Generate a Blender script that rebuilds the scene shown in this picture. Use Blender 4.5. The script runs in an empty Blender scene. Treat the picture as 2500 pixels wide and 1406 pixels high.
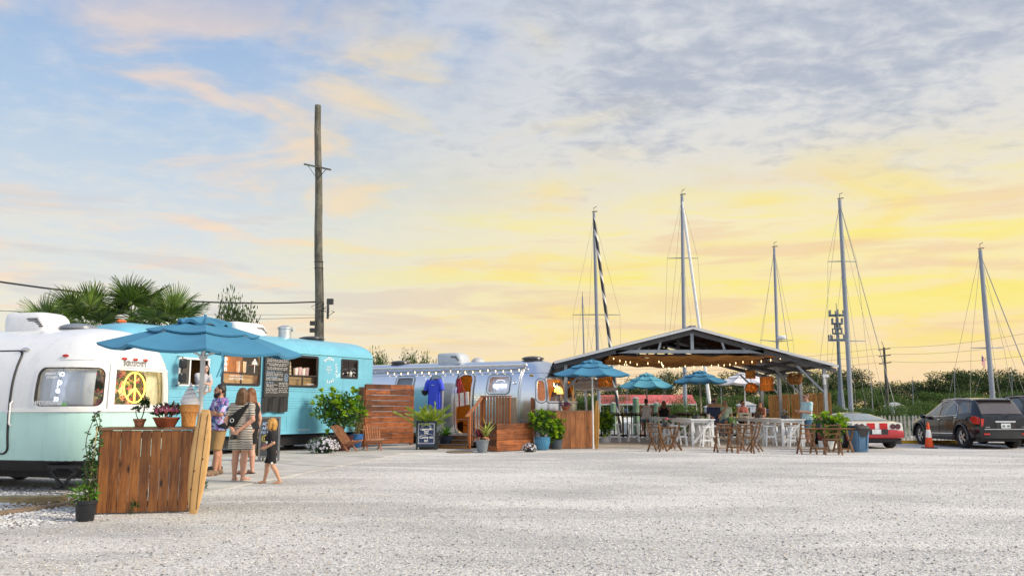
import bpy, math, random
import numpy as np
from math import sin, cos, pi, tan, atan2, sqrt, radians as rad
from mathutils import Vector as V, Matrix, Euler
R = random.Random(7)
NR = np.random.default_rng(11)
SC = bpy.context.scene
COL = SC.collection
# ---------------------------------------------------------------- camera
CAMH, FPX, PIT = 1.35, 2000.0, rad(8.31)
cd = bpy.data.cameras.new('camera'); cam = bpy.data.objects.new('camera', cd); COL.objects.link(cam)
cam.location = (0, 0, CAMH); cam.rotation_euler = (rad(90) + PIT, 0, 0)
cd.sensor_width = 36; cd.lens = FPX / 2500 * 36; cd.clip_end = 3000; cd.clip_start = .05
SC.camera = cam
SUN_EL, SUN_AZ = rad(32), rad(108)
# ---------------------------------------------------------------- node helper
class NT:
    def __init__(s, tree): s.t = tree
    def n(s, typ, _p=None, **k):
        nd = s.t.nodes.new(typ)
        if _p:
            for a, b in _p.items(): setattr(nd, a, b)
        for a, b in k.items():
            key = int(a[1:]) if a[0] == 'i' and a[1:].isdigit() else a.replace('_', ' ')
            s.set(nd.inputs[key], b)
        return nd
    def set(s, inp, b):
        if isinstance(b, bpy.types.NodeSocket): s.t.links.new(b, inp)
        elif isinstance(b, bpy.types.Node): s.t.links.new(b.outputs[0], inp)
        else:
            if inp.type == 'RGBA' and len(b) == 3: b = (*b, 1)
            inp.default_value = b
    def m(s, op, a, b=0., c=None, clamp=False):
        nd = s.n('ShaderNodeMath', dict(operation=op, use_clamp=clamp), i0=a, i1=b)
        if c is not None: s.set(nd.inputs[2], c)
        return nd.outputs[0]
    def mix(s, f, a, b, mode='MIX'):
        nd = s.n('ShaderNodeMix', dict(data_type='RGBA', blend_type=mode))
        s.set(nd.inputs[0], f); s.set(nd.inputs[6], a); s.set(nd.inputs[7], b)
        return nd.outputs[2]
    def ramp(s, f, stops, interp='LINEAR'):
        nd = s.n('ShaderNodeValToRGB', i0=f); cr = nd.color_ramp; cr.interpolation = interp
        while len(cr.elements) < len(stops): cr.elements.new(.5)
        for e, (p, c) in zip(cr.elements, stops):
            e.position = p; e.color = (*c, 1) if hasattr(c, '__len__') else (c, c, c, 1)
        return nd.outputs[0]
    def sm(s, x, a, b):
        nd = s.n('ShaderNodeMapRange', dict(interpolation_type='SMOOTHSTEP'), Value=x, From_Min=a, From_Max=b)
        return nd.outputs[0]
    def noise(s, vec, scale, detail=4, rough=.55, dist=0.):
        return s.n('ShaderNodeTexNoise', Vector=vec, Scale=scale, Detail=detail, Roughness=rough, Distortion=dist).outputs[0]
# ---------------------------------------------------------------- world
W = bpy.data.worlds.new('World'); SC.world = W; W.use_nodes = True
W.node_tree.nodes.clear()
n = NT(W.node_tree)
tc = n.n('ShaderNodeTexCoord').outputs['Generated']
sx = n.n('ShaderNodeSeparateXYZ', i0=tc); X, Y, Z = sx.outputs
zc = n.m('MAXIMUM', Z, 0.)
hl = n.m('SQRT', n.m('ADD', n.m('MULTIPLY', X, X), n.m('ADD', n.m('MULTIPLY', Y, Y), 1e-4)))
ga = rad(30)
ca = n.m('DIVIDE', n.m('ADD', n.m('MULTIPLY', X, sin(ga)), n.m('MULTIPLY', Y, cos(ga))), hl)
warm_t = n.sm(ca, .60, 1.0)
cool = n.ramp(zc, [(0, (.90, .80, .62)), (.09, (.84, .82, .72)), (.20, (.70, .76, .80)), (.32, (.46, .61, .80)), (.46, (.29, .45, .74)), (1, (.26, .38, .66))])
warm = n.ramp(zc, [(0, (1., .70, .42)), (.05, (1., .74, .45)), (.13, (1., .83, .36)), (.22, (.97, .85, .50)), (.31, (.74, .70, .62)), (.44, (.42, .51, .68)), (1, (.26, .38, .66))])
base = n.mix(warm_t, cool, warm)
iz = n.m('DIVIDE', 1., n.m('ADD', zc, .10))
q = n.n('ShaderNodeCombineXYZ', X=n.m('MULTIPLY', X, iz), Y=n.m('MULTIPLY', n.m('MULTIPLY', Y, iz), 1.15)).outputs[0]
big = n.noise(q, .75, 3, .5, .4)
med = n.noise(q, 2.6, 5, .6, .5)
fine = n.noise(q, 10., 4, .6, .3)
# grey lavender altocumulus, thicker high and to the right
rt = n.sm(X, -.25, .25)
hi = n.sm(zc, .17, .36)
cov = n.m('ADD', n.m('MULTIPLY', n.m('MULTIPLY', rt, hi), .32), n.m('MULTIPLY', big, .42))
det = n.m('ADD', n.m('MULTIPLY', med, .50), n.m('MULTIPLY', fine, .50))
gm = n.sm(n.m('ADD', cov, det), .84, 1.12)
greyc = n.mix(n.sm(zc, .10, .34), (.70, .60, .50), (.39, .45, .57))
pale = n.mix(n.sm(zc, .1, .36), (1., .86, .58), (.80, .80, .80))
s1 = n.mix(n.m('MULTIPLY', n.sm(n.m('ADD', cov, det), .62, .90), n.m('ADD', .40, n.m('MULTIPLY', n.m('MULTIPLY', rt, hi), .40))), base, pale)
s2 = n.mix(n.m('MULTIPLY', gm, .80), s1, greyc)
# warm lit puffs
med2 = n.noise(n.n('ShaderNodeVectorMath', dict(operation='ADD'), i0=q, i1=(3.7, 8.1, 0)).outputs[0], 1.5, 6, .55, .7)
pm = n.m('MULTIPLY', n.sm(med2, .49, .66), n.m('SUBTRACT', 1., n.m('MAXIMUM', n.sm(zc, .36, .50), n.m('MULTIPLY', rt, n.sm(zc, .22, .32)))))
peach = n.mix(warm_t, (1., .74, .54), (1., .80, .22))
s3 = n.mix(n.m('MULTIPLY', pm, .72), s2, peach)
# long low streaks near the horizon
st = n.n('ShaderNodeCombineXYZ', X=n.m('MULTIPLY', X, 3.2), Y=n.m('MULTIPLY', Y, 1.), Z=n.m('MULTIPLY', zc, 26.)).outputs[0]
stn = n.noise(st, 1.5, 4, .55, .5)
lowm = n.m('MULTIPLY', n.sm(zc, .03, .10), n.m('SUBTRACT', 1., n.sm(zc, .19, .30)))
s4 = n.mix(n.m('MULTIPLY', n.m('MULTIPLY', n.sm(stn, .53, .66), lowm), .55), s3, n.mix(warm_t, (.68, .66, .66), (.90, .62, .40)))
s5 = n.mix(n.m('MULTIPLY', n.m('MULTIPLY', n.sm(stn, .50, .36), lowm), n.m('MULTIPLY', warm_t, .58)), s4, (1., .88, .20))
sky = n.n('ShaderNodeTexSky', dict(sky_type='NISHITA', sun_disc=False, sun_elevation=SUN_EL, sun_rotation=SUN_AZ))
s6 = n.mix(n.m('MULTIPLY', n.sm(ca, .35, -.5), n.sm(zc, 1., .4)), s5, n.mix(.5, s5, (.86, .92, 1.04)))
b1 = n.n('ShaderNodeBackground', Color=s6, Strength=1.)
b2 = n.n('ShaderNodeBackground', Color=sky.outputs[0], Strength=.05)
ad = n.n('ShaderNodeMixShader', i0=.08, i1=b1, i2=b2)
n.n('ShaderNodeOutputWorld', Surface=ad)
sd = bpy.data.lights.new('sun', 'SUN'); sd.energy = 3.9; sd.angle = rad(22); sd.color = (1., .87, .69)
so = bpy.data.objects.new('sun', sd); COL.objects.link(so)
so.rotation_euler = Euler((rad(90) - SUN_EL, 0, -SUN_AZ + pi)) if False else (0, 0, 0)
dv = V((sin(SUN_AZ) * cos(SUN_EL), cos(SUN_AZ) * cos(SUN_EL), sin(SUN_EL)))
so.rotation_euler = dv.to_track_quat('Z', 'Y').to_euler(); so.location = (0, 0, 40)
vs = SC.view_settings; vs.view_transform = 'Standard'; vs.look = 'None'; vs.gamma = 1; vs.exposure = .06; vs.use_curve_mapping = False
# ---------------------------------------------------------------- layout: photo ray -> place at a real distance
def ray(px, py):
    u = (px - 1250) / FPX; v = (703 - py) / FPX
    return V((u, cos(PIT) - v * sin(PIT), sin(PIT) + v * cos(PIT)))
def P(px, py, D):
    d = ray(px, py); return V((0, 0, CAMH)) + d * (D / d.y)
def G(px, py, z=0.):
    d = ray(px, py); return V((0, 0, CAMH)) + d * ((z - CAMH) / d.z)
# ---------------------------------------------------------------- materials
MT = {}
def M(name, c, r=.6, metal=0., var=.12, sc=6., bump=0., bsc=60., em=None, es=0., spec=.5, rand=0., coat=0., c2=None, det=4, alpha=None, sub=0, streak=0.):
    if name in MT: return MT[name]
    m = bpy.data.materials.new(name); m.use_nodes = True; t = NT(m.node_tree)
    b = m.node_tree.nodes['Principled BSDF']
    co = t.n('ShaderNodeTexCoord').outputs['Object']
    oi = t.n('ShaderNodeObjectInfo')
    vec = t.n('ShaderNodeVectorMath', dict(operation='ADD'), i0=co, i1=t.n('ShaderNodeVectorMath', dict(operation='SCALE'), i0=(13., 7., 5.), Scale=oi.outputs['Random']).outputs[0]).outputs[0]
    lo = tuple(x * (1 - var) for x in c) if c2 is None else c2
    hi = tuple(min(1, x * (1 + var)) for x in c) if c2 is None else c
    f = t.sm(t.noise(vec, sc, det, .6), .32, .68)
    colr = t.mix(f, lo, hi)
    if streak:
        sk_ = t.noise(t.n('ShaderNodeVectorMath', dict(operation='MULTIPLY'), i0=co, i1=(5., 5., .35)).outputs[0], 1.6, 5, .65); colr = t.mix(t.m('MULTIPLY', t.sm(sk_, .50, .74), streak), colr, tuple(x * .62 for x in c))
    if rand:
        hs = t.n('ShaderNodeHueSaturation', Color=colr, Value=t.m('MULTIPLY_ADD', oi.outputs['Random'], rand * 2, 1 - rand))
        colr = hs.outputs[0]
    t.set(b.inputs['Base Color'], colr)
    b.inputs['Roughness'].default_value = r; b.inputs['Metallic'].default_value = metal
    b.inputs['Specular IOR Level'].default_value = spec
    if coat: b.inputs['Coat Weight'].default_value = coat; b.inputs['Coat Roughness'].default_value = .05
    if var and not metal:
        t.set(b.inputs['Roughness'], t.m('MULTIPLY_ADD', f, .12, max(0, r - .06), clamp=True))
    if bump:
        t.set(b.inputs['Normal'], t.n('ShaderNodeBump', Strength=bump, Distance=.02, Height=t.noise(vec, bsc, 3, .6)).outputs[0])
    if em:
        t.set(b.inputs['Emission Color'], em); b.inputs['Emission Strength'].default_value = es
    if sub: b.inputs['Subsurface Weight'].default_value = sub; b.inputs['Subsurface Radius'].default_value = (.02, .008, .004)
    MT[name] = m; return m
def WOOD(name, c1, c2, axis='z', rand=.25, r=.55, knots=True, sc=1.):
    if name in MT: return MT[name]
    m = bpy.data.materials.new(name); m.use_nodes = True; t = NT(m.node_tree)
    b = m.node_tree.nodes['Principled BSDF']
    co = t.n('ShaderNodeTexCoord').outputs['Object']; oi = t.n('ShaderNodeObjectInfo')
    off = t.n('ShaderNodeVectorMath', dict(operation='SCALE'), i0=(31., 17., 23.), Scale=oi.outputs['Random']).outputs[0]
    s = {'z': (14., 14., .9), 'x': (.9, 14., 14.), 'y': (14., .9, 14.)}[axis]
    vec = t.n('ShaderNodeVectorMath', dict(operation='MULTIPLY_ADD'), i0=co, i1=tuple(a * sc for a in s), i2=off).outputs[0]
    g = t.noise(vec, 1.6, 6, .65, 1.2)
    g2 = t.noise(vec, 8., 3, .6)
    blo = t.noise(t.n('ShaderNodeVectorMath', dict(operation='ADD'), i0=co, i1=off).outputs[0], 3., 3)
    f = t.m('ADD', t.m('MULTIPLY', g, .6), t.m('ADD', t.m('MULTIPLY', g2, .2), t.m('MULTIPLY', blo, .3)))
    colr = t.mix(t.sm(f, .36, .72), c1, c2)
    if knots:
        vo = t.n('ShaderNodeTexVoronoi', Vector=t.n('ShaderNodeVectorMath', dict(operation='MULTIPLY_ADD'), i0=co, i1=tuple(6. if a > 5 else 2.2 for a in s), i2=off).outputs[0], Scale=1.).outputs[0]
        colr = t.mix(t.sm(vo, .16, .05), colr, tuple(x * .25 for x in c1))
    hs = t.n('ShaderNodeHueSaturation', Color=colr, Value=t.m('MULTIPLY_ADD', oi.outputs['Random'], rand * 2, 1 - rand))
    t.set(b.inputs['Base Color'], hs.outputs[0])
    t.set(b.inputs['Roughness'], t.m('MULTIPLY_ADD', g, .3, r - .15, clamp=True))
    t.set(b.inputs['Normal'], t.n('ShaderNodeBump', Strength=.35, Distance=.006, Height=f).outputs[0])
    MT[name] = m; return m
def GLASS(name, tint=(.9, .95, .95), refl=.12, r=.03):
    if name in MT: return MT[name]
    m = bpy.data.materials.new(name); m.use_nodes = True; t = NT(m.node_tree); m.node_tree.nodes.clear()
    fr = t.n('ShaderNodeFresnel', IOR=1.5)
    a = t.n('ShaderNodeBsdfTransparent', Color=tint); g = t.n('ShaderNodeBsdfGlossy', Color=(1, 1, 1), Roughness=r)
    mx = t.n('ShaderNodeMixShader', i0=t.m('MULTIPLY_ADD', fr.outputs[0], 1.0, refl, clamp=True), i1=a, i2=g)
    t.n('ShaderNodeOutputMaterial', Surface=mx); MT[name] = m; return m
def LEAF(name, c, c2, rand=.3, r=.45, tr=.25):
    if name in MT: return MT[name]
    m = bpy.data.materials.new(name); m.use_nodes = True; t = NT(m.node_tree)
    b = m.node_tree.nodes['Principled BSDF']
    ge = t.n('ShaderNodeNewGeometry'); oi = t.n('ShaderNodeObjectInfo')
    f = t.m('FRACT', t.m('ADD', ge.outputs['Random Per Island'], oi.outputs['Random']))
    colr = t.mix(f, c, c2)
    hs = t.n('ShaderNodeHueSaturation', Color=colr, Value=t.m('MULTIPLY_ADD', t.m('FRACT', t.m('MULTIPLY', f, 7.3)), rand * 2, 1 - rand))
    t.set(b.inputs['Base Color'], hs.outputs[0]); b.inputs['Roughness'].default_value = r
    tl = t.n('ShaderNodeBsdfTranslucent', Color=hs.outputs[0])
    mx = t.n('ShaderNodeMixShader', i0=tr, i1=b.outputs[0], i2=tl)
    t.set(m.node_tree.nodes['Material Output'].inputs[0], mx.outputs[0]); MT[name] = m; return m
# ---------------------------------------------------------------- mesh builder
class MB:
    def __init__(s): s.v = []; s.f = []; s.m = []; s.mi = 0
    def add(s, vs, fs, mi=None):
        o = len(s.v); s.v += [tuple(p) for p in vs]; s.f += [tuple(i + o for i in f) for f in fs]
        s.m += [s.mi if mi is None else mi] * len(fs); return s
    def box(s, c, d, M_=None):
        x, y, z = (a / 2 for a in d)
        vs = [V((sx * x, sy * y, sz * z)) for sx in (-1, 1) for sy in (-1, 1) for sz in (-1, 1)]
        if M_ is not None: vs = [M_ @ p for p in vs]
        c = V(c)
        return s.add([p + c for p in vs], [(0, 1, 3, 2), (4, 6, 7, 5), (0, 4, 5, 1), (2, 3, 7, 6), (0, 2, 6, 4), (1, 5, 7, 3)])
    def bar(s, a, b, w, h, up=(0, 0, 1)):
        a, b = V(a), V(b); z = (b - a); L = z.length; z = z / L; up = V(up)
        if abs(z.dot(up)) > .98: up = V((0, 1, 0))
        x = up.cross(z).normalized(); y = z.cross(x)
        return s.box((a + b) / 2, (w, h, L), Matrix((x, y, z)).transposed())
    def cyl(s, a, b, r0, r1=None, n=10, caps=True):
        r1 = r0 if r1 is None else r1
        return s.tube([a, b], [r0, r1], n, caps)
    def tube(s, pts, r, n=6, caps=True, closed=False):
        pts = [V(p) for p in pts]; k = len(pts)
        rs = r if hasattr(r, '__len__') else [r] * k
        vs = []; fs = []; px = None
        for i, p in enumerate(pts):
            if closed: t = pts[(i + 1) % k] - pts[i - 1]
            else: t = pts[min(i + 1, k - 1)] - pts[max(i - 1, 0)]
            t = t.normalized() if t.length > 1e-9 else V((0, 0, 1))
            if px is None: px = t.orthogonal().normalized()
            px = (px - t * px.dot(t)); px = px.normalized() if px.length > 1e-6 else t.orthogonal().normalized()
            py = t.cross(px)
            vs += [p + (px * cos(2 * pi * j / n) + py * sin(2 * pi * j / n)) * rs[i] for j in range(n)]
        for i in range(k if closed else k - 1):
            a, b = i * n, ((i + 1) % k) * n
            fs += [(a + j, a + (j + 1) % n, b + (j + 1) % n, b + j) for j in range(n)]
        if caps and not closed: fs += [tuple(range(n - 1, -1, -1)), tuple((k - 1) * n + j for j in range(n))]
        return s.add(vs, fs)
    def lathe(s, prof, n=20, c=(0, 0, 0), sq=None):
        vs = []; fs = []
        for r, z in prof:
            for j in range(n):
                a = 2 * pi * j / n; vs.append((c[0] + r * cos(a), c[1] + r * sin(a), c[2] + z))
        for i in range(len(prof) - 1):
            fs += [(i * n + j, i * n + (j + 1) % n, (i + 1) * n + (j + 1) % n, (i + 1) * n + j) for j in range(n)]
        fs += [tuple(range(n - 1, -1, -1)), tuple((len(prof) - 1) * n + j for j in range(n))]
        return s.add(vs, fs)
    def sph(s, c, r, n=10, m=6, M_=None):
        r = r if hasattr(r, '__len__') else (r, r, r); vs = []; fs = []
        for i in range(m + 1):
            t = pi * i / m
            for j in range(n):
                a = 2 * pi * j / n; p = V((r[0] * sin(t) * cos(a), r[1] * sin(t) * sin(a), -r[2] * cos(t)))
                if M_ is not None: p = M_ @ p
                vs.append(p + V(c))
        for i in range(m): fs += [(i * n + j, i * n + (j + 1) % n, (i + 1) * n + (j + 1) % n, (i + 1) * n + j) for j in range(n)]
        return s.add(vs, fs)
    def grid(s, rows, cu=False, mi=None):
        k = len(rows[0]); vs = [p for r in rows for p in r]; fs = []
        for i in range(len(rows) - 1):
            for j in range(k if cu else k - 1):
                fs.append((i * k + j, i * k + (j + 1) % k, (i + 1) * k + (j + 1) % k, (i + 1) * k + j))
        return s.add(vs, fs, mi)
    def prism(s, poly, d0, d1, fn=None):
        """polygon in (u,v) extruded from depth d0 to d1; fn(u,v,d) -> point (default: x=u, z=v, y=d)"""
        fn = fn or (lambda u, v, d: (u, d, v)); k = len(poly)
        vs = [fn(u, v, d0) for u, v in poly] + [fn(u, v, d1) for u, v in poly]
        return s.add(vs, [tuple(range(k)), tuple(range(2 * k - 1, k - 1, -1))] + [(i, i + k, (i + 1) % k + k, (i + 1) % k) for i in range(k)])
    def build(s, name, mats, parent=None, loc=None, smooth=False, bevel=0):
        me = bpy.data.meshes.new(name); me.from_pydata(s.v, [], s.f)
        mats = mats if isinstance(mats, (list, tuple)) else [mats]
        for m in mats: me.materials.append(m)
        if len(mats) > 1: me.polygons.foreach_set('material_index', s.m)
        import bmesh
        bm = bmesh.new(); bm.from_mesh(me); bmesh.ops.recalc_face_normals(bm, faces=bm.faces); bm.to_mesh(me); bm.free()
        if smooth:
            me.polygons.foreach_set('use_smooth', [True] * len(me.polygons)); me.set_sharp_from_angle(angle=rad(38))
        me.update()
        o = link(name, me, parent, loc)
        if bevel:
            bv = o.modifiers.new('bevel', 'BEVEL'); bv.width = bevel; bv.segments = 2; bv.limit_method = 'ANGLE'
        return o
def link(name, me, parent=None, loc=None, rot=None, sc=None, M_=None):
    o = bpy.data.objects.new(name, me); COL.objects.link(o)
    if parent: o.parent = parent
    if M_ is not None: o.matrix_local = M_
    else:
        if loc is not None: o.location = loc
        if rot is not None: o.rotation_euler = rot
        if sc is not None: o.scale = sc if hasattr(sc, '__len__') else (sc, sc, sc)
    return o
def fastmesh(name, verts, faces, mats, mi=None, smooth=False):
    """verts (N,3) array, faces (F,k) array"""
    me = bpy.data.meshes.new(name); F, k = faces.shape
    me.vertices.add(len(verts)); me.vertices.foreach_set('co', np.asarray(verts, np.float32).ravel())
    me.loops.add(F * k); me.loops.foreach_set('vertex_index', faces.astype(np.int32).ravel())
    me.polygons.add(F); me.polygons.foreach_set('loop_start', np.arange(0, F * k, k, dtype=np.int32))
    for m in (mats if isinstance(mats, (list, tuple)) else [mats]): me.materials.append(m)
    if mi is not None: me.polygons.foreach_set('material_index', np.asarray(mi, np.int32))
    if smooth: me.polygons.foreach_set('use_smooth', np.ones(F, bool))
    me.update(calc_edges=True); me.validate(); return me
def tag(o, label=None, cat=None, group=None, kind=None):
    if label: o['label'] = label
    if cat: o['category'] = cat
    if group: o['group'] = group
    if kind: o['kind'] = kind
    return o
def thing(name, label, cat, loc=(0, 0, 0), rz=0., group=None):
    o = bpy.data.objects.new(name, None); COL.objects.link(o)
    o.location = loc; o.rotation_euler = (0, 0, rz); o.empty_display_size = .1
    return tag(o, label, cat, group)
def dup(root, loc=None, rz=None, label=None, group=None, scale=None):
    r = root.copy(); COL.objects.link(r)
    if loc is not None: r.location = loc
    if rz is not None: r.rotation_euler = (0, 0, rz)
    if scale is not None: r.scale = scale if hasattr(scale, '__len__') else (scale,) * 3
    if label: r['label'] = label
    if group: r['group'] = group
    for ch in list(root.children):
        c = ch.copy(); COL.objects.link(c); c.parent = r
        for g in list(ch.children):
            d = g.copy(); COL.objects.link(d); d.parent = c
    return r
def text(s, size, name, mat, parent=None, loc=(0, 0, 0), rot=(pi / 2, 0, 0), ext=.002, shear=0., align='CENTER', off=0., M_=None, space=1.):
    cu = bpy.data.curves.new('txt', 'FONT'); cu.body = s; cu.size = size; cu.extrude = ext; cu.shear = shear; cu.align_x = align; cu.align_y = 'CENTER'; cu.offset = off
    cu.space_character = space; cu.resolution_u = 3
    t = bpy.data.objects.new('txt', cu); COL.objects.link(t)
    me = bpy.data.meshes.new_from_object(t.evaluated_get(bpy.context.evaluated_depsgraph_get()))
    bpy.data.objects.remove(t); bpy.data.curves.remove(cu)
    me.materials.clear(); me.materials.append(mat)
    o = link(name, me, parent, loc, rot, M_=M_)
    return tag(o, kind='stuff') if ' ' in s else o
def lamp(name, loc, e, col, r=.1, parent=None):
    l = bpy.data.lights.new(name, 'POINT'); l.energy = e; l.color = col; l.shadow_soft_size = r
    o = bpy.data.objects.new(name, l); COL.objects.link(o); o.location = loc
    if parent: o.parent = parent
    return o
# leaves: N diamond leaves, folded along the rib (two quads each)
def leafquads(C, D, L, Wd, up=None, fold=.25):
    N = len(C); D = D / (np.linalg.norm(D, axis=1, keepdims=True) + 1e-9)
    u = NR.normal(size=(N, 3)) if up is None else up + NR.normal(size=(N, 3)) * .35
    S = np.cross(D, u); S /= np.linalg.norm(S, axis=1, keepdims=True) + 1e-9
    Nn = np.cross(S, D); L = np.broadcast_to(L, (N,))[:, None]; Wd = np.broadcast_to(Wd, (N,))[:, None]
    p0 = C; p3 = C + D * L; mid = C + D * L * .55 - Nn * Wd * fold
    a = mid + S * Wd * .5 + Nn * Wd * fold * 1.6; b = mid - S * Wd * .5 + Nn * Wd * fold * 1.6
    vs = np.stack([p0, a, p3, b], 1).reshape(-1, 3)
    i = np.arange(N)[:, None] * 4
    fs = np.concatenate([i + np.array([[0, 1, 2]]), i + np.array([[0, 2, 3]])], 1).reshape(-1, 3)
    return vs, fs
def leafmesh(L, Wd, mat, tip=.6, cup=.15, bend=.2, nseg=4, name='leaf', ex=.8):
    """one rounded leaf along +Y, rib folded, drooping by bend"""
    b = MB(); rows = []
    for i in range(nseg + 1):
        t = i / nseg; w = Wd * .5 * max(.06, max(0, sin(pi * min(1, t ** tip))) ** ex if t < 1 else (.04 if ex > .6 else .3))
        y = L * t; z = -bend * L * t * t
        rows.append([(-w, y, z + cup * w), (0, y, z), (w, y, z + cup * w)])
    b.grid(rows); me = bpy.data.meshes.new(name); me.from_pydata(b.v, [], b.f); me.materials.append(mat)
    me.polygons.foreach_set('use_smooth', [True] * len(me.polygons)); me.update(); return me
def aim(p, d, roll=0., s=1.):
    """matrix putting +Y along d at p"""
    y = V(d).normalized(); up = V((0, 0, 1)) if abs(y.z) < .97 else V((1, 0, 0))
    x = y.cross(up).normalized(); z = x.cross(y)
    m = Matrix((x, y, z)).transposed() @ Matrix.Rotation(roll, 3, 'Y')
    return Matrix.Translation(p) @ m.to_4x4() @ Matrix.Scale(s, 4)
def lerp(a, b, t): return a + (b - a) * t
# ---------------------------------------------------------------- ground
def gravel_mat():
    m = bpy.data.materials.new('gravel'); m.use_nodes = True; t = NT(m.node_tree); b = m.node_tree.nodes['Principled BSDF']
    co = t.n('ShaderNodeTexCoord').outputs['Object']
    big = t.noise(t.n('ShaderNodeVectorMath', dict(operation='MULTIPLY'), i0=co, i1=(.16, .34, 1.)).outputs[0], 1., 5, .62, .6)
    med = t.noise(co, 1.7, 5, .65); fin = t.noise(co, 26., 3, .7); fin2 = t.noise(co, 70., 2, .7)
    vo = t.n('ShaderNodeTexVoronoi', Vector=co, Scale=30.); vc = t.n('ShaderNodeSeparateColor', i0=vo.outputs['Color']).outputs[0]
    x = t.n('ShaderNodeSeparateXYZ', i0=co)
    tan_t = t.m('MULTIPLY', t.sm(x.outputs[0], 2.5, -6.), t.sm(med, .35, .65))
    stone = t.mix(vc, (.54, .525, .50), (.84, .82, .79))
    stone = t.mix(t.m('MULTIPLY', tan_t, .40), stone, (.66, .57, .44))
    stone = t.mix(t.m('MULTIPLY', t.sm(big, .48, .60), .50), stone, (.42, .41, .40))
    stone = t.mix(t.m('MULTIPLY', t.sm(big, .47, .36), .55), stone, (.84, .81, .76))
    med9 = t.noise(t.n('ShaderNodeVectorMath', dict(operation='MULTIPLY'), i0=co, i1=(1., 2., 1.)).outputs[0], 8., 4, .7); dk = t.sm(t.m('ADD', t.m('MULTIPLY', fin, .56), t.m('MULTIPLY', med9, .44)), .46, .40)
    ln = t.noise(t.n('ShaderNodeMapping', Vector=co, Rotation=(0, 0, rad(-24)), Scale=(.17, .75, 1.)).outputs[0], 1., 3, .55, .8); stone = t.mix(t.m('MULTIPLY', t.sm(ln, .50, .68), .36), stone, (.40, .39, .375)); stone = t.mix(t.m('MULTIPLY', t.sm(ln, .47, .34), .55), stone, (.86, .83, .78))
    stone = t.mix(t.m('MULTIPLY', dk, .85), stone, (.27, .265, .26))
    vd = t.n('ShaderNodeTexVoronoi', Vector=co, Scale=9.); vdc = t.n('ShaderNodeSeparateColor', i0=vd.outputs['Color']).outputs[0]
    spk = t.m('MULTIPLY', t.sm(vd.outputs[0], .22, .14), t.sm(vdc, .62, .66))
    stone = t.mix(t.m('MULTIPLY', spk, .85), stone, (.22, .21, .21))
    t.set(b.inputs['Base Color'], stone); b.inputs['Roughness'].default_value = .95; b.inputs['Specular IOR Level'].default_value = .2
    h = t.m('ADD', t.m('MULTIPLY', vo.outputs[0], -.5), t.m('ADD', t.m('MULTIPLY', fin, .8), t.m('MULTIPLY', fin2, .4)))
    t.set(b.inputs['Normal'], t.n('ShaderNodeBump', Strength=.75, Distance=.035, Height=h).outputs[0])
    MT['gravel'] = m; return m
gravel_mat()
b = MB(); b.add([(-70, -30, 0), (70, -30, 0), (70, 41.4, 0), (-70, 41.4, 0), (70, 41.6, -1.6), (-70, 41.6, -1.6)], [(0, 1, 2, 3), (3, 2, 4, 5)])
tag(b.build('ground', MT['gravel']), kind='structure')
# far bank
b = MB(); b.add([(-900, 175, -1.4), (900, 175, -1.4), (900, 181, -.3), (-900, 181, -.3), (900, 1500, 0), (-900, 1500, 0)], [(0, 1, 2, 3), (3, 2, 4, 5)])
tag(b.build('far_bank_ground', M('marsh', (.12, .15, .04), .9, var=.4, sc=.1, c2=(.20, .19, .07))), kind='structure')
# water
def water_mat():
    m = bpy.data.materials.new('water'); m.use_nodes = True; t = NT(m.node_tree); b = m.node_tree.nodes['Principled BSDF']
    co = t.n('ShaderNodeTexCoord').outputs['Object']
    b.inputs['Base Color'].default_value = (.05, .07, .07, 1); b.inputs['Roughness'].default_value = .08; b.inputs['IOR'].default_value = 1.33
    t.set(b.inputs['Normal'], t.n('ShaderNodeBump', Strength=.25, Distance=.05, Height=t.noise(co, .9, 4, .6)).outputs[0]); return m
b = MB(); b.add([(-900, 41, -1.2), (900, 41, -1.2), (900, 180, -1.2), (-900, 180, -1.2)], [(0, 1, 2, 3)])
tag(b.build('water', water_mat()), kind='structure')
# loose stones lying on the gravel (nobody could count them)
def stones(name, N, area, smin, smax, mats):
    n_ = N; px = NR.uniform(area[0], area[1], n_); y = area[2] * (area[3] / area[2]) ** NR.uniform(0, 1, n_)
    x = px * y
    if name[0] == 'w': keep = NR.uniform(0, 1, n_) < np.clip((-.47 - px) * 9, 0, 1) * np.clip((y - 9.9 + .6 * np.sin(x * 3)) * 1.2, 0, 1); px, y, x = px[keep], y[keep], x[keep]; n_ = len(x)
    s = smin + (smax - smin) * NR.uniform(0, 1, n_) ** 3
    oc = np.array([(1, 0, 0), (0, 1, 0), (-1, 0, 0), (0, -1, 0), (.2, .1, .7), (0, 0, -.3)])
    vs = oc[None] * s[:, None, None] * NR.uniform(.6, 1.3, (n_, 6, 1))
    a = NR.uniform(0, 6.28, n_); ca_, sa_ = np.cos(a)[:, None], np.sin(a)[:, None]
    vx = vs[..., 0] * ca_ - vs[..., 1] * sa_ + x[:, None]; vy = vs[..., 0] * sa_ + vs[..., 1] * ca_ + y[:, None]
    vv = np.stack([vx, vy, vs[..., 2] + .004], -1).reshape(-1, 3)
    f0 = np.array([(0, 1, 4), (1, 2, 4), (2, 3, 4), (3, 0, 4)])
    fs = (np.arange(n_)[:, None, None] * 6 + f0[None]).reshape(-1, 3)
    me = fastmesh(name, vv, fs, mats, np.repeat(NR.choice(len(mats), n_, p=[.40, .30, .12, .18]), 4))
    return tag(link(name, me), kind='stuff')
st_m = [M('stone_pale', (.72, .70, .66), .95, rand=.1), M('stone_grey', (.46, .45, .44), .95), M('stone_tan', (.58, .50, .40), .95), M('stone_dark', (.20, .19, .19), .95)]
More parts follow.
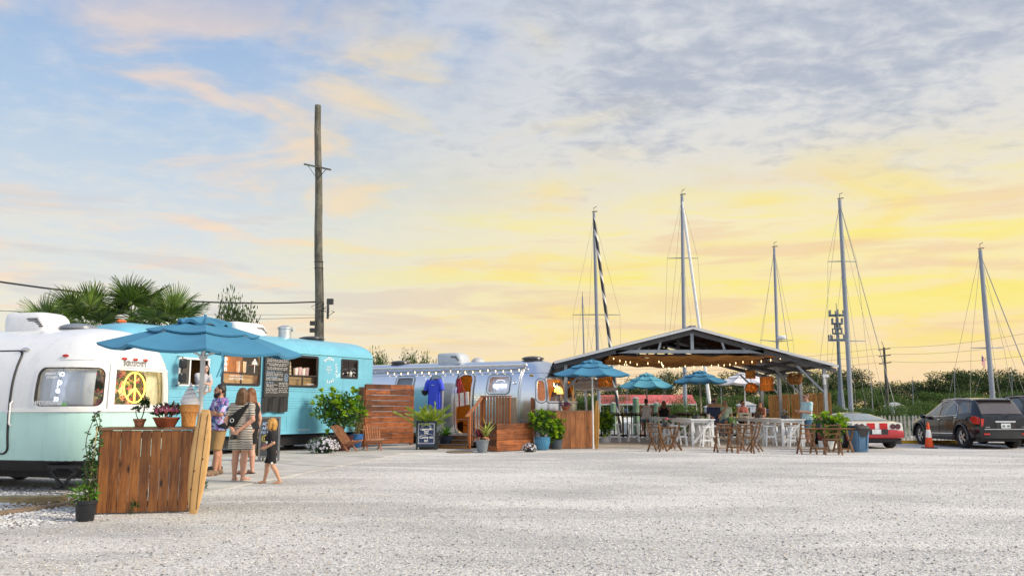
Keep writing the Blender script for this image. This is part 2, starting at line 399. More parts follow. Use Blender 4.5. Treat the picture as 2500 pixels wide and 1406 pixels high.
stones('gravel_stones', 52000, (-.72, .72, 6.0, 24.), .005, .017, st_m)
stones('white_gravel_stones', 9000, (-.66, -.46, 9.4, 14.5), .014, .034, [st_m[0], M('stone_white', (.80, .80, .80), .9), st_m[1], st_m[3]])
# concrete pad and its joints
conc = M('concrete', (.50, .48, .44), .9, var=.16, sc=1.2, bump=.25, bsc=40, det=6)
pad = [G(488, 1206), G(985, 1106.5), G(1165, 1104), P(1165, 1104, 34), P(300, 1104, 34), P(300, 1150, 17), (-6.35, 16.6, 0), (-4.95, 12.95, 0)]
pad = [(p[0], p[1]) for p in pad]
pad = [pad[0], pad[1], pad[2], (pad[2][0], 36.), (-12., 36.), (-12., 16.9), (-6.0, 16.2)]
b = MB(); b.prism(pad, -.05, .015, lambda u, v, d: (u, v, d)); tag(b.build('concrete_pad', conc), kind='structure')
jm = M('joint', (.22, .21, .19), .95)
b = MB()
for a_, c_ in ((G(640, 1128, .022), G(850, 1140, .022)), (G(745, 1108, .022), G(985, 1117, .022))):
    b.bar((a_.x, a_.y, .0165), (c_.x, c_.y, .0165), .012, .003)
tag(b.build('concrete_pad_joints', jm), kind='structure')
# ---------------------------------------------------------------- rounded coach bodies
def project(w):
    d = w - np.array([0, 0, CAMH]); y = d[..., 1] * cos(PIT) + d[..., 2] * sin(PIT); v = -d[..., 1] * sin(PIT) + d[..., 2] * cos(PIT)
    return np.stack([1250 + FPX * d[..., 0] / y, 703 - FPX * v / y], -1)
class Shell:
    """local +X = nose, -Y = side with the door; a = distance along the belt outline from the nose (positive on the -Y side)"""
    def __init__(s, Lb, W, z0, zm, zt, C, Cb, e=2.6, p=2.3, pc=2.2, tuck=.05, loc=(0, 0, 0), rz=0.):
        s.Lb, s.W, s.z0, s.zm, s.zt, s.C, s.p, s.pc, s.tuck = Lb, W, z0, zm, zt, C, p, pc, tuck
        s.loc = np.array(loc, float); s.rz = rz
        def cap(c):
            th = np.linspace(0, pi / 2, 61); x = np.cos(th) ** (2 / e); y = np.sin(th) ** (2 / e)
            d = np.hypot(np.diff(x * c), np.diff(y * W)); return x, y, np.concatenate([[0], np.cumsum(d)])
        x, y, d = cap(C); xb, yb, db = cap(Cb); s.A = d[-1]; s.B = s.A + Lb; s.T = s.B + db[-1]
        rb = Cb / C
        s.ta = np.concatenate([d, [s.B], s.B + (db[-1] - db[::-1])[1:]])
        s.tx = np.concatenate([np.zeros(61), [-Lb], np.full(60, -Lb)])
        s.tc = np.concatenate([x, [0], -xb[::-1][1:] * rb]); s.ty = np.concatenate([y, [1], yb[::-1][1:]])
        s.cuts = list(d[::5]) + list(np.linspace(s.A, s.B, max(3, int(Lb / .45)))) + list((s.B + db[-1] - db[::-1])[::6])
    def wc(s, z):
        u = np.clip((z - s.zm) / (s.zt - s.zm), 0, 1); v = np.clip((s.zm - z) / (s.zm - s.z0), 0, 1)
        w = s.W * (1 - u ** s.p) ** (1 / s.p) * (1 - s.tuck * v ** 3); c = s.C * (1 - u ** s.pc) ** (1 / s.pc) * (1 - 1.6 * s.tuck * v ** 3)
        return w, c
    def S0(s, a, z):
        a = np.asarray(a, float); z = np.asarray(z, float); a, z = np.broadcast_arrays(a, z); q = np.abs(a)
        w, c = s.wc(z); k = np.interp(q, s.ta, s.tc)
        x = np.interp(q, s.ta, s.tx) + c * k; y = -np.sign(a) * w * np.interp(q, s.ta, s.ty)
        return np.stack([x, y, z], -1)
    def N(s, a, z):
        h = .02; da = s.S0(np.asarray(a) + h, z) - s.S0(np.asarray(a) - h, z)
        zz = np.clip(z, s.z0 + h, s.zt - 2 * h); dz = s.S0(a, zz + h) - s.S0(a, zz - h)
        n = np.cross(dz, da); n = n / (np.linalg.norm(n, axis=-1, keepdims=True) + 1e-9); return n
    def S(s, a, z, off=0.):
        return s.S0(a, z) + (s.N(a, z) * np.asarray(off)[..., None] if np.any(off) else 0)
    def world(s, p):
        c, n_ = cos(s.rz), sin(s.rz); return np.stack([p[..., 0] * c - p[..., 1] * n_, p[..., 0] * n_ + p[..., 1] * c, p[..., 2]], -1) + s.loc
    def find(s, px, py, lo=None, hi=None):
        a = np.arange(lo if lo is not None else -s.A, hi if hi is not None else s.B, .02); z = np.arange(s.z0, s.zt - .05, .02)
        A_, Z_ = np.meshgrid(a, z); w = s.world(s.S0(A_, Z_)); d = project(w) - np.array([px, py])
        nn = s.N(A_, Z_); cn, sn = cos(s.rz), sin(s.rz); nw = np.stack([nn[..., 0] * cn - nn[..., 1] * sn, nn[..., 0] * sn + nn[..., 1] * cn, nn[..., 2]], -1)
        face = np.sum(nw * (np.array([0, 0, CAMH]) - w), -1) > 0
        q = np.where(face, np.hypot(d[..., 0], d[..., 1]), 1e9); i = np.unravel_index(np.argmin(q), q.shape)
        return float(A_[i]), float(Z_[i])
    def rect(s, x0, y0, x1, y1, r=.1):
        """hole from the photo's corner rays (left-top, right-bottom)"""
        p = [s.find(x0, y0), s.find(x1, y0), s.find(x0, y1), s.find(x1, y1)]
        aa = sorted([(p[0][0] + p[2][0]) / 2, (p[1][0] + p[3][0]) / 2]); zz = sorted([(p[0][1] + p[1][1]) / 2, (p[2][1] + p[3][1]) / 2])
        return (aa[0], aa[1], zz[0], zz[1], r)
    def frame(s, a, z, off=0.):
        p = V(s.S(a, z, off)); n_ = V(s.N(a, z)); n_.normalize()
        x = V((0, 0, 1)).cross(n_).normalized(); y = n_.cross(x)
        m = Matrix((x, y, n_)).transposed().to_4x4(); m.translation = p; return m
    def body(s, b, holes=(), off=0., split=None, z0=None):
        al = set(); zl = set()
        for c in s.cuts: al |= {round(c, 4), round(-c, 4)}
        z0 = s.z0 if z0 is None else z0
        zl |= set(np.round(np.linspace(z0, s.zm, 9), 4)); zl |= set(np.round(s.zm + (s.zt - s.zm) * np.sin(np.linspace(0, pi / 2, 14)), 4))
        if split: zl.add(split)
        for h in holes: al |= {round(h[0], 4), round(h[1], 4)}; zl |= {round(h[2], 4), round(h[3], 4)}
        al = sorted(al); zl = sorted(zl)
        al = [x for i, x in enumerate(al) if i == 0 or x - al[i - 1] > 1e-3]; zl = [x for i, x in enumerate(zl) if i == 0 or x - zl[i - 1] > 1e-3]
        A_, Z_ = np.meshgrid(np.array(al), np.array(zl)); p = s.S(A_, Z_, np.full(A_.shape, off) if off else 0.)
        k = len(al); o = len(b.v); b.v += [tuple(x) for x in p.reshape(-1, 3)]
        for i in range(len(zl) - 1):
            zmid = (zl[i] + zl[i + 1]) / 2
            for j in range(k - 1):
                am = (al[j] + al[j + 1]) / 2
                if any(h[0] < am < h[1] and h[2] < zmid < h[3] for h in holes): continue
                b.f.append((o + i * k + j, o + i * k + j + 1, o + (i + 1) * k + j + 1, o + (i + 1) * k + j)); b.m.append(1 if split and zmid < split else 0)
        for h in holes:
            if len(h) < 5 or h[4] <= 0: continue
            pts = s.outline(h); q = len(pts) // 4
            for c, (a, z) in enumerate(((h[1], h[3]), (h[0], h[3]), (h[0], h[2]), (h[1], h[2]))):
                arc = pts[c * q:(c + 1) * q]
                vs = [s.S(a, z, off)] + [s.S(u, w, off) for u, w in arc]
                b.add(vs, [(0, i, i + 1) for i in range(1, len(arc))], 1 if split and z < split else 0)
        return b
    def outline(s, h, grow=0., n=7):
        a0, a1, z0, z1 = h[0] - grow, h[1] + grow, h[2] - grow, h[3] + grow; r = max(.005, (h[4] if len(h) > 4 else 0) + grow); out = []
        for ca_, cz_, t0 in ((a1 - r, z1 - r, 0), (a0 + r, z1 - r, 90), (a0 + r, z0 + r, 180), (a1 - r, z0 + r, 270)):
            out += [(ca_ + r * cos(rad(t0 + 90 * i / (n - 1))), cz_ + r * sin(rad(t0 + 90 * i / (n - 1)))) for i in range(n)]
        return out
    def dense(s, h, grow=0., step=.12):
        o = s.outline(h, grow); out = []
        for i, p in enumerate(o):
            q = o[(i + 1) % len(o)]; k = max(1, int(math.dist(p, q) / step))
            out += [(lerp(p[0], q[0], j / k), lerp(p[1], q[1], j / k)) for j in range(k)]
        return out
    def pane(s, b, h, off=0., grow=0., rings=5, wob=0., mi=None):
        o = s.dense(h, grow); c = ((h[0] + h[1]) / 2, (h[2] + h[3]) / 2); rows = []
        for i in range(rings + 1):
            t = max(.02, i / rings); pts = np.array([(lerp(c[0], x, t), lerp(c[1], y, t)) for x, y in o])
            of = np.full(len(pts), off) + (wob * np.sin(pts[:, 0] * 42 + np.sin(pts[:, 1] * 3) * 1.5) if wob else 0)
            rows.append([tuple(x) for x in s.S(pts[:, 0], pts[:, 1], of)])
        return b.grid(rows, cu=True, mi=mi)
    def rim(s, b, h, r=.02, off=0., grow=0., n=6):
        o = np.array(s.dense(h, grow)); return b.tube([tuple(x) for x in s.S(o[:, 0], o[:, 1], np.full(len(o), off))], r, n, closed=True)
    def band(s, b, h, r0, r1, o0, o1):
        """flat frame between outlines grown by r0 and r1"""
        p = np.array(s.dense(h, r0)); k = len(p); c = np.array([(h[0] + h[1]) / 2, (h[2] + h[3]) / 2])
        def g(gr):
            q = p - c; ha = (h[1] - h[0]) / 2 + r0; hz = (h[3] - h[2]) / 2 + r0
            return c + q * np.array([(ha + gr - r0) / ha, (hz + gr - r0) / hz])
        rows = []
        for gr, of in ((r0, o0), (r0, o1), (r1, o1), (r1, o0)):
            q = g(gr); rows.append([tuple(x) for x in s.S(q[:, 0], q[:, 1], np.full(k, of))])
        return b.grid(rows, cu=True)
    def line(s, b, a0, a1, z, w, off, step=.15):
        aa = np.linspace(a0, a1, max(2, int((a1 - a0) / step))); return b.tube([tuple(x) for x in s.S(aa, np.full(len(aa), z), np.full(len(aa), off))], w, 6)
def roof_unit(name, mat, parent, loc, d, rz=0., grille=None):
    """rooftop air conditioner: tapered moulded cover on a dark gasket"""
    b = MB(); L, w, h = d; rows = []
    for t, sx_, sy_ in ((0, .96, .96), (.25, 1, 1), (.72, .95, .93), (.92, .88, .84), (1, .78, .72)):
        pts = []
        for i in range(28):
            a = 2 * pi * i / 28; cx, cy = cos(a), sin(a); e_ = .42
            pts.append((math.copysign(abs(cx) ** e_, cx) * L / 2 * sx_ - .08 * L * t * t, math.copysign(abs(cy) ** e_, cy) * w / 2 * sy_, h * t))
        rows.append(pts)
    b.grid(rows, cu=True); b.add(rows[-1], [tuple(range(28))]); b.add(rows[0], [tuple(range(28))])
    o = b.build(name, mat, parent, loc, smooth=True); o.rotation_euler = (0, 0, rz)
    g = MB()
    for i in range(5): g.box((L * .30 - i * .03, -w * .466, h * (.3 + .1 * i) - .02), (L * .22, .02, .02))
    gg = g.build('grille', grille or M('dark_plastic', (.03, .03, .035), .5), o); tag(gg, kind='stuff')
    b = MB(); b.box((0, 0, -.03), (L * .8, w * .85, .08)); b.build('gasket', M('dark_plastic', (.03, .03, .035), .5), o)
    return o
def vent(parent, loc, rz=0., r=.3, col=None, name='roof_vent'):
    b = MB(); b.lathe([(r * .8, -.06), (r * .85, .04), (r, .05), (r * .96, .09), (r * .7, .13), (r * .3, .15), (.02, .155)], 18)
    o = b.build(name, col or M('vent_smoke', (.05, .045, .045), .25), parent, loc, smooth=True); o.rotation_euler = (0, 0, rz); return o
BLACK = M('black_rubber', (.018, .018, .02), .55)
ALU = M('aluminium_trim', (.72, .73, .75), .32, metal=1., var=.05)
WHITE = M('white_paint', (.80, .80, .79), .42, var=.03, sc=2.)
REDL = M('red_lens', (.52, .022, .010), .22, var=.1, coat=.6)
GLS = GLASS('window_glass', (.92, .95, .95), .05)
GLD = GLASS('window_glass_dark', (.55, .60, .62), .10)
NEONW = M('neon_white', (.9, .92, 1.), em=(.80, .86, 1.), es=1.6, var=0)
NEONY = M('neon_yellow', (1., .85, .2), em=(1., .80, .10), es=2.2, var=0)
PRINTW = M('white_lettering', (.85, .86, .87), .5, var=.02)
# ================================================================= white and mint trailer
rz1 = rad(-15); C1 = 1.05
nose = np.array([-6.36, 14.2, 0]); loc1 = nose - np.array([cos(rz1), sin(rz1), 0]) * C1
T1 = Shell(6.2, 1.2, .5, 1.34, 2.72, C1, 1.0, 3.2, 2.5, 3.3, .07, loc1, rz1)
t1 = thing('camper_trailer', 'rounded camper trailer painted white over mint with a yellow peace sign in its end window', 'trailer', loc1, rz1)
TOPW = M('trailer_white', (.80, .81, .82), .30, var=.025, sc=1.5, coat=.25, streak=.28)
MINT = M('trailer_mint', (.52, .79, .73), .33, var=.03, sc=1.2, coat=.25, streak=.25)
hC = (-.66, .66, 1.36, 2.02, .03)
hL = (*T1.rect(90, 897, 252, 995, .14)[:2], 1.37, 2.0, .13); hL = (.80, max(1.9, hL[1]), 1.37, 2.0, .13)
hR = (-hL[1], -.80, 1.37, 2.0, .13)
b = MB(); T1.body(b, (hC, hL, hR), split=1.295); b.build('body_shell', [TOPW, MINT], t1, smooth=True)
b = MB(); T1.body(b, (hC, hL, hR), off=-.05); b.build('interior_lining', M('cream_lining', (.75, .70, .58), .7), t1, smooth=True)
b = MB(); T1.line(b, -T1.B, T1.B, 1.295, .022, .004); T1.line(b, -T1.B, T1.B, 1.325, .012, .006); b.build('belt_trim', WHITE, t1, smooth=True)
b = MB(); T1.line(b, -1.55, 1.55, 2.125, .012, .002); b.build('roof_seam', TOPW, t1, smooth=True)
for h, nm in ((hC, 'window'), (hL, 'window'), (hR, 'window')):
    b = MB(); T1.pane(b, h, -.012); w = b.build(nm, GLS, t1, smooth=True)
    b = MB()
    if h is hC: T1.band(b, h, -.005, .075, -.02, .028); T1.band(b, h, -.045, -.004, -.02, .012)
    else: T1.band(b, h, -.004, .035, -.02, .012)
    b.build('frame', WHITE, w)
    if h is not hC: b = MB(); T1.rim(b, h, .010, .004, -.012); b.build('gasket', BLACK, w)
cur = M('grey_curtain', (.76, .79, .86), .85, var=.06, sc=3.)
for h in ((hL[0] + .13, hL[1] + .03, 1.33, 2.03, .02),):
    b = MB(); T1.pane(b, h, -.09, wob=.014, rings=8); b.build('curtain', cur, t1, smooth=True)
crm = M('cream_curtain', (.78, .72, .52), .85, var=.06, sc=3.)
b = MB(); T1.pane(b, (hR[0] - .03, hR[1] + .05, 1.33, 2.03, .02), -.09, wob=.02, rings=8); b.build('curtain', crm, t1, smooth=True)
b = MB(); T1.pane(b, (-.69, -.26, 1.34, 2.05, .01), -.13, wob=.012, rings=8); b.build('curtain', crm, t1, smooth=True)
# flowered backdrop panel behind the peace sign (printed cloth and silk flowers)
fm = bpy.data.materials.new('flower_cloth'); fm.use_nodes = True; t = NT(fm.node_tree); bb = fm.node_tree.nodes['Principled BSDF']
co = t.n('ShaderNodeTexCoord').outputs['Object']; vo = t.n('ShaderNodeTexVoronoi', Vector=co, Scale=9., Randomness=1.)
rr = t.n('ShaderNodeSeparateColor', i0=vo.outputs['Color']).outputs[0]
t.set(bb.inputs['Base Color'], t.ramp(rr, [(0, (.02, .03, .015)), (.3, (.05, .07, .02)), (.45, (.45, .36, .20)), (.62, (.60, .50, .28)), (.8, (.55, .22, .20)), (.93, (.45, .03, .10))], 'CONSTANT')); bb.inputs['Roughness'].default_value = .9
b = MB(); T1.pane(b, (-.72, .90, 1.30, 2.06, .01), -.36, rings=4); b.build('flower_backdrop', fm, t1, smooth=True)
C_ = []; D_ = []
for i in range(260):
    a, z = R.uniform(-.5, .86), R.choice([R.uniform(1.34, 1.55), R.uniform(1.8, 2.02), R.uniform(1.34, 2.02)])
    m = T1.frame(a, z, -.30); C_.append(m.translation); D_.append(m.to_3x3() @ V((R.uniform(-1, 1), R.uniform(-1, 1), R.uniform(.1, .7))))
vs, fs = leafquads(np.array(C_), np.array(D_), .11, .08)
me = fastmesh('silk_flowers', vs, fs, [LEAF('silk_green', (.05, .12, .02), (.12, .20, .05)), LEAF('silk_pink', (.62, .25, .28), (.70, .52, .40)), LEAF('silk_magenta', (.45, .02, .12), (.6, .06, .2))], np.repeat(NR.choice(3, 260, p=[.45, .35, .2]), 2))
tag(link('silk_flowers', me, t1), kind='stuff')
# peace sign
m0 = T1.frame(.10, 1.695, -.075); b = MB(); rr_ = .255
b.tube([m0 @ V((rr_ * cos(2 * pi * i / 32), rr_ * sin(2 * pi * i / 32), 0)) for i in range(32)], .0125, 6, closed=True)
for an in (90, 270, 222, 318): b.tube([m0 @ V((0, 0, .004)), m0 @ V((rr_ * cos(rad(an)), rr_ * sin(rad(an)), .004))], .0115, 6)
b.build('neon_peace_sign', NEONY, t1, smooth=True)
lamp('window_lamp', m0 @ V((0, 0, -.12)), 7, (1., .72, .2), .15, t1)
lamp('cabin_lamp', (.0, 0, 2.2), 34, (1., .86, .62), .3, t1)
# stacked neon letters
aO = T1.find(143, 940)[0]
for i, ch in enumerate('open'):
    m = T1.frame(aO + .012 * i, 1.905 - .135 * i, -.03)
    text(ch, .165, 'neon_letter', NEONW, t1, M_=m, ext=.008, off=.001)
b = MB(); mm = [T1.frame(aO + .012 * i + .005, 1.99 - .135 * i, -.05).translation for i in range(5)]; b.tube(mm, .006, 5); b.build('neon_cord', BLACK, t1)
for s_, px, py, sz in (('peace &', 131, 912, .085), ('cream', 128, 921, .085), ('MFD2850108', 115, 985, .10)):
    a, z = T1.find(px, py); text(s_, sz, 'lettering', PRINTW, t1, M_=T1.frame(a, z, .012), ext=.001, off=.001)
a, z = T1.find(155, 987); b = MB(); m = T1.frame(a, z, .004)
b.box((0, 0, 0), (.10, .055, .004), m.to_3x3()); b.v = [tuple(V(p) + m.translation) for p in b.v]; b.build('green_sticker', M('sticker_green', (.08, .42, .10), .5, c2=(.30, .55, .25), sc=40), t1)
for px, py in ((163, 870), (302, 877), (328, 879), (353, 880)):
    a, z = T1.find(px, py); m = T1.frame(a, z, .016); b = MB(); b.sph((0, 0, 0), (.062, .028, .03), 12, 8); b.v = [tuple(m @ V(p)) for p in b.v]
    mk = b.build('marker_light', REDL, t1, smooth=True); b = MB(); b.sph((0, 0, 0), (.072, .038, .018), 12, 6); b.v = [tuple(m @ (V(p) - V((0, 0, .012)))) for p in b.v]; b.build('base', TOPW, mk, smooth=True)
a, z = T1.find(328, 890); m = T1.frame(a, z, .02)
text('ARGOSY', .125, 'raised_lettering', M('letter_grey', (.30, .29, .28), .4, var=.05), t1, M_=m, ext=.014, off=.004, space=1.18)
# door at the far left, handles
aD = T1.find(40, 900)[0]; hD = (aD, aD + .78, .62, 2.28, .12)
b = MB(); T1.pane(b, hD, .018, rings=6); b.m = [0 if z > 0 else 0 for z in b.m]; dr = b.build('door', TOPW, t1, smooth=True)
b = MB(); T1.rim(b, hD, .020, .006); b.build('seal', BLACK, dr, smooth=True)
hD2 = (aD + .012, aD + .768, .632, 1.29, .1); b = MB(); T1.pane(b, hD2, .021, rings=4); b.build('lower_panel', MINT, dr, smooth=True)
b = MB(); a_ = aD - .06; b.tube([T1.S(a_, 1.06, .01), T1.S(a_, 1.10, .05), T1.S(a_, 1.42, .05), T1.S(a_, 1.46, .01)], .014, 7); b.build('grab_handle', WHITE, t1, smooth=True)
b = MB(); m = T1.frame(aD - .02, 2.29, .03); b.sph((0, 0, 0), (.09, .03, .04), 10, 6); b.v = [tuple(m @ V(p)) for p in b.v]; b.build('door_light', M('chrome_small', (.7, .7, .7), .2, metal=1.), t1, smooth=True)
a, z = T1.find(4, 1093); b = MB(); m = T1.frame(a, z, .003); b.lathe([(.05, 0), (.05, .012), (.03, .016)], 14); b.v = [tuple(m @ V(p)) for p in b.v]; b.build('outlet_cover', M('dark_grey_cap', (.08, .10, .11), .5), t1)
# roof gear
pl = np.linalg.inv(np.array([[cos(rz1), -sin(rz1)], [sin(rz1), cos(rz1)]]))
def loc_in(p, loc, rz): d = V(p) - V(loc); return V((d.x * cos(rz) + d.y * sin(rz), -d.x * sin(rz) + d.y * cos(rz), d.z))
lp = loc_in(P(44, 800, 14.3), loc1, rz1); roof_unit('air_conditioner', M('ac_white', (.78, .79, .80), .4, var=.03), t1, (lp.x - .05, 0, 2.69), (1.0, .72, .34))
lp = loc_in(P(152, 795, 14.2), loc1, rz1); vent(t1, (lp.x, 0, 2.68), r=.33, col=M('vent_grey', (.20, .22, .25), .3))
# undercarriage
b = MB(); T1.line(b, -T1.B, T1.B, .50, .02, -.01)
aa = np.concatenate([np.linspace(-T1.B, T1.B, 60)]); b.grid([[tuple(x) for x in T1.S(aa, np.full(60, .5), np.full(60, -.03))], [tuple((x[0], x[1] * .93, .34)) for x in T1.S(aa, np.full(60, .5), np.full(60, -.06))]])
b.grid([[tuple((x[0], x[1] * .93, .34)) for x in T1.S(aa[30:], np.full(30, .5), np.full(30, -.06))], [tuple((x[0], -x[1] * .93, .34)) for x in T1.S(aa[30:], np.full(30, .5), np.full(30, -.06))]])
b.build('underbelly', M('underbelly_black', (.012, .013, .016), .55), t1)
b = MB()
for y in (-.55, .55): b.box((-2.6, y, .27), (6.8, .08, .14))
b.build('chassis_rail', M('chassis_black', (.015, .015, .016), .6), t1)
for y in (-1.05, 1.0):
    lp = loc_in(G(66, 1216), loc1, rz1); cx = lp.x
    b = MB()
    for sx_ in (-1, 1):
        b.bar((cx - .24 * sx_, y, .36), (cx + .02 * sx_, y, .09), .045, .03, (0, 1, 0)); b.bar((cx - .24 * sx_, y, .36), (cx - .1 * sx_, y, .42), .045, .03, (0, 1, 0))
    b.bar((cx - .25, y, .25), (cx + .25, y, .25), .025, .025); b.bar((cx - .3, y, .42), (cx + .3, y, .42), .05, .05); b.box((cx, y, .085), (.22, .16, .02))
    b.build('scissor_jack', M('chassis_black', (.015, .015, .016), .6), t1)
for sx_ in (-2.4, -3.25):
    for y in (-1.0, 1.0):
        b = MB(); b.lathe([(.16, -.1), (.34, -.1), (.36, -.05), (.36, .05), (.34, .1), (.16, .1)], 22); b.v = [(p[0] + sx_, p[2] + y, p[1] + .36) for p in b.v]; b.build('wheel', BLACK, t1, smooth=True)
# timber blocks and the log edging on the gravel
ow = WOOD('old_timber', (.16, .11, .05), (.42, .33, .17), 'x', .15, .8, False)
lp = G(62, 1228); b = MB(); b.box((0, 0, .045), (.95, .22, .09)); o = tag(b.build('timber_block', ow, None, (lp.x, lp.y + .1, 0), bevel=.006), 'short weathered timber block under the jack of the white trailer', 'timber'); o.rotation_euler = (0, 0, rad(6))
b = MB(); pts = [G(-60, 1266), G(60, 1250), G(120, 1242), G(186, 1232)]; b.tube([p + V((0, 0, .025)) for p in pts], [.04, .042, .038, .034], 8)
tag(b.build('log_edging', WOOD('log_wood', (.13, .09, .06), (.36, .27, .19), 'x', .1, .85, False), smooth=True), 'thin round log lying on the white gravel in front of the white trailer', 'log')
# ================================================================= blue coach
rz2 = rad(90 - 31.8); u2 = np.array([cos(rz2), sin(rz2), 0]); in2 = np.array([-sin(rz2), cos(rz2), 0])
pw = np.array(P(912, 960, 27.2)); C2 = .62; W2 = 1.22
loc2 = pw - u2 * .42 + in2 * W2; loc2[2] = 0
T2 = Shell(7.7, W2, .60, 2.96, 3.50, C2, 1.0, 4.2, 2.0, 2.0, .0, loc2, rz2)
t2 = thing('food_bus', 'long sky blue vintage bus turned into a cafe with serving windows and a menu board', 'bus', loc2, rz2)
BLUE = M('bus_blue', (.175, .50, .65), .36, var=.05, sc=1.2, coat=.3, bump=.09, bsc=2.5, streak=.4)
h1 = T2.rect(544, 861, 634, 939, .10); h2_ = T2.rect(703, 869, 775, 941, .10); h3 = T2.rect(834, 879, 872, 921, .07)
h4 = T2.rect(437, 879, 509, 942, .03)
h1 = (h1[0], h1[1], 1.98, 2.86, .1); h2_ = (h2_[0], h2_[1], 1.98, 2.86, .1); h3 = (h3[0], h3[1], 2.30, 2.84, .07); h4 = (h4[0], h4[1], 1.92, 2.60, .03)
H2 = (h1, h2_, h3, h4)
b = MB(); T2.body(b, H2); b.build('body_shell', BLUE, t2, smooth=True)
b = MB(); T2.body(b, H2, off=-.06); b.build('interior_lining', M('bus_lining', (.16, .12, .09), .7), t2, smooth=True)
b = MB(); b.box((-3.6, 0, .62), (7.9, 2.3, .06)); b.build('bus_floor', M('bus_floor_m', (.05, .05, .05), .8), t2)
b = MB(); b.box((-3.6, 0, .42), (6.9, 2.1, .3)); b.build('underframe', M('underbelly_black', (.012, .013, .016), .55), t2)
FAR2 = T2.B + .3
for i, z in enumerate((1.90, 1.84, 1.63, 1.56, 1.49, 1.42, 1.35)):
    b = MB(); T2.line(b, -.9, FAR2, z, .016 if i < 2 else .012, .0); b.build('side_rib', BLUE, t2, smooth=True)
b = MB(); T2.line(b, -.9, FAR2, 2.955, .02, .012); b.build('drip_rail', M('bus_blue_light', (.20, .56, .66), .4, var=.05), t2, smooth=True)
for x_ in (-1.9, -3.9, -5.6, -6.9):
    b = MB(); zz = np.linspace(.66, 2.93, 10); aa_ = T2.A - x_; b.tube([tuple(x) for x in T2.S(np.full(10, aa_), zz, np.full(10, .0))], .005, 4); b.build('panel_seam', BLUE, t2)
b = MB(); T2.line(b, -.9, FAR2, .61, .02, .0); b.build('skirt_edge', BLUE, t2, smooth=True)
for x0, x1 in ((595, 700), (425, 470)):
    a0, a1 = sorted((T2.find(x0, 1030)[0], T2.find(x1, 1030)[0])); b = MB(); T2.band(b, (a0, a1, .72, 1.12, .03), -.02, .0, -.01, .012); b.build('hatch_frame', BLUE, t2)
for h, mid in ((h1, True), (h2_, True), (h3, False)):
    b = MB(); T2.pane(b, h if h is not h2_ else (h[0], h[1], h[2], 2.28, .02), -.012); w = b.build('window', GLS, t2, smooth=True)
    b = MB(); T2.band(b, h, -.03, .035, -.03, .016); b.build('gasket', BLACK, w, smooth=False)
    b = MB()
    if mid:
        zz = 2.29; am = (h[0] + h[1]) / 2
        m = T2.frame(am, zz, -.01); b.box(m.translation, (h[1] - h[0], .03, .035), Matrix.Rotation(0, 3, 'Z'))
        m = T2.frame(am, (h[2] + zz) / 2, -.01); b.box(m.translation, (.045, .03, zz - h[2]))
    else:
        m = T2.frame((h[0] + h[1]) / 2, (h[2] + h[3]) / 2, -.01); b.box(m.translation, (.03, .03, h[3] - h[2]))
    b.build('glazing_bar', M('bar_brown', (.05, .035, .03), .5), w)
def inner(h, nm, mat, d=.25, z0=0, z1=0, back=True):
    b = MB(); xa = [T2.S(h[0], 2., 0.)[0], T2.S(h[1], 2., 0.)[0]]; x0, x1 = min(xa), max(xa); b.box(((x0 + x1) / 2, -W2 + d, (z0 + z1) / 2), (x1 - x0 + .5, .04, z1 - z0)); return b.build(nm, mat, t2)
ply = WOOD('plywood', (.42, .25, .10), (.66, .44, .20), 'x', .1, .5, False)
inner((h1[0], h2_[1] if False else h1[1]), 'serving_counter', ply, .20, 1.5, 2.25); inner(h2_, 'serving_counter', ply, .20, 1.5, 2.25)
pine = WOOD('pine_wall', (.45, .20, .06), (.78, .42, .14), 'z', .12, .5, False)
x0 = T2.S(h1[1], 2., 0.)[0]; x1 = T2.S(h1[0], 2., 0.)[0]; x0, x1 = min(x0, x1), max(x0, x1)
for i in range(9):
    b = MB(); b.box((x0 - .2 + (i + .5) * (x1 - x0 + .9) / 9, .35, 2.2), ((x1 - x0 + .9) / 9 - .012, .04, 1.5)); b.build('wall_board', pine, t2)
b = MB(); b.box(((x0 + x1) / 2 + .1, -.3, 2.93), (x1 - x0 + .8, 1.4, .04)); b.build('ceiling_panel', pine, t2)
b = MB(); b.box((x0 - .22, -.2, 2.2), (.04, 1.6, 1.6)); b.build('partition', pine, t2)
lamp('kitchen_lamp', ((x0 + x1) / 2, -.45, 2.78), 70, (1., .62, .26), .15, t2)
xb0, xb1 = T2.S(h2_[1], 2., 0.)[0], T2.S(h2_[0], 2., 0.)[0]
lamp('counter_lamp', ((xb0 + xb1) / 2, -.6, 2.8), 6, (1., .85, .65), .15, t2)
cupm = M('paper_cup', (.78, .74, .68), .6)
def put_cups(xs, zt, nm='cup_stack'):
    for x, hgt in xs:
        b = MB(); b.lathe([(.03, 0), (.042, hgt * .3), (.044, hgt * .95), (.05, hgt)], 12, (x, -W2 + .28, zt)); b.build(nm, cupm, t2, smooth=True)
xm = (x0 + x1) / 2; put_cups(((xm + .12, .34), (xm + .34, .34)), 2.29)
b = MB()
for i in range(4): b.box((xb0 + .2, -W2 + .36, 2.33 + i * .11), (.36 - .02 * i, .2, .09))
b.build('menu_boxes', M('box_paper', (.62, .56, .42), .7, c2=(.50, .42, .26)), t2)
for i in range(4):
    b = MB(); b.lathe([(.06, 0), (.075, .18), (.08, .24 + .03 * (i % 2))], 10, (xb0 + .62 + .15 * i, -W2 + .34, 2.29)); b.build('cup_stack', M('pink_cup', (.62, .42, .42), .5) if i % 2 else cupm, t2, smooth=True)
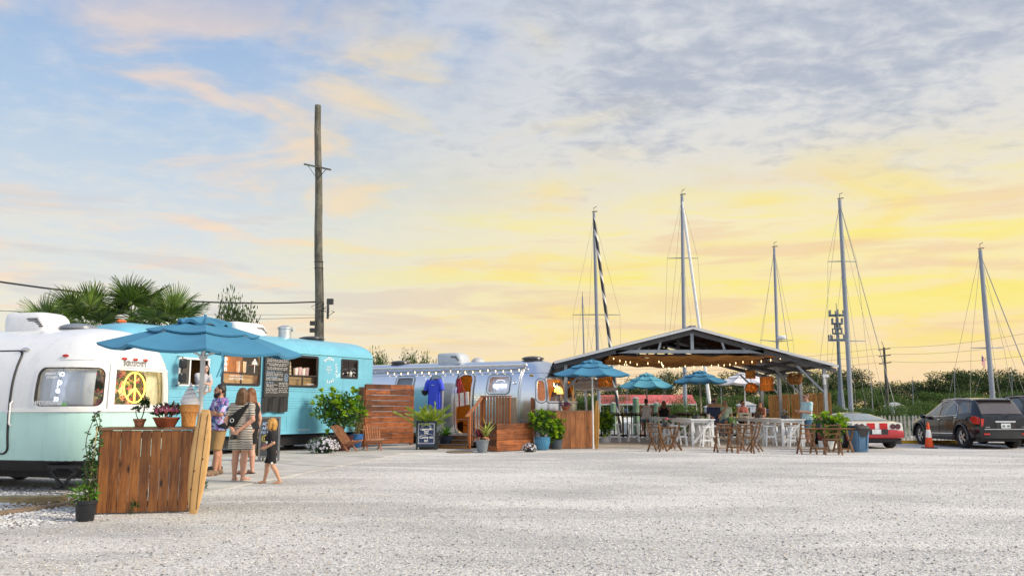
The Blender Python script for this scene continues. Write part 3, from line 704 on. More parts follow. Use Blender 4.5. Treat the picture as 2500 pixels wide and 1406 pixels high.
for i in range(2):
    b = MB(); b.lathe([(.03, 0), (.035, .1), (.02, .16), (.012, .2)], 10, (T2.S((h3[0] + h3[1]) / 2, 2., 0.)[0] + .12 + .08 * i, -W2 + .12, 2.33)); b.build('bottle', PRINTW, t2, smooth=True)
b = MB(); b.box((xb0 + .6, .1, 2.62), (1.6, .3, .03)); b.build('back_shelf', M('steel', (.5, .5, .52), .35, metal=1.), t2)
# driver window: left sliding pane, frame, mirrors
am = (h4[0] + h4[1]) / 2 + .12
b = MB(); T2.pane(b, (am, h4[1], h4[2], h4[3], .01), -.02); w = b.build('window', GLASS('glass_yellow', (.80, .74, .30), .12), t2)
b = MB(); T2.band(b, h4, -.02, .03, -.03, .012); m = T2.frame(am, 2.26, -.015); b.box(m.translation, (.04, .03, .68)); b.build('frame', WHITE, w)
for z0, z1 in ((2.33, 2.58), (1.98, 2.22)):
    a, z = T2.find(437, 905); m = T2.frame(a + .04, (z0 + z1) / 2, .22); b = MB()
    rows = [[(x * sx_, y, zz * sx_) for x, zz in [(.10 * math.copysign(abs(cos(q)) ** .5, cos(q)), (z1 - z0) / 2 * math.copysign(abs(sin(q)) ** .5, sin(q))) for q in [2 * pi * k / 20 for k in range(20)]]] for y, sx_ in ((-.05, .7), (-.03, 1), (.03, 1), (.035, .9))]
    b.grid(rows, cu=True); b.add(rows[0], [tuple(range(20))]); b.add(rows[-1], [tuple(range(20))]); b.v = [tuple(V(p) + m.translation) for p in b.v]
    mr = b.build('side_mirror', M('mirror_black', (.015, .017, .022), .35), t2, smooth=True)
b = MB(); a, z = T2.find(437, 905); b.tube([T2.S(a + .06, 2.64, 0.), T2.S(a + .06, 2.62, .22), T2.S(a + .06, 1.95, .22), T2.S(a + .06, 1.90, 0.)], .014, 6); b.build('mirror_arm', BLACK, t2)
# lettering on the bus
a, z = T2.find(552, 880)
for i, ch in enumerate('open'): text(ch, .20, 'lettering', PRINTW, t2, M_=T2.frame(a, 2.80 - .135 * i, .006), ext=.001, off=.008)
a, z = T2.find(576, 921)
for s_, zz, sz in (('CAFE HOURS', 2.205, .075), ('7AM TO 2PM', 2.125, .085)): text(s_, sz, 'lettering', PRINTW, t2, M_=T2.frame(a, zz, .006), ext=.001)
a, z = T2.find(621, 888); m = T2.frame(a, 2.52, .006); b = MB()
b.bar(m @ V((0, -.2, 0)), m @ V((0, .05, 0)), .016, .004, (0, 1, 0)); b.lathe([(.03, 0), (.03, .004)], 12); k = len(b.v) - 24; b.v[k:] = [tuple(m @ (V(p) + V((0, .15, 0)))) for p in b.v[k:]]
for an in (15, 50, 85, 130, 165, 200, 340):
    e = V((cos(rad(an)) * .12, .05 + sin(rad(an)) * .09, 0)); mid = V((cos(rad(an)) * .06, .06 + sin(rad(an)) * .06, 0))
    pr = V((-(e - mid).y, (e - mid).x, 0)).normalized() * .016
    b.add([m @ V((0, .04, .001)), m @ (mid + pr), m @ e, m @ (mid - pr)], [(0, 1, 2, 3)])
b.build('palm_emblem', PRINTW, t2)
a0, z0_ = T2.find(803, 908); a0_, z0_ = a0, 2.50
arc = 'RAGGA SURF CAFE'; Ra = .36
for i, ch in enumerate(arc):
    if ch == ' ': continue
    an = rad(128 - 232 * i / (len(arc) - 1)); m = T2.frame(a0_, z0_, .008) @ Matrix.Translation((Ra * .86 * cos(an), Ra * sin(an), 0)) @ Matrix.Rotation(an - pi / 2, 4, 'Z')
    text(ch, .115, 'logo_letter', PRINTW, t2, M_=m, ext=.001, off=.003)
for s_, dz in (('EAST', .09), ('COAST', 0), ('FL', -.09)): text(s_, .075, 'logo_letter', PRINTW, t2, M_=T2.frame(a0_, z0_ + dz, .008) @ Matrix.Translation((-.02, 0, 0)), ext=.001, off=.001, space=1.15)
a, z = T2.find(741, 1050); text('MFD2850107', .085, 'lettering', PRINTW, t2, M_=T2.frame(a, .70, .012), ext=.001)
a, z = T2.find(757, 935); text('raggasurfcafe', .055, 'lettering', PRINTW, t2, M_=T2.frame(a, 2.05, .006), ext=.001)
a, z = T2.find(844, 910); text('PHONE', .05, 'lettering', PRINTW, t2, M_=T2.frame(a, 2.42, .006), ext=.001) if False else None
# roof gear of the bus
def roofpt(px, py, D): return loc_in(P(px, py, D), loc2, rz2)
lp = roofpt(612, 795, 24.0); roof_unit('air_conditioner', M('ac_white', (.78, .79, .80), .4, var=.03), t2, (lp.x, 0, 3.47), (1.25, .8, .34))
lp = roofpt(723, 800, 25.2); b = MB(); b.lathe([(.2, 0), (.2, .3), (.23, .31), (.23, .36), (.1, .42), (.02, .43)], 18, (lp.x, 0, 3.46)); b.box((lp.x + .28, -.05, 3.78), (.1, .1, .12)); b.build('exhaust_fan', M('galvanised', (.62, .64, .66), .42, metal=.8, var=.1), t2, smooth=True)
lp = roofpt(786, 820, 26.2); vent(t2, (lp.x, 0, 3.48), r=.42)
for px in (323, 336, 349):
    lp = roofpt(px, 778, 20.2); b = MB(); b.sph((lp.x, -.25, 3.50), (.055, .055, .05), 10, 6); b.build('marker_light', M('amber_lens', (.60, .12, .015), .3), t2, smooth=True)
for sx_, s2_ in ((-1.15, 1), (-6.5, 1)):
    for y in (-.98, .98):
        b = MB(); b.lathe([(.2, -.13), (.46, -.13), (.5, -.07), (.5, .07), (.46, .13), (.2, .13)], 26); b.v = [(p[0] + sx_, p[2] + y, p[1] + .60) for p in b.v]; w = b.build('wheel', BLACK, t2, smooth=True)
        b = MB(); b.lathe([(.05, -.10), (.27, -.09), (.29, -.13), (.2, -.02), (.2, .12)], 20); b.v = [(p[0] + sx_, p[2] + y, p[1] + .60) for p in b.v]; b.build('rim', M('rim_grey', (.10, .11, .12), .5), w, smooth=True)
        b = MB(); b.tube([(sx_ + .62 * cos(q), y * 1.19, .60 + .62 * sin(q)) for q in [pi * k / 14 for k in range(1, 14)]], .02, 6); b.build('arch_trim', BLUE, t2)
# menu board hanging on the bus
a0, a1 = sorted((T2.find(640, 920)[0], T2.find(701, 920)[0])); am = (a0 + a1) / 2; mw = a1 - a0
mb_loc = T2.world(T2.S(np.array(am), np.array(2.27), .07)); mb = thing('menu_board', 'tall black chalk style menu board with white writing hung between two bus windows', 'menu board', mb_loc, rz2)
b = MB(); b.box((0, 0, 0), (mw, .05, 1.24)); b.build('board', M('board_black', (.035, .034, .032), .7, var=.2), mb, bevel=.006)
def fm_(x, z): return Matrix.Translation((x, -.028, z)) @ Matrix.Rotation(pi / 2, 4, 'X')
chalk = M('chalk_white', (.80, .80, .78), .8, var=.05); chb = M('chalk_blue', (.35, .50, .72), .8); LTR = []
text("CHEF'S FAVORITE TACOS", .082, 'heading', chb, mb, M_=fm_(0, .545), ext=.001, off=.002)
def scribble(b, x0, x1, z, h=.030):
    x = x0
    while x < x1:
        w = R.uniform(.04, .11); w = min(w, x1 - x); y = x
        while y < x + w - .008:
            hh = h * R.choice((.6, .6, .8, 1)); lw = R.uniform(.006, .016); zz = z + R.uniform(-.003, .003)
            b.bar((y + lw / 2, -.027, zz - h * .5), (y + lw / 2 + R.uniform(-.004, .006), -.027, zz - h * .5 + hh), lw * .55, .003, (0, 1, 0)); b.box((y + lw * .7, -.027, zz - h * .5 + hh * R.choice((.1, .9, .5))), (lw * 1.2, .003, .007)); y += lw + .008
        x += w + .018
b = MB()
for i, (x0_, x1_, z) in enumerate(((-.22, .24, .485), (-.34, .34, .435), (-.34, .36, .39), (-.34, .34, .325), (-.27, .28, .28), (-.34, .34, .21), (-.32, .30, .165), (-.35, .18, .045), (-.35, .2, 0), (-.35, .19, -.09), (-.35, .18, -.13), (.06, .36, -.21), (.06, .36, -.25), (-.34, .02, -.27), (.06, .35, -.30), (-.34, -.1, -.32), (.06, .35, -.36), (-.35, .03, -.38), (.06, .34, -.42), (-.35, .02, -.43), (.06, .35, -.47), (-.35, .05, -.49))):
    f = mw / .80; scribble(b, x0_ * f, x1_ * f, z)
o = tag(b.build('handwriting', chalk, mb), kind='stuff')
b = MB(); f = mw / .8; scribble(b, -.35 * f, -.08 * f, .095, .045); scribble(b, -.35 * f, .0, -.045, .045); scribble(b, -.35 * f, -.12 * f, -.205, .05); b.box((.06, -.027, .09), (.22, .002, .008)); tag(b.build('blue_handwriting', chb, mb), kind='stuff')
b = MB()
for k in range(14):
    q = 2 * pi * k / 14; b.bar((.29 * f + cos(q) * .06, -.027, -.06 + sin(q) * .085), (.29 * f + cos(q) * .085, -.027, -.06 + sin(q) * .12), .012, .003, (0, 1, 0))
for k in range(3): b.bar((.24 * f, -.027, -.02 - k * .045), (.33 * f, -.027, -.045 - k * .045), .014, .003, (0, 1, 0))
b.build('sun_burst', chb, mb)
cl = thing('black_cloth', 'black cloth hanging below the menu board on the blue bus', 'cloth', mb_loc + np.array([0, 0, -.62]), rz2)
b = MB(); rows = [[(x, -.01 - .02 * sin(x * 17 + z * 3) - .012 * sin(x * 31) - (.0), -z - (.02 * sin(x * 9) if z > .4 else 0)) for x in np.linspace(-mw / 2 - .01, mw / 2 - .03, 28)] for z in np.linspace(0, .42, 8)]
b.grid(rows); b.build('sheet', M('cloth_black', (.012, .011, .012), .6), cl, smooth=True)
# ================================================================= polished aluminium trailer
rz3 = rad(-28.4); u3 = np.array([cos(rz3), sin(rz3), 0]); in3 = np.array([-sin(rz3), cos(rz3), 0]); C3 = 1.32
ps = np.array(P(1265, 950, 26.0)); loc3 = ps - u3 * .0 + in3 * 1.2; loc3[2] = 0
T3 = Shell(8.2, 1.2, .46, 1.45, 2.90, C3, 1.2, 2.5, 2.35, 2.2, .10, loc3, rz3)
t3 = thing('camper_trailer', 'long polished silver aluminium camper trailer with an open door and string lights', 'trailer', loc3, rz3)
am_ = bpy.data.materials.new('polished_aluminium'); am_.use_nodes = True; t = NT(am_.node_tree); bb = am_.node_tree.nodes['Principled BSDF']
co = t.n('ShaderNodeTexCoord').outputs['Object']
nn = t.noise(t.n('ShaderNodeVectorMath', dict(operation='MULTIPLY'), i0=co, i1=(1.2, 1.2, .5)).outputs[0], 1.6, 4, .6)
t.set(bb.inputs['Base Color'], t.mix(nn, (.70, .74, .80), (.86, .88, .90))); bb.inputs['Metallic'].default_value = 1.
t.set(bb.inputs['Roughness'], t.m('MULTIPLY_ADD', t.noise(co, 9., 4, .7), .16, .16))
t.set(bb.inputs['Normal'], t.n('ShaderNodeBump', Strength=.10, Distance=.05, Height=t.noise(co, 3.5, 3, .5)).outputs[0])
hd = T3.rect(1121, 908, 1158, 1056, .18); hd = (hd[0], hd[1], .52, 2.42, .2)
hw = T3.rect(1196, 914, 1243, 953, .09); hw = (hw[0], hw[1], 1.83, 2.34, .09)
hl = T3.rect(971, 919, 1009, 945, .09); hl = (hl[0], hl[1], 1.85, 2.36, .09)
a_c0 = T3.find(1337, 955)[0]; a_c1 = T3.find(1378, 955)[0]; a_w0 = T3.find(1311, 955)[0]; a_w1 = T3.find(1332, 955)[0]
hc = (min(a_c0, a_c1), max(a_c0, a_c1), 1.55, 2.24, .04); hv = (min(a_w0, a_w1), max(a_w0, a_w1), 1.55, 2.20, .12)
hx = (-1.9, hc[0] - .09, 1.55, 2.2, .12)
H3 = (hd, hw, hl, hc, hv, hx)
b = MB(); T3.body(b, H3); b.build('body_shell', am_, t3, smooth=True)
b = MB(); T3.body(b, H3, off=-.05); b.build('interior_lining', M('orange_lining', (.72, .40, .10), .7), t3, smooth=True)
b = MB(); b.box((-3.8, 0, .46), (8.2, 2.2, .06)); b.build('trailer_floor', M('floor_tan', (.30, .18, .08), .7), t3)
b = MB(); b.box((-4.2, 0, .38), (7.2, 2.0, .16)); b.build('underbelly', M('underbelly_black', (.012, .013, .016), .55), t3)
for h in (hw, hl, hc, hv, hx):
    b = MB(); T3.pane(b, h, -.01); w = b.build('window', GLD if h in (hl,) else GLS, t3, smooth=True)
    b = MB(); T3.band(b, h, -.01, .04, -.02, .022); b.build('frame', ALU, w); b = MB(); T3.rim(b, h, .012, .022, .055); b.build('gasket', M('seal_grey', (.16, .17, .18), .5), w)
b = MB(); T3.pane(b, (hl[0] - .05, hl[1] + .05, 1.8, 2.4, .02), -.12, wob=.01); b.build('curtain', cur, t3)
b = MB(); T3.pane(b, (hw[0] - .05, hw[1] + .05, 1.8, 2.4, .02), -.14, wob=.012); b.build('curtain', cur, t3)
b = MB(); T3.band(b, hd, -.02, .045, -.03, .03); b.build('door_frame', ALU, t3); b = MB(); T3.rim(b, hd, .014, .03, .06); b.build('door_seal', M('seal_grey', (.16, .17, .18), .5), t3, smooth=True)
for z in (.98, 2.44): b = MB(); T3.line(b, -2.2, T3.B, z, .006, .002); b.build('panel_seam', M('seam_alu', (.45, .47, .50), .4, metal=1.), t3)
for a in list(np.arange(T3.A + .02, T3.B, 1.18)):
    if any(h[0] - .06 < a < h[1] + .06 for h in (hd, hw, hl)): continue
    zz = np.linspace(.5, 2.6, 14); b = MB(); b.tube([tuple(x) for x in T3.S(np.full(14, a), zz, np.full(14, .002))], .006, 5); b.build('panel_seam', M('seam_alu', (.45, .47, .50), .4, metal=1.), t3)
for dz in (0,): # grab rail pair beside the nose
    zz = np.linspace(.6, 2.72, 18); b = MB()
    for da in (-.035, .035): b.tube([tuple(x) for x in T3.S(np.full(18, T3.A - .02 + da), zz, np.full(18, .02))], .014, 6)
    b.build('awning_arm', ALU, t3, smooth=True)
b = MB(); aa = np.linspace(T3.A - .12, T3.B, 20); b.tube([tuple(x) for x in T3.S(aa, np.full(20, 2.62), np.full(20, .10))], .055, 10); b.build('awning_roll', M('awning_grey', (.66, .67, .69), .4, var=.04), t3, smooth=True)
b = MB(); b.sph(T3.S(T3.A - .13, 2.63, .10), .075, 10, 8); b.build('awning_end_cap', ALU, t3, smooth=True)
a, z = T3.find(1298, 917); m = T3.frame(a, z, .015); b = MB(); b.sph((0, 0, 0), (.075, .035, .03), 10, 6); b.v = [tuple(m @ V(p)) for p in b.v]; b.build('marker_light', M('amber_lens2', (.45, .30, .06), .3), t3, smooth=True)
a, z = T3.find(1257, 934); m = T3.frame(a, z, .01); b = MB(); b.tube([m @ V((.05 * cos(q), .05 * sin(q), 0)) for q in [2 * pi * k / 14 for k in range(14)]], .014, 6, closed=True); b.build('water_inlet', ALU, t3)
a, z = T3.find(1358, 922); m = T3.frame(a, 2.36, .03); text('AIRSTREAM', .12, 'raised_lettering', M('letter_black', (.02, .02, .02), .4), t3, M_=m, ext=.012, off=.006)
for px in (1345, 1366): a, z = T3.find(px, 917); m = T3.frame(a, z, .02); b = MB(); b.sph((0, 0, 0), (.04, .025, .03), 10, 6); b.v = [tuple(m @ V(p)) for p in b.v]; b.build('marker_light', M('amber_lens2', (.45, .30, .06), .3), t3, smooth=True)
a, z = T3.find(1220, 936); text('open', .25, 'neon_letter', NEONW, t3, M_=T3.frame(a, 2.07, -.03), ext=.008, off=.008)
b = MB(); m = T3.frame(a, 2.17, -.03); b.tube([m @ V((.16 * cos(q), .07 * sin(q) + .01, 0)) for q in [pi * k / 10 for k in range(11)]], .008, 5); b.build('neon_arc', NEONW, t3)
# interior seen through door and end windows
orw = WOOD('orange_wood', (.50, .20, .03), (.80, .42, .08), 'x', .15, .5, False)
xd = T3.S((hd[0] + hd[1]) / 2, 1., 0.)[0]
for i in range(2):
    b = MB(); b.box((xd - .2, -.25, .64 + i * .27), (.5, .5, .25)); dw = b.build('drawer', orw, t3, bevel=.01); b = MB(); b.box((xd - .2, -.51, .68 + i * .27), (.12, .02, .03)); b.build('handle', BLACK, dw)
b = MB(); b.box((xd + .32, -.2, .85), (.45, .5, .66)); b.build('cabinet', orw, t3, bevel=.01)
b = MB(); b.box((xd + .32, -.2, 1.2), (.6, .55, .03)); b.build('cabinet_top', M('top_grey', (.6, .6, .6), .5), t3)
b = MB(); b.lathe([(.04, 0), (.05, .03), (.05, .16), (.02, .2), (.02, .24)], 12, (xd + .38, -.4, 1.215)); b.build('bottle', M('bottle_white', (.75, .8, .85), .3), t3, smooth=True)
b = MB(); b.lathe([(.09, 0), (.09, .12), (.05, .2), (.09, .34), (.03, .4)], 12, (xd + .15, -.3, 1.215)); b.build('figurine', orw, t3, smooth=True)
for i in range(4): b = MB(); b.lathe([(.02, 0), (.13, .02), (.13, .05), (.06, .14), (.02, .15)], 14, (xd + .3, .15, 2.05 - i * .17)); b.build('hanging_hat', M('straw_dark', (.22, .05, .02), .8) if i % 2 else M('straw_tan', (.55, .38, .2), .8), t3, smooth=True)
b = MB(); b.box((xd - .15, .25, 1.25), (.75, .06, .9)); b.build('dark_cloth_rack', M('rack_black', (.015, .015, .02), .8), t3)
lamp('cabin_lamp', (xd, .1, 2.5), 26, (1., .70, .30), .2, t3)
lamp('window_lamp', (C3 - .75, .1, 2.1), 22, (1., .64, .18), .1, t3)
b = MB(); b.lathe([(.03, .24), (.12, .16), (.16, .0), (.155, .0), (.11, .15)], 14, (C3 - .55, .15, 1.8)); b.build('lamp_shade', M('shade_glow', (.9, .6, .2), .6, em=(1., .55, .12), es=2.5, var=0), t3, smooth=True)
b = MB(); b.box((C3 - .6, .1, 1.5), (.5, 1.4, .04)); b.build('desk', orw, t3)
b = MB(); b.box((C3 - .5, -.35, 1.68), (.03, .3, .34), Matrix.Rotation(rad(14), 3, 'Y')); b.build('easel_card', M('card_dark', (.10, .06, .03), .7), t3)
# the open door leaf folded back against the body
am = hd[1] + .62; m = T3.frame(am, 1.47, .22) @ Matrix.Rotation(rad(-9), 4, 'Y'); dw_ = (hd[1] - hd[0]) / 2; b = MB()
def rr2(w, h, r, n=6): return [(sx_ * (w - r) + r * cos(rad(t0 + 90 * i / (n - 1))), sz_ * (h - r) + r * sin(rad(t0 + 90 * i / (n - 1)))) for sx_, sz_, t0 in ((1, 1, 0), (-1, 1, 90), (-1, -1, 180), (1, -1, 270)) for i in range(n)]
o_ = rr2(dw_, .94, .2); b.prism(o_, -.02, .02, lambda u, v, d: m @ V((u, v, d))); dl = b.build('door', M('door_inner', (.55, .60, .62), .35, metal=.5, var=.1), t3)
b = MB(); b.tube([m @ V((u, v, .02)) for u, v in o_], .022, 6, closed=True); b.build('door_rim', ALU, dl, smooth=True)
o2 = rr2(dw_ * .72, .32, .18); b = MB(); b.prism(o2, .022, .026, lambda u, v, d: m @ V((u, v + .48, d))); pn = b.build('door_window', M('door_glass', (.05, .08, .08), .08, var=0), dl)
b = MB(); b.tube([m @ V((u, v + .48, .026)) for u, v in o2], .018, 6, closed=True); b.build('window_rim', ALU, dl, smooth=True)
DOORM = Matrix.Translation(loc3) @ Matrix.Rotation(rz3, 4, 'Z') @ m
# blue T-shirt on a hanger, tote bags in the doorway
ts = tag(bpy.data.objects.new('tee_shirt', None), 'bright blue T-shirt on a hanger over the open door of the silver trailer', 'shirt'); COL.objects.link(ts)
ts.matrix_world = DOORM @ Matrix.Translation((.0, .42, .09)) @ Matrix.Rotation(-pi / 2, 4, 'X') @ Matrix.Rotation(pi, 4, 'Z') @ Matrix.Rotation(0, 4, 'X')
ts.matrix_world = Matrix.Translation(DOORM @ V((0, .82, .10))) @ Matrix.Rotation(rz3, 4, 'Z')
b = MB(); sil = [(.0, -.03), (.08, -.0), (.12, .01), (.26, -.07), (.37, -.34), (.27, -.39), (.22, -.25), (.23, -.95), (.0, -.98)]
full = sil + [(-x, z) for x, z in sil[::-1][1:-1]]
rows = []
for y, k in ((-.045, .9), (-.055, .8), (.02, .9), (.03, .8)): pass
n_ = len(full); cz = -.45
b.add([(x, -.05 - .012 * sin(x * 30), z) for x, z in full] + [(x * .96, .04, z) for x, z in full], [(i, (i + 1) % n_, (i + 1) % n_ + n_, i + n_) for i in range(n_)])
gv = []
for i, z in enumerate(np.linspace(-.05, -.97, 14)):
    w_ = .24 if z < -.27 else .30
    gv.append([(x, -.075 - .018 * sin(x * 26 + z * 2) + .05 * (abs(x) / w_) ** 3, z + (.0)) for x in np.linspace(-w_ * (.55 if i == 0 else .92 if i < 4 else .96), w_ * (.55 if i == 0 else .92 if i < 4 else .96), 18)])
b.grid(gv)
for s_ in (-1, 1): b.tube([(s_ * .20, -.03, -.06), (s_ * .28, -.03, -.18), (s_ * .335, -.03, -.37)], [.08, .075, .07], 8)
b.build('shirt_body', M('shirt_blue', (.055, .10, .78), .75, var=.06), ts, smooth=True)
text('~', .2, 'emblem', PRINTW, ts, loc=(0, -.105, -.2), ext=.001)
b = MB(); b.tube([(-.19, 0, -.06), (0, 0, .03), (.19, 0, -.06)], .012, 6); b.tube([(0, 0, .03), (0, 0, .08), (.03, 0, .11), (.02, 0, .14)], .005, 5); b.build('hanger', WOOD('hanger_wood', (.4, .25, .12), (.6, .42, .22), 'x'), ts)
dm = Matrix.Translation(loc3) @ Matrix.Rotation(rz3, 4, 'Z') @ T3.frame((hd[0] + hd[1]) / 2, 1.75, -.02)
tb = thing('tote_bag', 'white canvas tote bag with dark red straps hanging in the doorway of the silver trailer', 'bag', dm.translation + V((-.02, 0, -.1)), rz3 + rad(10))
b = MB(); b.prism([(-.22, -.28), (.25, -.20), (.21, .22), (-.2, .16)], -.05, .05, lambda u, v, d: (u, d - .1, v)); b.build('bag_body', M('canvas', (.72, .68, .60), .85), tb, bevel=.02)
b = MB()
for x in (-.1, .1): b.bar((x + .02, -.155, -.25), (x, -.155, .2), .045, .006, (0, 1, 0)); b.tube([(x, -.15, .2), (x * .5 - .1, -.1, .5), (-.1, -.05, .62)], .018, 6)
b.build('strap', M('strap_red', (.35, .015, .03), .7), tb)
tb2 = thing('tote_bag', 'dark red bag hanging behind the white tote in the doorway of the silver trailer', 'bag', dm.translation + V((-.2, .15, .25)), rz3)
b = MB(); b.prism([(-.12, -.3), (.14, -.26), (.06, .3), (-.05, .32)], -.04, .04, lambda u, v, d: (u, d, v)); b.build('bag_body', M('bag_red', (.25, .012, .03), .75), tb2, bevel=.02)
b = MB(); b.tube([(-.02, 0, .3), (0, 0, .45), (.03, 0, .3)], .012, 6); b.build('strap', BLACK, tb2)
# roof gear
def r3(px, py, D): return loc_in(P(px, py, D), loc3, rz3)
lp = r3(1093, 870, 28.2); roof_unit('air_conditioner', M('ac_grey', (.50, .54, .58), .4, var=.04), t3, (lp.x, 0, 2.86), (1.05, .75, .36))
lp = r3(976, 885, 29.6); vent(t3, (lp.x, 0, 2.88), r=.38); lp = r3(1277, 875, 26.7); vent(t3, (lp.x + .1, 0, 2.88), r=.38)
lp = r3(1150, 880, 27.8); b = MB(); b.sph((lp.x, .1, 2.86), (.26, .26, .2), 14, 8); b.build('roof_dome', M('dome_grey', (.5, .5, .5), .5), t3, smooth=True)
for sx_ in (-3.4, -4.3):
    for y in (-1.0, 1.0): b = MB(); b.lathe([(.16, -.1), (.34, -.1), (.36, -.05), (.36, .05), (.34, .1), (.16, .1)], 22); b.v = [(p[0] + sx_, p[2] + y, p[1] + .515) for p in b.v]; b.build('wheel', BLACK, t3, smooth=True)
BULB = M('bulb_glow', (1., .85, .6), em=(1., .74, .38), es=3., var=0)
GLOW_N = M('bulb_cap', (.03, .03, .03), .6)
def string_lights(label, pts, nb, sag, rb=.03, group=None, mat=None):
    """a cable through pts with nb hanging bulbs"""
    o = thing('string_light', label, 'string light', pts[0], 0, group); p0 = V(pts[0]); path = []
    for i in range(len(pts) - 1):
        a, c = V(pts[i]) - p0, V(pts[i + 1]) - p0
        for k in range(9): t_ = k / 8; path.append(a.lerp(c, t_) - V((0, 0, 4 * sag * t_ * (1 - t_))))
    b = MB(); b.tube(path, .006, 5); b.build('cable', BLACK, o)
    bm_ = MB(); bm_.lathe([(.008, .02), (rb, -.02), (rb * .8, -.05), (.005, -.065)], 8); me = bm_.build('bulb', mat or BULB, o, smooth=True); cm = MB(); cm.lathe([(.012, 0), (.012, .04)], 6); cp = cm.build('socket', GLOW_N, me, (0, 0, .02))
    Ls = [0]
    for i in range(1, len(path)): Ls.append(Ls[-1] + (path[i] - path[i - 1]).length)
    for k in range(nb):
        d = (k + .5) / nb * Ls[-1]; i = max(j for j in range(len(Ls)) if Ls[j] <= d); i = min(i, len(path) - 2)
        q = path[i].lerp(path[i + 1], (d - Ls[i]) / max(1e-6, Ls[i + 1] - Ls[i])) - V((0, 0, .035))
        if k == 0: me.location = q
        else:
            c = me.copy(); COL.objects.link(c); c.location = q; c2_ = cp.copy(); COL.objects.link(c2_); c2_.parent = c
    return o
pts = [V(T3.world(T3.S(a, 2.53, .13))) for a in np.linspace(T3.A - .1, T3.A + 5.4, 5)]
sl3 = string_lights('string of warm bulbs under the awning of the silver trailer', pts, 19, .05, .016)

# the bus and the silver trailer stand farther off and are larger: set their real place and size
def place(objs, s):
    for o in objs:
        o.location = V((0, 0, CAMH)) + (o.location - V((0, 0, CAMH))) * s; o.scale = o.scale * s
S2, S3 = 1.08, 1.13
place([t2, mb, cl], S2); place([t3, ts, tb, tb2, sl3], S3)
# ---------------------------------------------------------------- plants
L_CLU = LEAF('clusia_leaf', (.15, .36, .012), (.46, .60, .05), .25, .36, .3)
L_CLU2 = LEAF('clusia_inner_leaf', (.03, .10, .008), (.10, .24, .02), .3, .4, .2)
L_DK = LEAF('dark_leaf', (.012, .045, .010), (.04, .11, .022), .3, .4, .12)
L_MID = LEAF('mid_leaf', (.05, .16, .014), (.18, .34, .04), .3, .42, .2)
L_RED = LEAF('red_cordyline_leaf', (.10, .008, .02), (.22, .03, .05), .35, .35, .2)
L_YEL = LEAF('yellow_palm_leaf', (.16, .30, .02), (.42, .48, .06), .2, .4, .3)
L_PALM = LEAF('fan_palm_leaf', (.030, .080, .014), (.17, .26, .04), .35, .4, .15)
SOIL = M('soil', (.03, .02, .014), .95)
BARK = M('bark', (.16, .13, .10), .9, var=.3, sc=14, bump=.5)
F_WHITE = LEAF('white_petal', (.60, .56, .66), (.78, .76, .78), .06, .6, .2)
F_PINK = LEAF('pink_petal', (.62, .02, .14), (.72, .30, .36), .2, .6, .2)
F_MIX = LEAF('purple_petal', (.16, .02, .06), (.42, .10, .22), .3, .6, .2)
F_ORG = LEAF('coral_petal', (.72, .22, .12), (.82, .42, .30), .15, .6, .2)
def pot(name, parent, prof, mat, c=(0, 0, 0), n=22, rim=True):
    b = MB(); r, h = prof[-1]; b.lathe(prof + [(r * .9, h), (r * .88, h - .03)], n, c); o = b.build(name, mat, parent, smooth=True)
    b = MB(); b.lathe([(.01, h - .04), (r * .9, h - .035)], n, c); b.build('soil', SOIL, parent); return o
def rosettes(parent, mes, tips, k=7, s=(.8, 1.15), name='leaf', spread=.75, limit=300):
    """leaf objects fanned round each stem tip (position, direction)"""
    cnt = 0
    for p, d in tips:
        d = V(d).normalized(); o_ = d.orthogonal().normalized(); q = d.cross(o_); ph = R.uniform(0, 6.3)
        for i in range(k):
            if cnt >= limit: return cnt
            a = ph + i * 2.4; t = spread * (.45 + .75 * (i / k)); dd = d * cos(t) + (o_ * cos(a) + q * sin(a)) * sin(t)
            m = aim(V(p) - d * (.045 * i / k), dd, R.uniform(-.3, .3), R.uniform(*s)); o = link(name, R.choice(mes), parent, M_=m); cnt += 1
    return cnt
def stuffleaves(name, parent, C, D, L, Wd, mat, up=None):
    vs, fs = leafquads(np.array(C, float), np.array(D, float), L, Wd, up); me = fastmesh(name, vs, fs, mat); return tag(link(name, me, parent), kind='stuff')
def ellcloud(N, c, r, shell=.5):
    d = NR.normal(size=(N, 3)); d /= np.linalg.norm(d, axis=1, keepdims=True); t = (shell + (1 - shell) * NR.uniform(0, 1, (N, 1))) ; return np.array(c) + d * t * np.array(r), d
CLU = [leafmesh(.165, .115, L_CLU, 1.55, .25, b_, 5, ex=.5) for b_ in (.05, .2)]
CLUS = [leafmesh(.13, .09, L_CLU, 1.55, .25, b_, 5, ex=.5) for b_ in (.05, .2)]
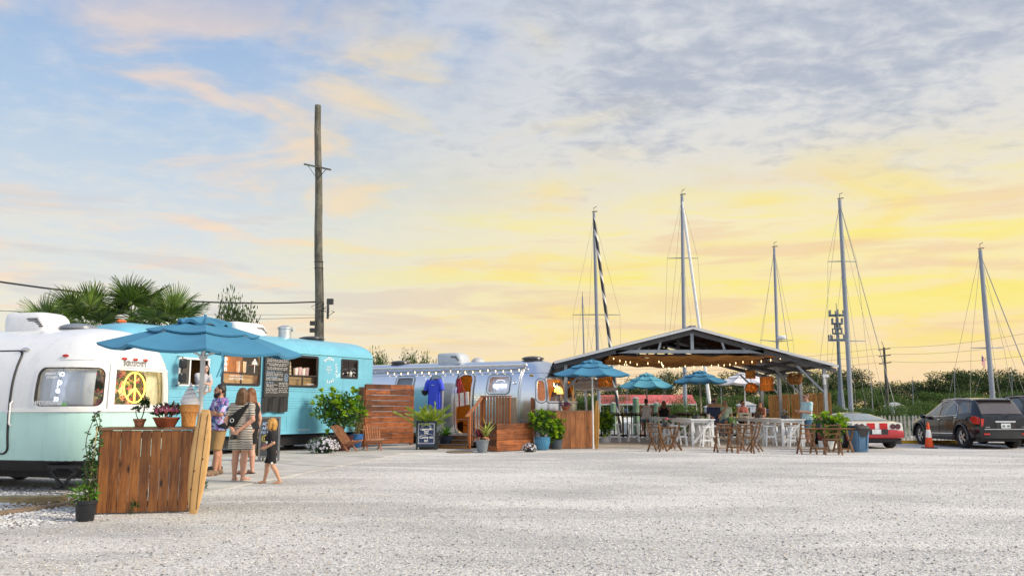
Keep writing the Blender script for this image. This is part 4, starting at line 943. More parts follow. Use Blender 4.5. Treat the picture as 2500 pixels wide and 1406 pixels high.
def clusia(parent, c, r, nt, mes=CLU, k=7, inner=500, stems=7, base=(0, 0, .3), flat=.2):
    """round-leaved shrub: stems, leaf objects at the tips, darker inner leaves as one mass"""
    tips = []; b = MB(); c = V(c)
    for i in range(nt):
        d = V(NR.normal(size=3)); d.z = abs(d.z) * 1.0 - flat; d.normalize(); d.y = -abs(d.y) if R.random() < .62 else d.y
        lump = 1 + .16 * sin(d.x * 5 + 1) * cos(d.z * 4) ; p = c + V((d.x * r[0], d.y * r[1], d.z * r[2])) * R.uniform(.78, 1.06) * lump
        dd = (d + V((0, 0, .55))).normalized(); tips.append((p, dd))
        if i % max(1, nt // (stems * 2)) == 0: b.tube([V(base) + V((R.uniform(-.05, .05), R.uniform(-.05, .05), 0)), c + (p - c) * .4 - V((0, 0, r[2] * .3)), p], [.016, .011, .005], 5)
    tag(b.build('stems', M('green_stem', (.10, .09, .04), .8), parent), kind='stuff')
    n_ = rosettes(parent, mes, tips, k)
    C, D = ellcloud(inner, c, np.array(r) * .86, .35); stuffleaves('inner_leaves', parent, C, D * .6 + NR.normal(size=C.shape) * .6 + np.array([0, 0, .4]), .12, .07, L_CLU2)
    return tips
def flowers(parent, c, r, nf, mat, rad_=.022, leaves=200, lm=L_MID, name='blossom', lsz=.06):
    C, D = ellcloud(leaves, c, np.array(r) * .92, .3); D[:, 2] = np.abs(D[:, 2]) + .1; stuffleaves('leaves', parent, C, D, lsz, lsz * .45, lm)
    pm = []
    b = MB(); 
    for i in range(5):
        a = 2 * pi * i / 5; b.add([(0, 0, 0), (rad_ * cos(a - .55), rad_ * sin(a - .55), rad_ * .25), (rad_ * 1.25 * cos(a), rad_ * 1.25 * sin(a), rad_ * .15), (rad_ * cos(a + .55), rad_ * sin(a + .55), rad_ * .25)], [(0, 1, 2, 3)])
    me = bpy.data.meshes.new(name); me.from_pydata(b.v, [], b.f); me.materials.append(mat)
    for i in range(nf):
        d = V(NR.normal(size=3)); d.normalize(); d.z = abs(d.z) * .9 - .1 if R.random() < .9 else d.z
        if R.random() < .7: d.y = -abs(d.y)
        p = V(c) + V((d.x * r[0], d.y * r[1], d.z * r[2])) * R.uniform(.85, 1.06)
        m = aim(p, d) @ Matrix.Rotation(-pi / 2, 4, 'X'); m = m @ Matrix.Rotation(R.uniform(0, 6), 4, 'Z') @ Matrix.Scale(R.uniform(.8, 1.3), 4); link(name, me, parent, M_=m)
def straps(parent, c, n, L, Wd, mat, name='leaf', up=(.2, 1.1), droop=.35, nseg=5, z0=0.):
    """long arching strap leaves from one crown"""
    mes = [leafmesh(L * s, Wd, mat, .55, .3, droop * s, nseg) for s in (.75, 1.)]
    for i in range(n):
        a = i * 2.4 + R.uniform(-.2, .2); e = R.uniform(*up); d = V((cos(a) * cos(e), sin(a) * cos(e), sin(e)))
        link(name, mes[i % 2], parent, M_=aim(V(c) + V((0, 0, z0 * i / n)), d, 0, R.uniform(.8, 1.15)))
def frondmesh(L, nl, ll, lw, mat, droop=.45, name='frond'):
    """feather frond along +Y: rachis and narrow leaflets"""
    C, D = [], []; rows = []
    for i in range(nl):
        t = .12 + .88 * i / (nl - 1); y = L * t * (1 - .12 * t * droop); z = L * (.25 * t - droop * t * t)
        for s in (-1, 1): C.append((0, y, z)); D.append((s * .8, .75, -.25 + R.uniform(-.15, .15)))
    ln = np.repeat(ll * np.sin(np.linspace(.5, 2.75, nl)), 2)
    vs, fs = leafquads(np.array(C), np.array(D), ln, lw, np.array([0, 0, 1.])); b = MB(); b.tube([(0, L * t * (1 - .12 * t * droop), L * (.25 * t - droop * t * t)) for t in np.linspace(0, 1, 7)], [.012 * L * (1.2 - t) for t in np.linspace(0, 1, 7)], 4)
    o = len(vs); vs = np.concatenate([vs, np.array(b.v)]); tri = []
    for f in b.f:
        for k in range(1, len(f) - 1): tri.append((f[0] + o, f[k] + o, f[k + 1] + o))
    return fastmesh(name, vs, np.concatenate([fs, np.array(tri)]), mat)
def fanmesh(Rr, n, mat, pet=.6, name='frond', droop=.12):
    """fan frond: petiole along +Y, blades fanned at its end"""
    C, D = [], []; b = MB(); b.tube([(0, 0, 0), (0, pet * .6, .02), (0, pet, 0)], [.022, .016, .012], 4); vsl = []; fl = []
    for i in range(n):
        a = lerp(-2.0, 2.0, i / (n - 1)) + R.uniform(-.03, .03); L = Rr * (1 - .22 * abs(a / 2.0)) * R.uniform(.9, 1.05); d = V((sin(a), cos(a), -.12 * abs(a) + .10)).normalized(); s = V((cos(a), -sin(a), 0)); w = Rr * .027
        o = len(vsl); p = V((0, pet, 0)); up = V((0, 0, 1))
        for t, ww, dz in ((.06, .5, 0), (.45, 1.05, .012), (.75, .7, -droop * .35 * Rr), (1., .06, -droop * Rr * R.uniform(.6, 1.5))):
            q = p + d * L * t + up * dz; vsl += [q - s * w * ww + up * w * .5, q, q + s * w * ww + up * w * .5]
        for k in range(3):
            for j in range(2): fl.append((o + k * 3 + j, o + k * 3 + j + 1, o + k * 3 + j + 4, o + k * 3 + j + 3))
    o = len(b.v); me = bpy.data.meshes.new(name); me.from_pydata([tuple(x) for x in b.v] + [tuple(x) for x in vsl], [], b.f + [tuple(i + o for i in f) for f in fl]); me.materials.append(mat); me.update(); return me
# ---------------------------------------------------------------- parasols
def parasol(label, loc, rim_r, zrim, ztop, col, rz=0., tilt=(0., 0.), pole_r=.024, ties=False, square=1., group=None, pole_col=None, zbase=0.):
    o = thing('parasol', label, 'parasol', loc, rz, group); N = 8
    cm = M('canvas_' + '_'.join(str(round(c * 100)) for c in col), col, .85, var=.06, sc=2.5, bump=.12, bsc=9.)
    rr_ = [rim_r * (1 if i % 2 == 0 else square) for i in range(N)]; H = ztop - zrim
    def pt(i, f, t, dz=0.):
        """i panel, f across 0..1, t 0 top..1 rim"""
        a0, a1 = 2 * pi * i / N, 2 * pi * (i + 1) / N; r0, r1 = rr_[i % N], rr_[(i + 1) % N]
        x = lerp(r0 * cos(a0), r1 * cos(a1), f) * t; y = lerp(r0 * sin(a0), r1 * sin(a1), f) * t
        sag = 4 * f * (1 - f) * t; z = ztop - H * (.90 * t + .10 * t * t) - .055 * sag * H / .4 + dz
        x *= 1 - .04 * sag; y *= 1 - .04 * sag
        return (x, y, z + tilt[0] * x + tilt[1] * y)
    def tier(nm, t0, t1, dz0, dz1, lip, wave=0.):
        out = []
        for i in range(N):
            b = MB(); rows = [[pt(i, f, t, lerp(dz0, dz1, k / 3) + wave * sin(f * 2 * pi) * k / 3) for f in np.linspace(0, 1, 6)] for k, t in enumerate(np.linspace(t0, t1, 4))]
            b.grid(rows); e = rows[-1]; b.grid([e, [(x * .985, y * .985, z - lip) for x, y, z in e]]); b.build(nm, cm, o, smooth=True)
    tier('canopy_panel', .50, 1., 0, 0, .035); tier('middle_panel', .20, .56, .015, .04, .02); tier('vent_panel', .0, .27, .05, .075, .045, .03)
    b = MB(); b.cyl((0, 0, zbase), (tilt[0] * 0, 0, ztop + .03), pole_r, pole_r, 12); pm = pole_col or WHITE; b.build('pole', pm, o, smooth=True)
    for i in range(N):
        b = MB(); q = V(pt(i, 0, .98, -.03)); b.bar((0, 0, ztop - .03), q, .018, .02); m_ = V(pt(i, 0, .5, -.04)); b.bar((0, 0, ztop - H - .12), m_, .012, .014); b.build('rib', pm, o)
    b = MB(); b.lathe([(.03, -.04), (.055, -.02), (.055, .02), (.03, .04)], 12, (0, 0, ztop - H - .12)); b.build('hub', pm, o); b = MB(); b.sph((0, 0, ztop + .06), .02, 8, 6); b.build('finial', cm, o, smooth=True)
    if ties:
        q = V(pt(6, .2, 1.)); b = MB(); b.tube([q, q + V((.02, -.02, -.1)), q + V((.0, -.03, -.20)), q + V((-.04, -.03, -.32))], .009, 5); b.tube([q, q + V((.04, -.02, -.12)), q + V((.03, -.03, -.20)), q + V((.0, -.03, -.31))], .009, 5); tag(b.build('tie_strap', cm, o), kind='stuff')
    return o
UB = (.055, .225, .37)
parasol('large blue parasol in the left foreground shading the wooden ice cream counter', P(489, 1000, 11.35) * V((1, 1, 0)) if False else V((P(489, 1000, 11.35).x, 11.35, 0)), 1.34, 2.16, 2.56, UB, rad(22), (-.035, .06), .034, True, .97)
# ---------------------------------------------------------------- first counter
CW = WOOD('counter_wood', (.085, .026, .008), (.30, .115, .026), 'z', .3, .42)
CWX = WOOD('counter_wood_flat', (.10, .05, .025), (.30, .17, .09), 'x', .2, .5)
def counter(label, A, B_, h, depth, n, side=3, wm=CW, top=CWX, over=.04, group=None):
    A, B_ = V(A), V(B_); d = B_ - A; L = d.length; rz = atan2(d.y, d.x); o = thing('wooden_counter', label, 'counter', (A.x, A.y, 0), rz, group)
    w = L / n
    for i in range(n):
        b = MB(); b.box((0, 0, 0), (w - R.uniform(.003, .008), .024, h - .05 - R.uniform(0, .012))); q = b.build('plank', wm, o, ((i + .5) * w, -R.uniform(0, .004), .012 + (h - .04) / 2), bevel=.003); q.rotation_euler = (0, R.uniform(-.004, .004), 0)
    for x in (0., L):
        for i in range(side):
            b = MB(); b.box((0, 0, 0), (.024, depth / side - .01, h - .05)); b.build('plank', wm, o, (x + (-.015 if x == 0 else .015), .02 + (i + .5) * depth / side, .012 + (h - .04) / 2))
    for i in range(max(3, int(depth / .16))):
        k = max(3, int(depth / .16)); b = MB(); b.box((0, 0, 0), (L + .1, depth / k + .02 - .006, .034)); b.build('top_plank', top, o, (L / 2, -over + (i + .5) * (depth + over * 2) / k, h - .017 + R.uniform(0, .003)), bevel=.004)
    b = MB(); b.box((L / 2, .03, h - .10), (L, .03, .08)); b.build('apron', wm, o)
    b = MB(); b.box((L / 2, .05, .12), (L, .03, .07)); b.build('inner_rail', wm, o); return o
cA, cB = G(233, 1256), G(457, 1250)
c1 = counter('wide stained wooden counter in the left foreground carrying flower pots and an ice cream cone', cA, cB, 1.095, .62, 9)
crz = c1.rotation_euler[2]
def on1(px, py, dy): # spot on the first counter's top, dy behind its front edge
    D = (cA.y + cB.y) / 2 + dy; return V((P(px, 1040, D).x, D, 1.095))
# surfboards
def surfboard(label, foot, H, Wd, rz, lean, cols, th=.045, roll=0.):
    o = thing('surfboard', label, 'surfboard', foot, rz); n_ = 22; f = []; bk = []
    b = MB(); rows = []
    for i in range(n_ + 1):
        t = i / n_; w = Wd / 2 * min(1, (sin(pi * (.035 + .93 * t)) ** .42)) * (1 - .12 * (1 - t)); z = H * t; y = lean * t + .05 * H * (abs(t - .45) ** 2.2); e = min(1, sin(pi * (.02 + .96 * t)) * 2.5)
        rows.append([(w * cos(a), y + th / 2 * e * sin(a), z) for a in [2 * pi * k / 16 for k in range(16)]])
    b.grid(rows, cu=True); b.add(rows[0], [tuple(range(16))]); b.add(rows[-1], [tuple(range(16))]); b.build('deck', cols, o, smooth=True)
    for x in (-Wd * .17, Wd * .17):
        b = MB(); pts = []
        for i in range(1, n_): t = i / n_; e = min(1, sin(pi * (.02 + .96 * t)) * 2.5); pts.append((x, lean * t + .05 * H * (abs(t - .45) ** 2.2) - th / 2 * e * .94, H * t))
        b.tube(pts, .0045, 4); b.build('stringer', M('stringer_dark', (.05, .02, .008), .5), o)
    for i in range(4):
        t = R.uniform(.15, .85); x = R.choice((-1, 1)) * Wd * R.uniform(.05, .3); b = MB(); b.sph((x, lean * t + .05 * H * (abs(t - .45) ** 2.2) - th / 2 * .92, H * t), (.009, .006, .013), 8, 5); b.build('knot', M('stringer_dark', (.05, .02, .008), .5), o)
    if roll:
        o.rotation_euler = (0, roll, rz)
    return o
SURF = WOOD('surfboard_pine', (.62, .32, .10), (.80, .50, .20), 'z', .06, .35, True)
surfboard('pale wooden surfboard leaning on the right end of the foreground counter', G(470, 1254), 1.33, .27, rad(-4), .05, SURF, roll=.055)
# ice cream cone figure
p = on1(460, 1040, .30); ic = thing('ice_cream_statue', 'giant soft serve ice cream cone figure standing on the foreground counter', 'statue', p, crz + rad(8))
CONE = M('waffle', (.62, .28, .07), .55, var=.12, sc=12)
b = MB(); b.lathe([(.075, 0), (.085, .01), (.10, .19), (.105, .20), (.105, .205)], 24); b.lathe([(.112, .195), (.118, .2), (.122, .285), (.11, .30), (.09, .30)], 24); b.build('cone', CONE, ic, smooth=True)
for k in range(8):
    for s in (-1, 1):
        b = MB(); b.tube([((.076 + .026 * t / .2 + .004) * cos(2 * pi * k / 8 + s * t * 3.4), (.076 + .026 * t / .2 + .004) * sin(2 * pi * k / 8 + s * t * 3.4), t + .008) for t in np.linspace(0, .18, 7)], .006, 5); b.build('waffle_ridge', CONE, ic, smooth=True)
for k in range(10):
    a0, a1 = 2 * pi * k / 10, 2 * pi * (k + 1) / 10; b = MB(); b.tube([(.118 * cos(a0), .118 * sin(a0), .205), (.124 * cos((a0 + a1) / 2), .124 * sin((a0 + a1) / 2), .28), (.118 * cos(a1), .118 * sin(a1), .205)], .005, 5); b.build('waffle_ridge', CONE, ic, smooth=True)
b = MB(); pts = []; rs = []
for i in range(90):
    t = i / 89; a = t * 2 * pi * 4.2; q = .075 * (1 - t ** 1.3) + .004; pts.append((q * cos(a), q * sin(a), .315 + .235 * t)); rs.append(.052 * (1 - .62 * t))
b.tube(pts, rs, 10); b.lathe([(.06, .29), (.105, .30), (.10, .34), (.07, .40), (.04, .46), (.01, .5)], 18); b.sph((0, 0, .565), (.018, .018, .03), 8, 6); b.build('soft_serve', M('ice_white', (.80, .80, .82), .35, var=.02), ic, smooth=True)
# bowls and pots on the counter
TERR = M('terracotta', (.38, .10, .04), .7, var=.15, sc=9); TERR2 = M('terracotta_pale', (.42, .17, .09), .8, var=.15, sc=12)
p = on1(405, 1040, .26); fb = thing('flower_bowl', 'round red bowl of pink and magenta flowers on the foreground counter', 'flower bowl', p)
pot('bowl', fb, [(.10, 0), (.115, .01), (.165, .11), (.175, .115), (.175, .13)], TERR)
flowers(fb, (0, 0, .20), (.19, .17, .11), 34, F_PINK, .022, 240, L_DK); flowers(fb, (.07, 0, .22), (.12, .12, .11), 14, F_MIX, .02, 60, LEAF('bronze_leaf', (.22, .09, .02), (.36, .22, .05)))
p = on1(340, 1040, .22); fp = thing('flower_pot', 'small terracotta pot with two dark succulents on the foreground counter', 'flower pot', p)
pot('pot', fp, [(.05, 0), (.055, .005), (.07, .075), (.082, .08), (.084, .11)], TERR2)
b = MB(); b.tube([(-.02, 0, .1), (-.05, 0, .16), (-.06, 0, .22)], [.007, .006, .005], 6); b.tube([(.02, 0, .1), (.045, .0, .18), (.06, 0, .36)], [.009, .008, .006], 6); b.build('stem', M('green_stem', (.10, .09, .04), .8), fp)
for c, n_, r_, sp in (((-.06, 0, .235), 40, .05, .02), ((.06, 0, .30), 110, .045, .085)):
    C, D = ellcloud(n_, c, (r_, r_, sp), .1); tag(stuffleaves('succulent_leaves', fp, C, D * .7 + np.array([0, 0, .4]), .045, .026, L_DK), kind='stuff')
# climbing plant in black pot
p = G(207, 1271); cp = thing('potted_climber', 'tall thin climbing plant on a stake in a black plastic pot beside the foreground counter', 'potted plant', p)
pot('pot', cp, [(.095, 0), (.10, .01), (.118, .2), (.13, .205), (.132, .25)], M('pot_black', (.012, .014, .018), .45))
b = MB(); b.tube([(.02, 0, .2), (.04, .01, .7), (.07, 0, 1.12)], .007, 5); b.build('stake', M('bamboo_stake', (.45, .36, .16), .7), cp)
vin = []
for k in range(5):
    pts = [V((.03 + .05 * sin(t * 7 + k * 1.7) + .06 * t * t * (k - 1.2) * .6, .05 * cos(t * 6 + k), .22 + t * (1.08 if k < 3 else .75))) for t in np.linspace(0, 1, 14)]; vin.append(pts)
b = MB()
for pts in vin: b.tube(pts, [.005] * 14, 4)
tag(b.build('vines', M('green_stem', (.10, .09, .04), .8), cp), kind='stuff')
mes = [leafmesh(.055, .032, m_, .75, .2, .2, 3) for m_ in (L_DK, L_MID)]; cnt = 0
for pts in vin:
    for i in range(1, 14):
        for j in range(4):
            if cnt < 260: q = pts[i - 1].lerp(pts[i], R.random()); a = R.uniform(0, 6.3); link('leaf', R.choice((mes[0], mes[0], mes[1])), cp, M_=aim(q, (cos(a), sin(a), R.uniform(-.5, .6)), R.uniform(-1, 1), R.uniform(.7, 1.25))); cnt += 1
C, D = ellcloud(200, (-.02, -.02, .33), (.17, .12, .12), .3); stuffleaves('lower_leaves', cp, C, D, .05, .03, L_MID)
C, D = ellcloud(70, (.02, 0, .62), (.07, .06, .3), .2); stuffleaves('inner_leaves', cp, C, D, .05, .03, L_DK)
# low weeds at the foot of the board and brown leaf litter below the trailer
for px, py, w_, lab in ((497, 1196, .07, 'small dark weed growing at the concrete edge behind the foreground surfboard'), (330, 1254, .06, 'small green weed tuft at the foot of the foreground counter')):
    p = G(px, py); wd = thing('weed', lab, 'weed', p); C, D = ellcloud(60, (0, 0, .06), (w_, w_, .1), .2); stuffleaves('leaves', wd, C, np.abs(D) * np.sign(D) + np.array([0, 0, .6]), .06, .018, L_DK)
N_ = 900; C = np.stack([NR.uniform(-6.9, -5.7, N_), NR.uniform(11.4, 12.9, N_), np.full(N_, .012)], 1); C[:, 2] += NR.uniform(0, .03, N_)
vs, fs = leafquads(C, NR.normal(size=(N_, 3)) * np.array([1, 1, .15]), .05, .035, np.array([0, 0, 1.])); tag(link('leaf_litter', fastmesh('leaf_litter', vs, fs, LEAF('litter', (.20, .11, .03), (.52, .40, .20), .3, .8, .1))), kind='stuff')
# ================================================================= middle ground: pots, fence, steps
p = G(822, 1102); bush = thing('clusia_bush', 'large round leaved green bush in a dark red pot against the blue bus', 'bush', (p.x, p.y + .45, .022))
pot('pot', bush, [(.30, 0), (.36, .1), (.42, .42), (.44, .45)], M('pot_maroon', (.07, .015, .018), .5))
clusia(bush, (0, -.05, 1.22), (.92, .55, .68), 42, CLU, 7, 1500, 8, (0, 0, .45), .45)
p = G(785, 1108); wf = thing('flower_clump', 'spreading clump of white flowers in front of the large bush by the bus', 'flowers', (p.x, p.y + .25, .022))
pot('pot', wf, [(.16, 0), (.2, .16), (.21, .18)], M('pot_black', (.012, .014, .018), .45)); flowers(wf, (0, -.08, .17), (.52, .32, .36), 130, F_WHITE, .028, 620, L_DK, lsz=.08)
p = G(868, 1094); bp = thing('potted_grass', 'blue glazed pot with dry straw coloured stems beside the wooden fence panel', 'potted plant', (p.x, p.y + .2, .022))
pot('pot', bp, [(.13, 0), (.14, .02), (.19, .25), (.21, .27), (.22, .40), (.235, .41), (.235, .45)], M('pot_blue', (.035, .14, .36), .25, var=.2, sc=4, coat=.5))
for i in range(26):
    a = R.uniform(0, 6.3); e = R.uniform(.05, .4); L = R.uniform(.5, 1.5); b = MB(); q = V((R.uniform(-.1, .1), R.uniform(-.1, .1), .42)); dr_ = V((abs(cos(a)) * e + .05 if i < 14 else cos(a) * e, sin(a) * e * .5, 1)); b.tube([q, q + dr_ * L * .5, q + dr_ * L + V((.1 * e, 0, -.08))], [.008, .006, .003], 4); b.build('stem', M('dry_stem', (.34, .24, .10), .8, c2=(.20, .15, .05)), bp)
C, D = ellcloud(160, (0, 0, .75), (.22, .18, .4), .2); stuffleaves('dry_leaves', bp, C, D + np.array([0, 0, .5]), .12, .03, LEAF('dry_leaf', (.16, .16, .03), (.40, .30, .12)))
CHW = WOOD('chair_cedar', (.24, .085, .035), (.52, .23, .11), 'y', .12, .5, False)
def slat_chair(label, p, rz):
    o = thing('slat_lounge_chair', label, 'chair', (p.x, p.y, .022), rz, 'folding slat lounge chairs')
    for i in range(7):
        x = (i - 3) * .068; s = 1 - .18 * 0; b = MB(); k = 1.0 if i % 2 == 0 else .93
        b.bar((x * 1.18, .46, .80 - abs(i - 3) * .012), (x, -.02, .22), .034, .026, (1, 0, 0))
        b.build('back_slat', CHW, o)
    for i in range(6):
        x = (i - 2.5) * .068; b = MB(); b.bar((x, -.42, .33), (x, .04, .21), .03, .028, (1, 0, 0)); b.build('seat_slat', CHW, o)
    for s in (-1, 1):
        b = MB(); b.bar((s * .235, -.42, .34), (s * .235, .62, .0), .03, .04, (1, 0, 0)); b.build('rear_leg', CHW, o)
        b = MB(); b.bar((s * .20, .02, .26), (s * .22, -.24, 0.), .03, .04, (1, 0, 0)); b.build('front_leg', CHW, o)
    b = MB(); b.cyl((-.25, .0, .215), (.25, .0, .215), .012); b.build('rod', CHW, o); return o
slat_chair('reddish wooden slat lounge chair seen from the side beside the white flowers', G(846, 1103), rad(62))
slat_chair('reddish wooden slat lounge chair facing forward in front of the wooden fence panel', G(911, 1100), rad(18))
FW = WOOD('fence_wood', (.060, .016, .006), (.34, .105, .028), 'x', .5, .45)
fa, fc_ = P(891, 1000, 28.6), P(1010, 1000, 30.3); d = fc_ - fa; FL = d.length; fo = thing('fence_panel', 'tall reddish wooden privacy panel of horizontal planks between the blue bus and the silver trailer', 'fence', (fa.x, fa.y, .022), atan2(d.y, d.x))
for i in range(11):
    z = .07 + i * .190; cut = R.choice((None, None, .55, .42)) if i not in (9, 10) else .5
    for x0, x1 in (((0, FL),) if cut is None else ((0, FL * cut - .004), (FL * cut + .004, FL))):
        b = MB(); b.box((0, 0, 0), (x1 - x0, .026, .176)); q = b.build('plank', FW, fo, ((x0 + x1) / 2, R.uniform(-.004, .004), z + .088), bevel=.004); q.rotation_euler = (0, R.uniform(-.004, .004), 0)
for x in (.06, FL - .06): b = MB(); b.box((x, .05, 1.06), (.09, .07, 2.12)); b.build('post', FW, fo)
b = MB(); b.box((-.05, .35, 1.04), (.03, .7, 2.0)); b.build('side_panel', FW, fo)
# palms and pots by the door
BLK = M('planter_black', (.02, .022, .026), .5)
p = G(1038, 1100); pp = thing('potted_palm', 'bushy yellow green palm in a dark planter behind the sandwich board', 'potted palm', (p.x + .05, p.y + .7, .022))
b = MB(); b.box((0, 0, .27), (.6, .45, .54)); b.build('planter', BLK, pp, bevel=.01)
fr = [frondmesh(.98, 22, .34, .045, L_YEL, .30), frondmesh(.8, 18, .32, .045, L_YEL, .55)]
for i in range(17):
    a = i * 2.4; e = lerp(1.45, .62, (i / 17) ** .8); link('frond', fr[i % 2], pp, M_=aim((R.uniform(-.12, .12), R.uniform(-.08, .08), .52), (cos(a) * cos(e), sin(a) * cos(e), sin(e)), 0, R.uniform(.85, 1.2)))
link('frond', fr[0], pp, M_=aim((-.15, -.1, .5), (-.9, -.25, .72), 0, 1.25))
p = G(1086, 1095); nf = thing('potted_plant', 'broad leaved green plant in a dark blue pot left of the wooden steps', 'potted plant', (p.x + .02, p.y + .25, .022))
pot('pot', nf, [(.17, 0), (.2, .05), (.27, .36), (.28, .38)], M('pot_navy', (.018, .028, .055), .4)); straps(nf, (0, 0, .38), 22, .58, .11, L_MID, up=(.35, 1.35), droop=.3)
p = G(1069, 1092); sp_ = thing('potted_plant', 'small leafy plant in a white pot tucked behind the sandwich board', 'potted plant', (p.x, p.y + .12, .022))
b = MB(); b.box((0, 0, .05), (.26, .22, .1)); b.build('crate', ow, sp_); pot('pot', sp_, [(.08, .1), (.10, .26), (.105, .27)], WHITE); C, D = ellcloud(110, (0, 0, .40), (.17, .14, .16), .2); stuffleaves('leaves', sp_, C, D, .08, .05, L_DK); flowers(sp_, (0, 0, .4), (.17, .14, .15), 9, F_WHITE, .02, 10)
hp_m = Matrix.Translation(loc3) @ Matrix.Rotation(rz3, 4, 'Z'); a, z = T3.find(1049, 955); q = V((0, 0, CAMH)) + (V(T3.world(T3.S(a, 1.78, .25))) - V((0, 0, CAMH))) * S3
hp = thing('hanging_planter', 'spider plant in a dark hanging pot on the side of the silver trailer', 'hanging plant', q)
b = MB(); b.lathe([(.05, -.06), (.12, 0), (.14, .12), (.145, .13)], 14); b.build('pot', BLK, hp, smooth=True); straps(hp, (0, 0, .1), 26, .34, .022, LEAF('spider_leaf', (.30, .38, .12), (.6, .62, .35)), up=(.0, 1.0), droop=.7)
b = MB(); b.tube([(0, 0, .12), (0, 0, .52), (.05, .1, .62)], .006, 5); b.build('hanger', ALU, hp)
# sandwich boards
def aboard(label, p, rz, w, h, bm_, fr_, legs=.10):
    o = thing('sandwich_board', label, 'sign', (p.x, p.y, .022), rz); ti = Matrix.Rotation(rad(-9), 4, 'X')
    def T_(u, v, d): return ti @ V((u, d, v))
    b = MB(); b.prism([(-w / 2 + .04, legs), (w / 2 - .04, legs), (w / 2 - .04, h - .03), (-w / 2 + .04, h - .03)], -.008, .012, T_); b.build('board', bm_, o)
    for x in (-w / 2 + .025, w / 2 - .025): b = MB(); b.prism([(x - .025, 0), (x + .025, 0), (x + .025, h), (x - .025, h)], -.018, .02, T_); b.build('frame_leg', fr_, o)
    for z in (legs - .02, h - .05): b = MB(); b.prism([(-w / 2 + .05, z), (w / 2 - .05, z), (w / 2 - .05, z + .05), (-w / 2 + .05, z + .05)], -.0165, .018, T_); b.build('frame_rail', fr_, o)
    tj = Matrix.Translation((0, .31 * h, 0)) @ Matrix.Rotation(rad(9), 4, 'X')
    for x in (-w / 2 + .025, w / 2 - .025): b = MB(); b.prism([(x - .025, 0), (x + .025, 0), (x + .025, h), (x - .025, h)], -.018, .02, lambda u, v, d: tj @ V((u, d, v))); b.build('rear_leg', fr_, o)
    b = MB(); b.prism([(-w / 2 + .05, legs), (w / 2 - .05, legs), (w / 2 - .05, h - .02), (-w / 2 + .05, h - .02)], -.01, .01, lambda u, v, d: tj @ V((u, d, v))); b.build('rear_board', bm_, o)
    return o, (lambda x, z: ti @ Matrix.Translation((x, -.0105, z)) @ Matrix.Rotation(pi / 2, 4, 'X'))
navy = M('board_navy', (.012, .028, .085), .6, var=.15); frb = M('frame_greenblack', (.012, .022, .024), .5)
sb, F_ = aboard('navy sandwich board with a white zigzag border reading Come on in', G(1040, 1099), rad(4), .66, .92, navy, frb)
b = MB()
for z, x0, x1 in ((.83, -.25, .25), (.20, -.25, .25)):
    pts = [F_(lerp(x0, x1, i / 16), z + (.014 if i % 2 else -.014)).translation for i in range(17)]; b.tube(pts, .008, 4)
for x in (-.25, .25): b.tube([F_(x + (.014 if i % 2 else -.014), lerp(.20, .83, i / 20)).translation for i in range(21)], .008, 4)
b.build('zigzag_border', chalk, sb)
b = MB(); b.tube([F_(.12 * cos(q), .70 + .075 * sin(q)).translation for q in [pi * k / 12 for k in range(13)]], .005, 4)
for k in range(1, 12): q = pi * k / 12; b.bar(F_(.14 * cos(q), .70 + .09 * sin(q)).translation, F_(.185 * cos(q), .70 + .12 * sin(q)).translation, .006, .003, (0, 1, 0))
b.tube([F_(x, .475 + .02 * sin(x * 18)).translation for x in np.linspace(-.18, .2, 14)], .005, 4); tag(b.build('sun_drawing', chalk, sb), kind='stuff')
for s_, z, sz in (("raggamuffin", .655, .088), ("surf", .585, .09), ("goods", .525, .05), ("Come on", .395, .115), ("in!", .285, .125)): text(s_, sz, 'lettering', chalk, sb, M_=F_(0, z), ext=.001, off=.002)
sb2, F_ = aboard('grey framed chalkboard sign with coloured writing behind the blond child', G(655, 1127), rad(14), .52, 1.12, M('board_slate', (.045, .05, .055), .7, var=.2), WOOD('frame_grey', (.08, .085, .10), (.20, .20, .21), 'z', .1, .7, False))
pk = M('chalk_pink', (.62, .10, .16), .8); yl = M('chalk_yellow', (.70, .55, .06), .8)
for s_, z, sz, m_ in (("ADD", .93, .105, chb), ("AND", .82, .105, chb), ("TO YOUR", .71, .085, chb)): text(s_, sz, 'lettering', m_, sb2, M_=F_(-.19 if sz > .09 else -.03, z), ext=.001, off=.003, align='LEFT' if sz > .09 else 'CENTER')
b = MB(); b.tube([F_(-.10 + .07 * cos(q) * (1.25 if k % 2 else 1), .56 + .07 * sin(q) * (1.25 if k % 2 else 1)).translation for k, q in enumerate([2 * pi * i / 24 for i in range(24)])], .008, 4, closed=True); b.tube([F_(-.10 + .03 * cos(q), .56 + .03 * sin(q)).translation for q in [2 * pi * i / 10 for i in range(10)]], .008, 4, closed=True); tag(b.build('yellow_burst', yl, sb2), kind='stuff')
b = MB()
for k in range(3): b.tube([F_(x, .40 - .035 * k + .012 * sin(x * 60 + k)).translation for x in np.linspace(-.16, .02, 12)], .008, 4)
tag(b.build('pink_scribble', pk, sb2), kind='stuff')
sb3, F_ = aboard('weathered wooden backed sandwich board behind the woman in the striped dress', G(604, 1126), rad(-32), .5, 1.02, WOOD('board_ochre', (.30, .16, .04), (.45, .26, .08), 'z', .1, .7, False), WOOD('frame_drift', (.20, .19, .13), (.36, .33, .24), 'z', .1, .8, False))
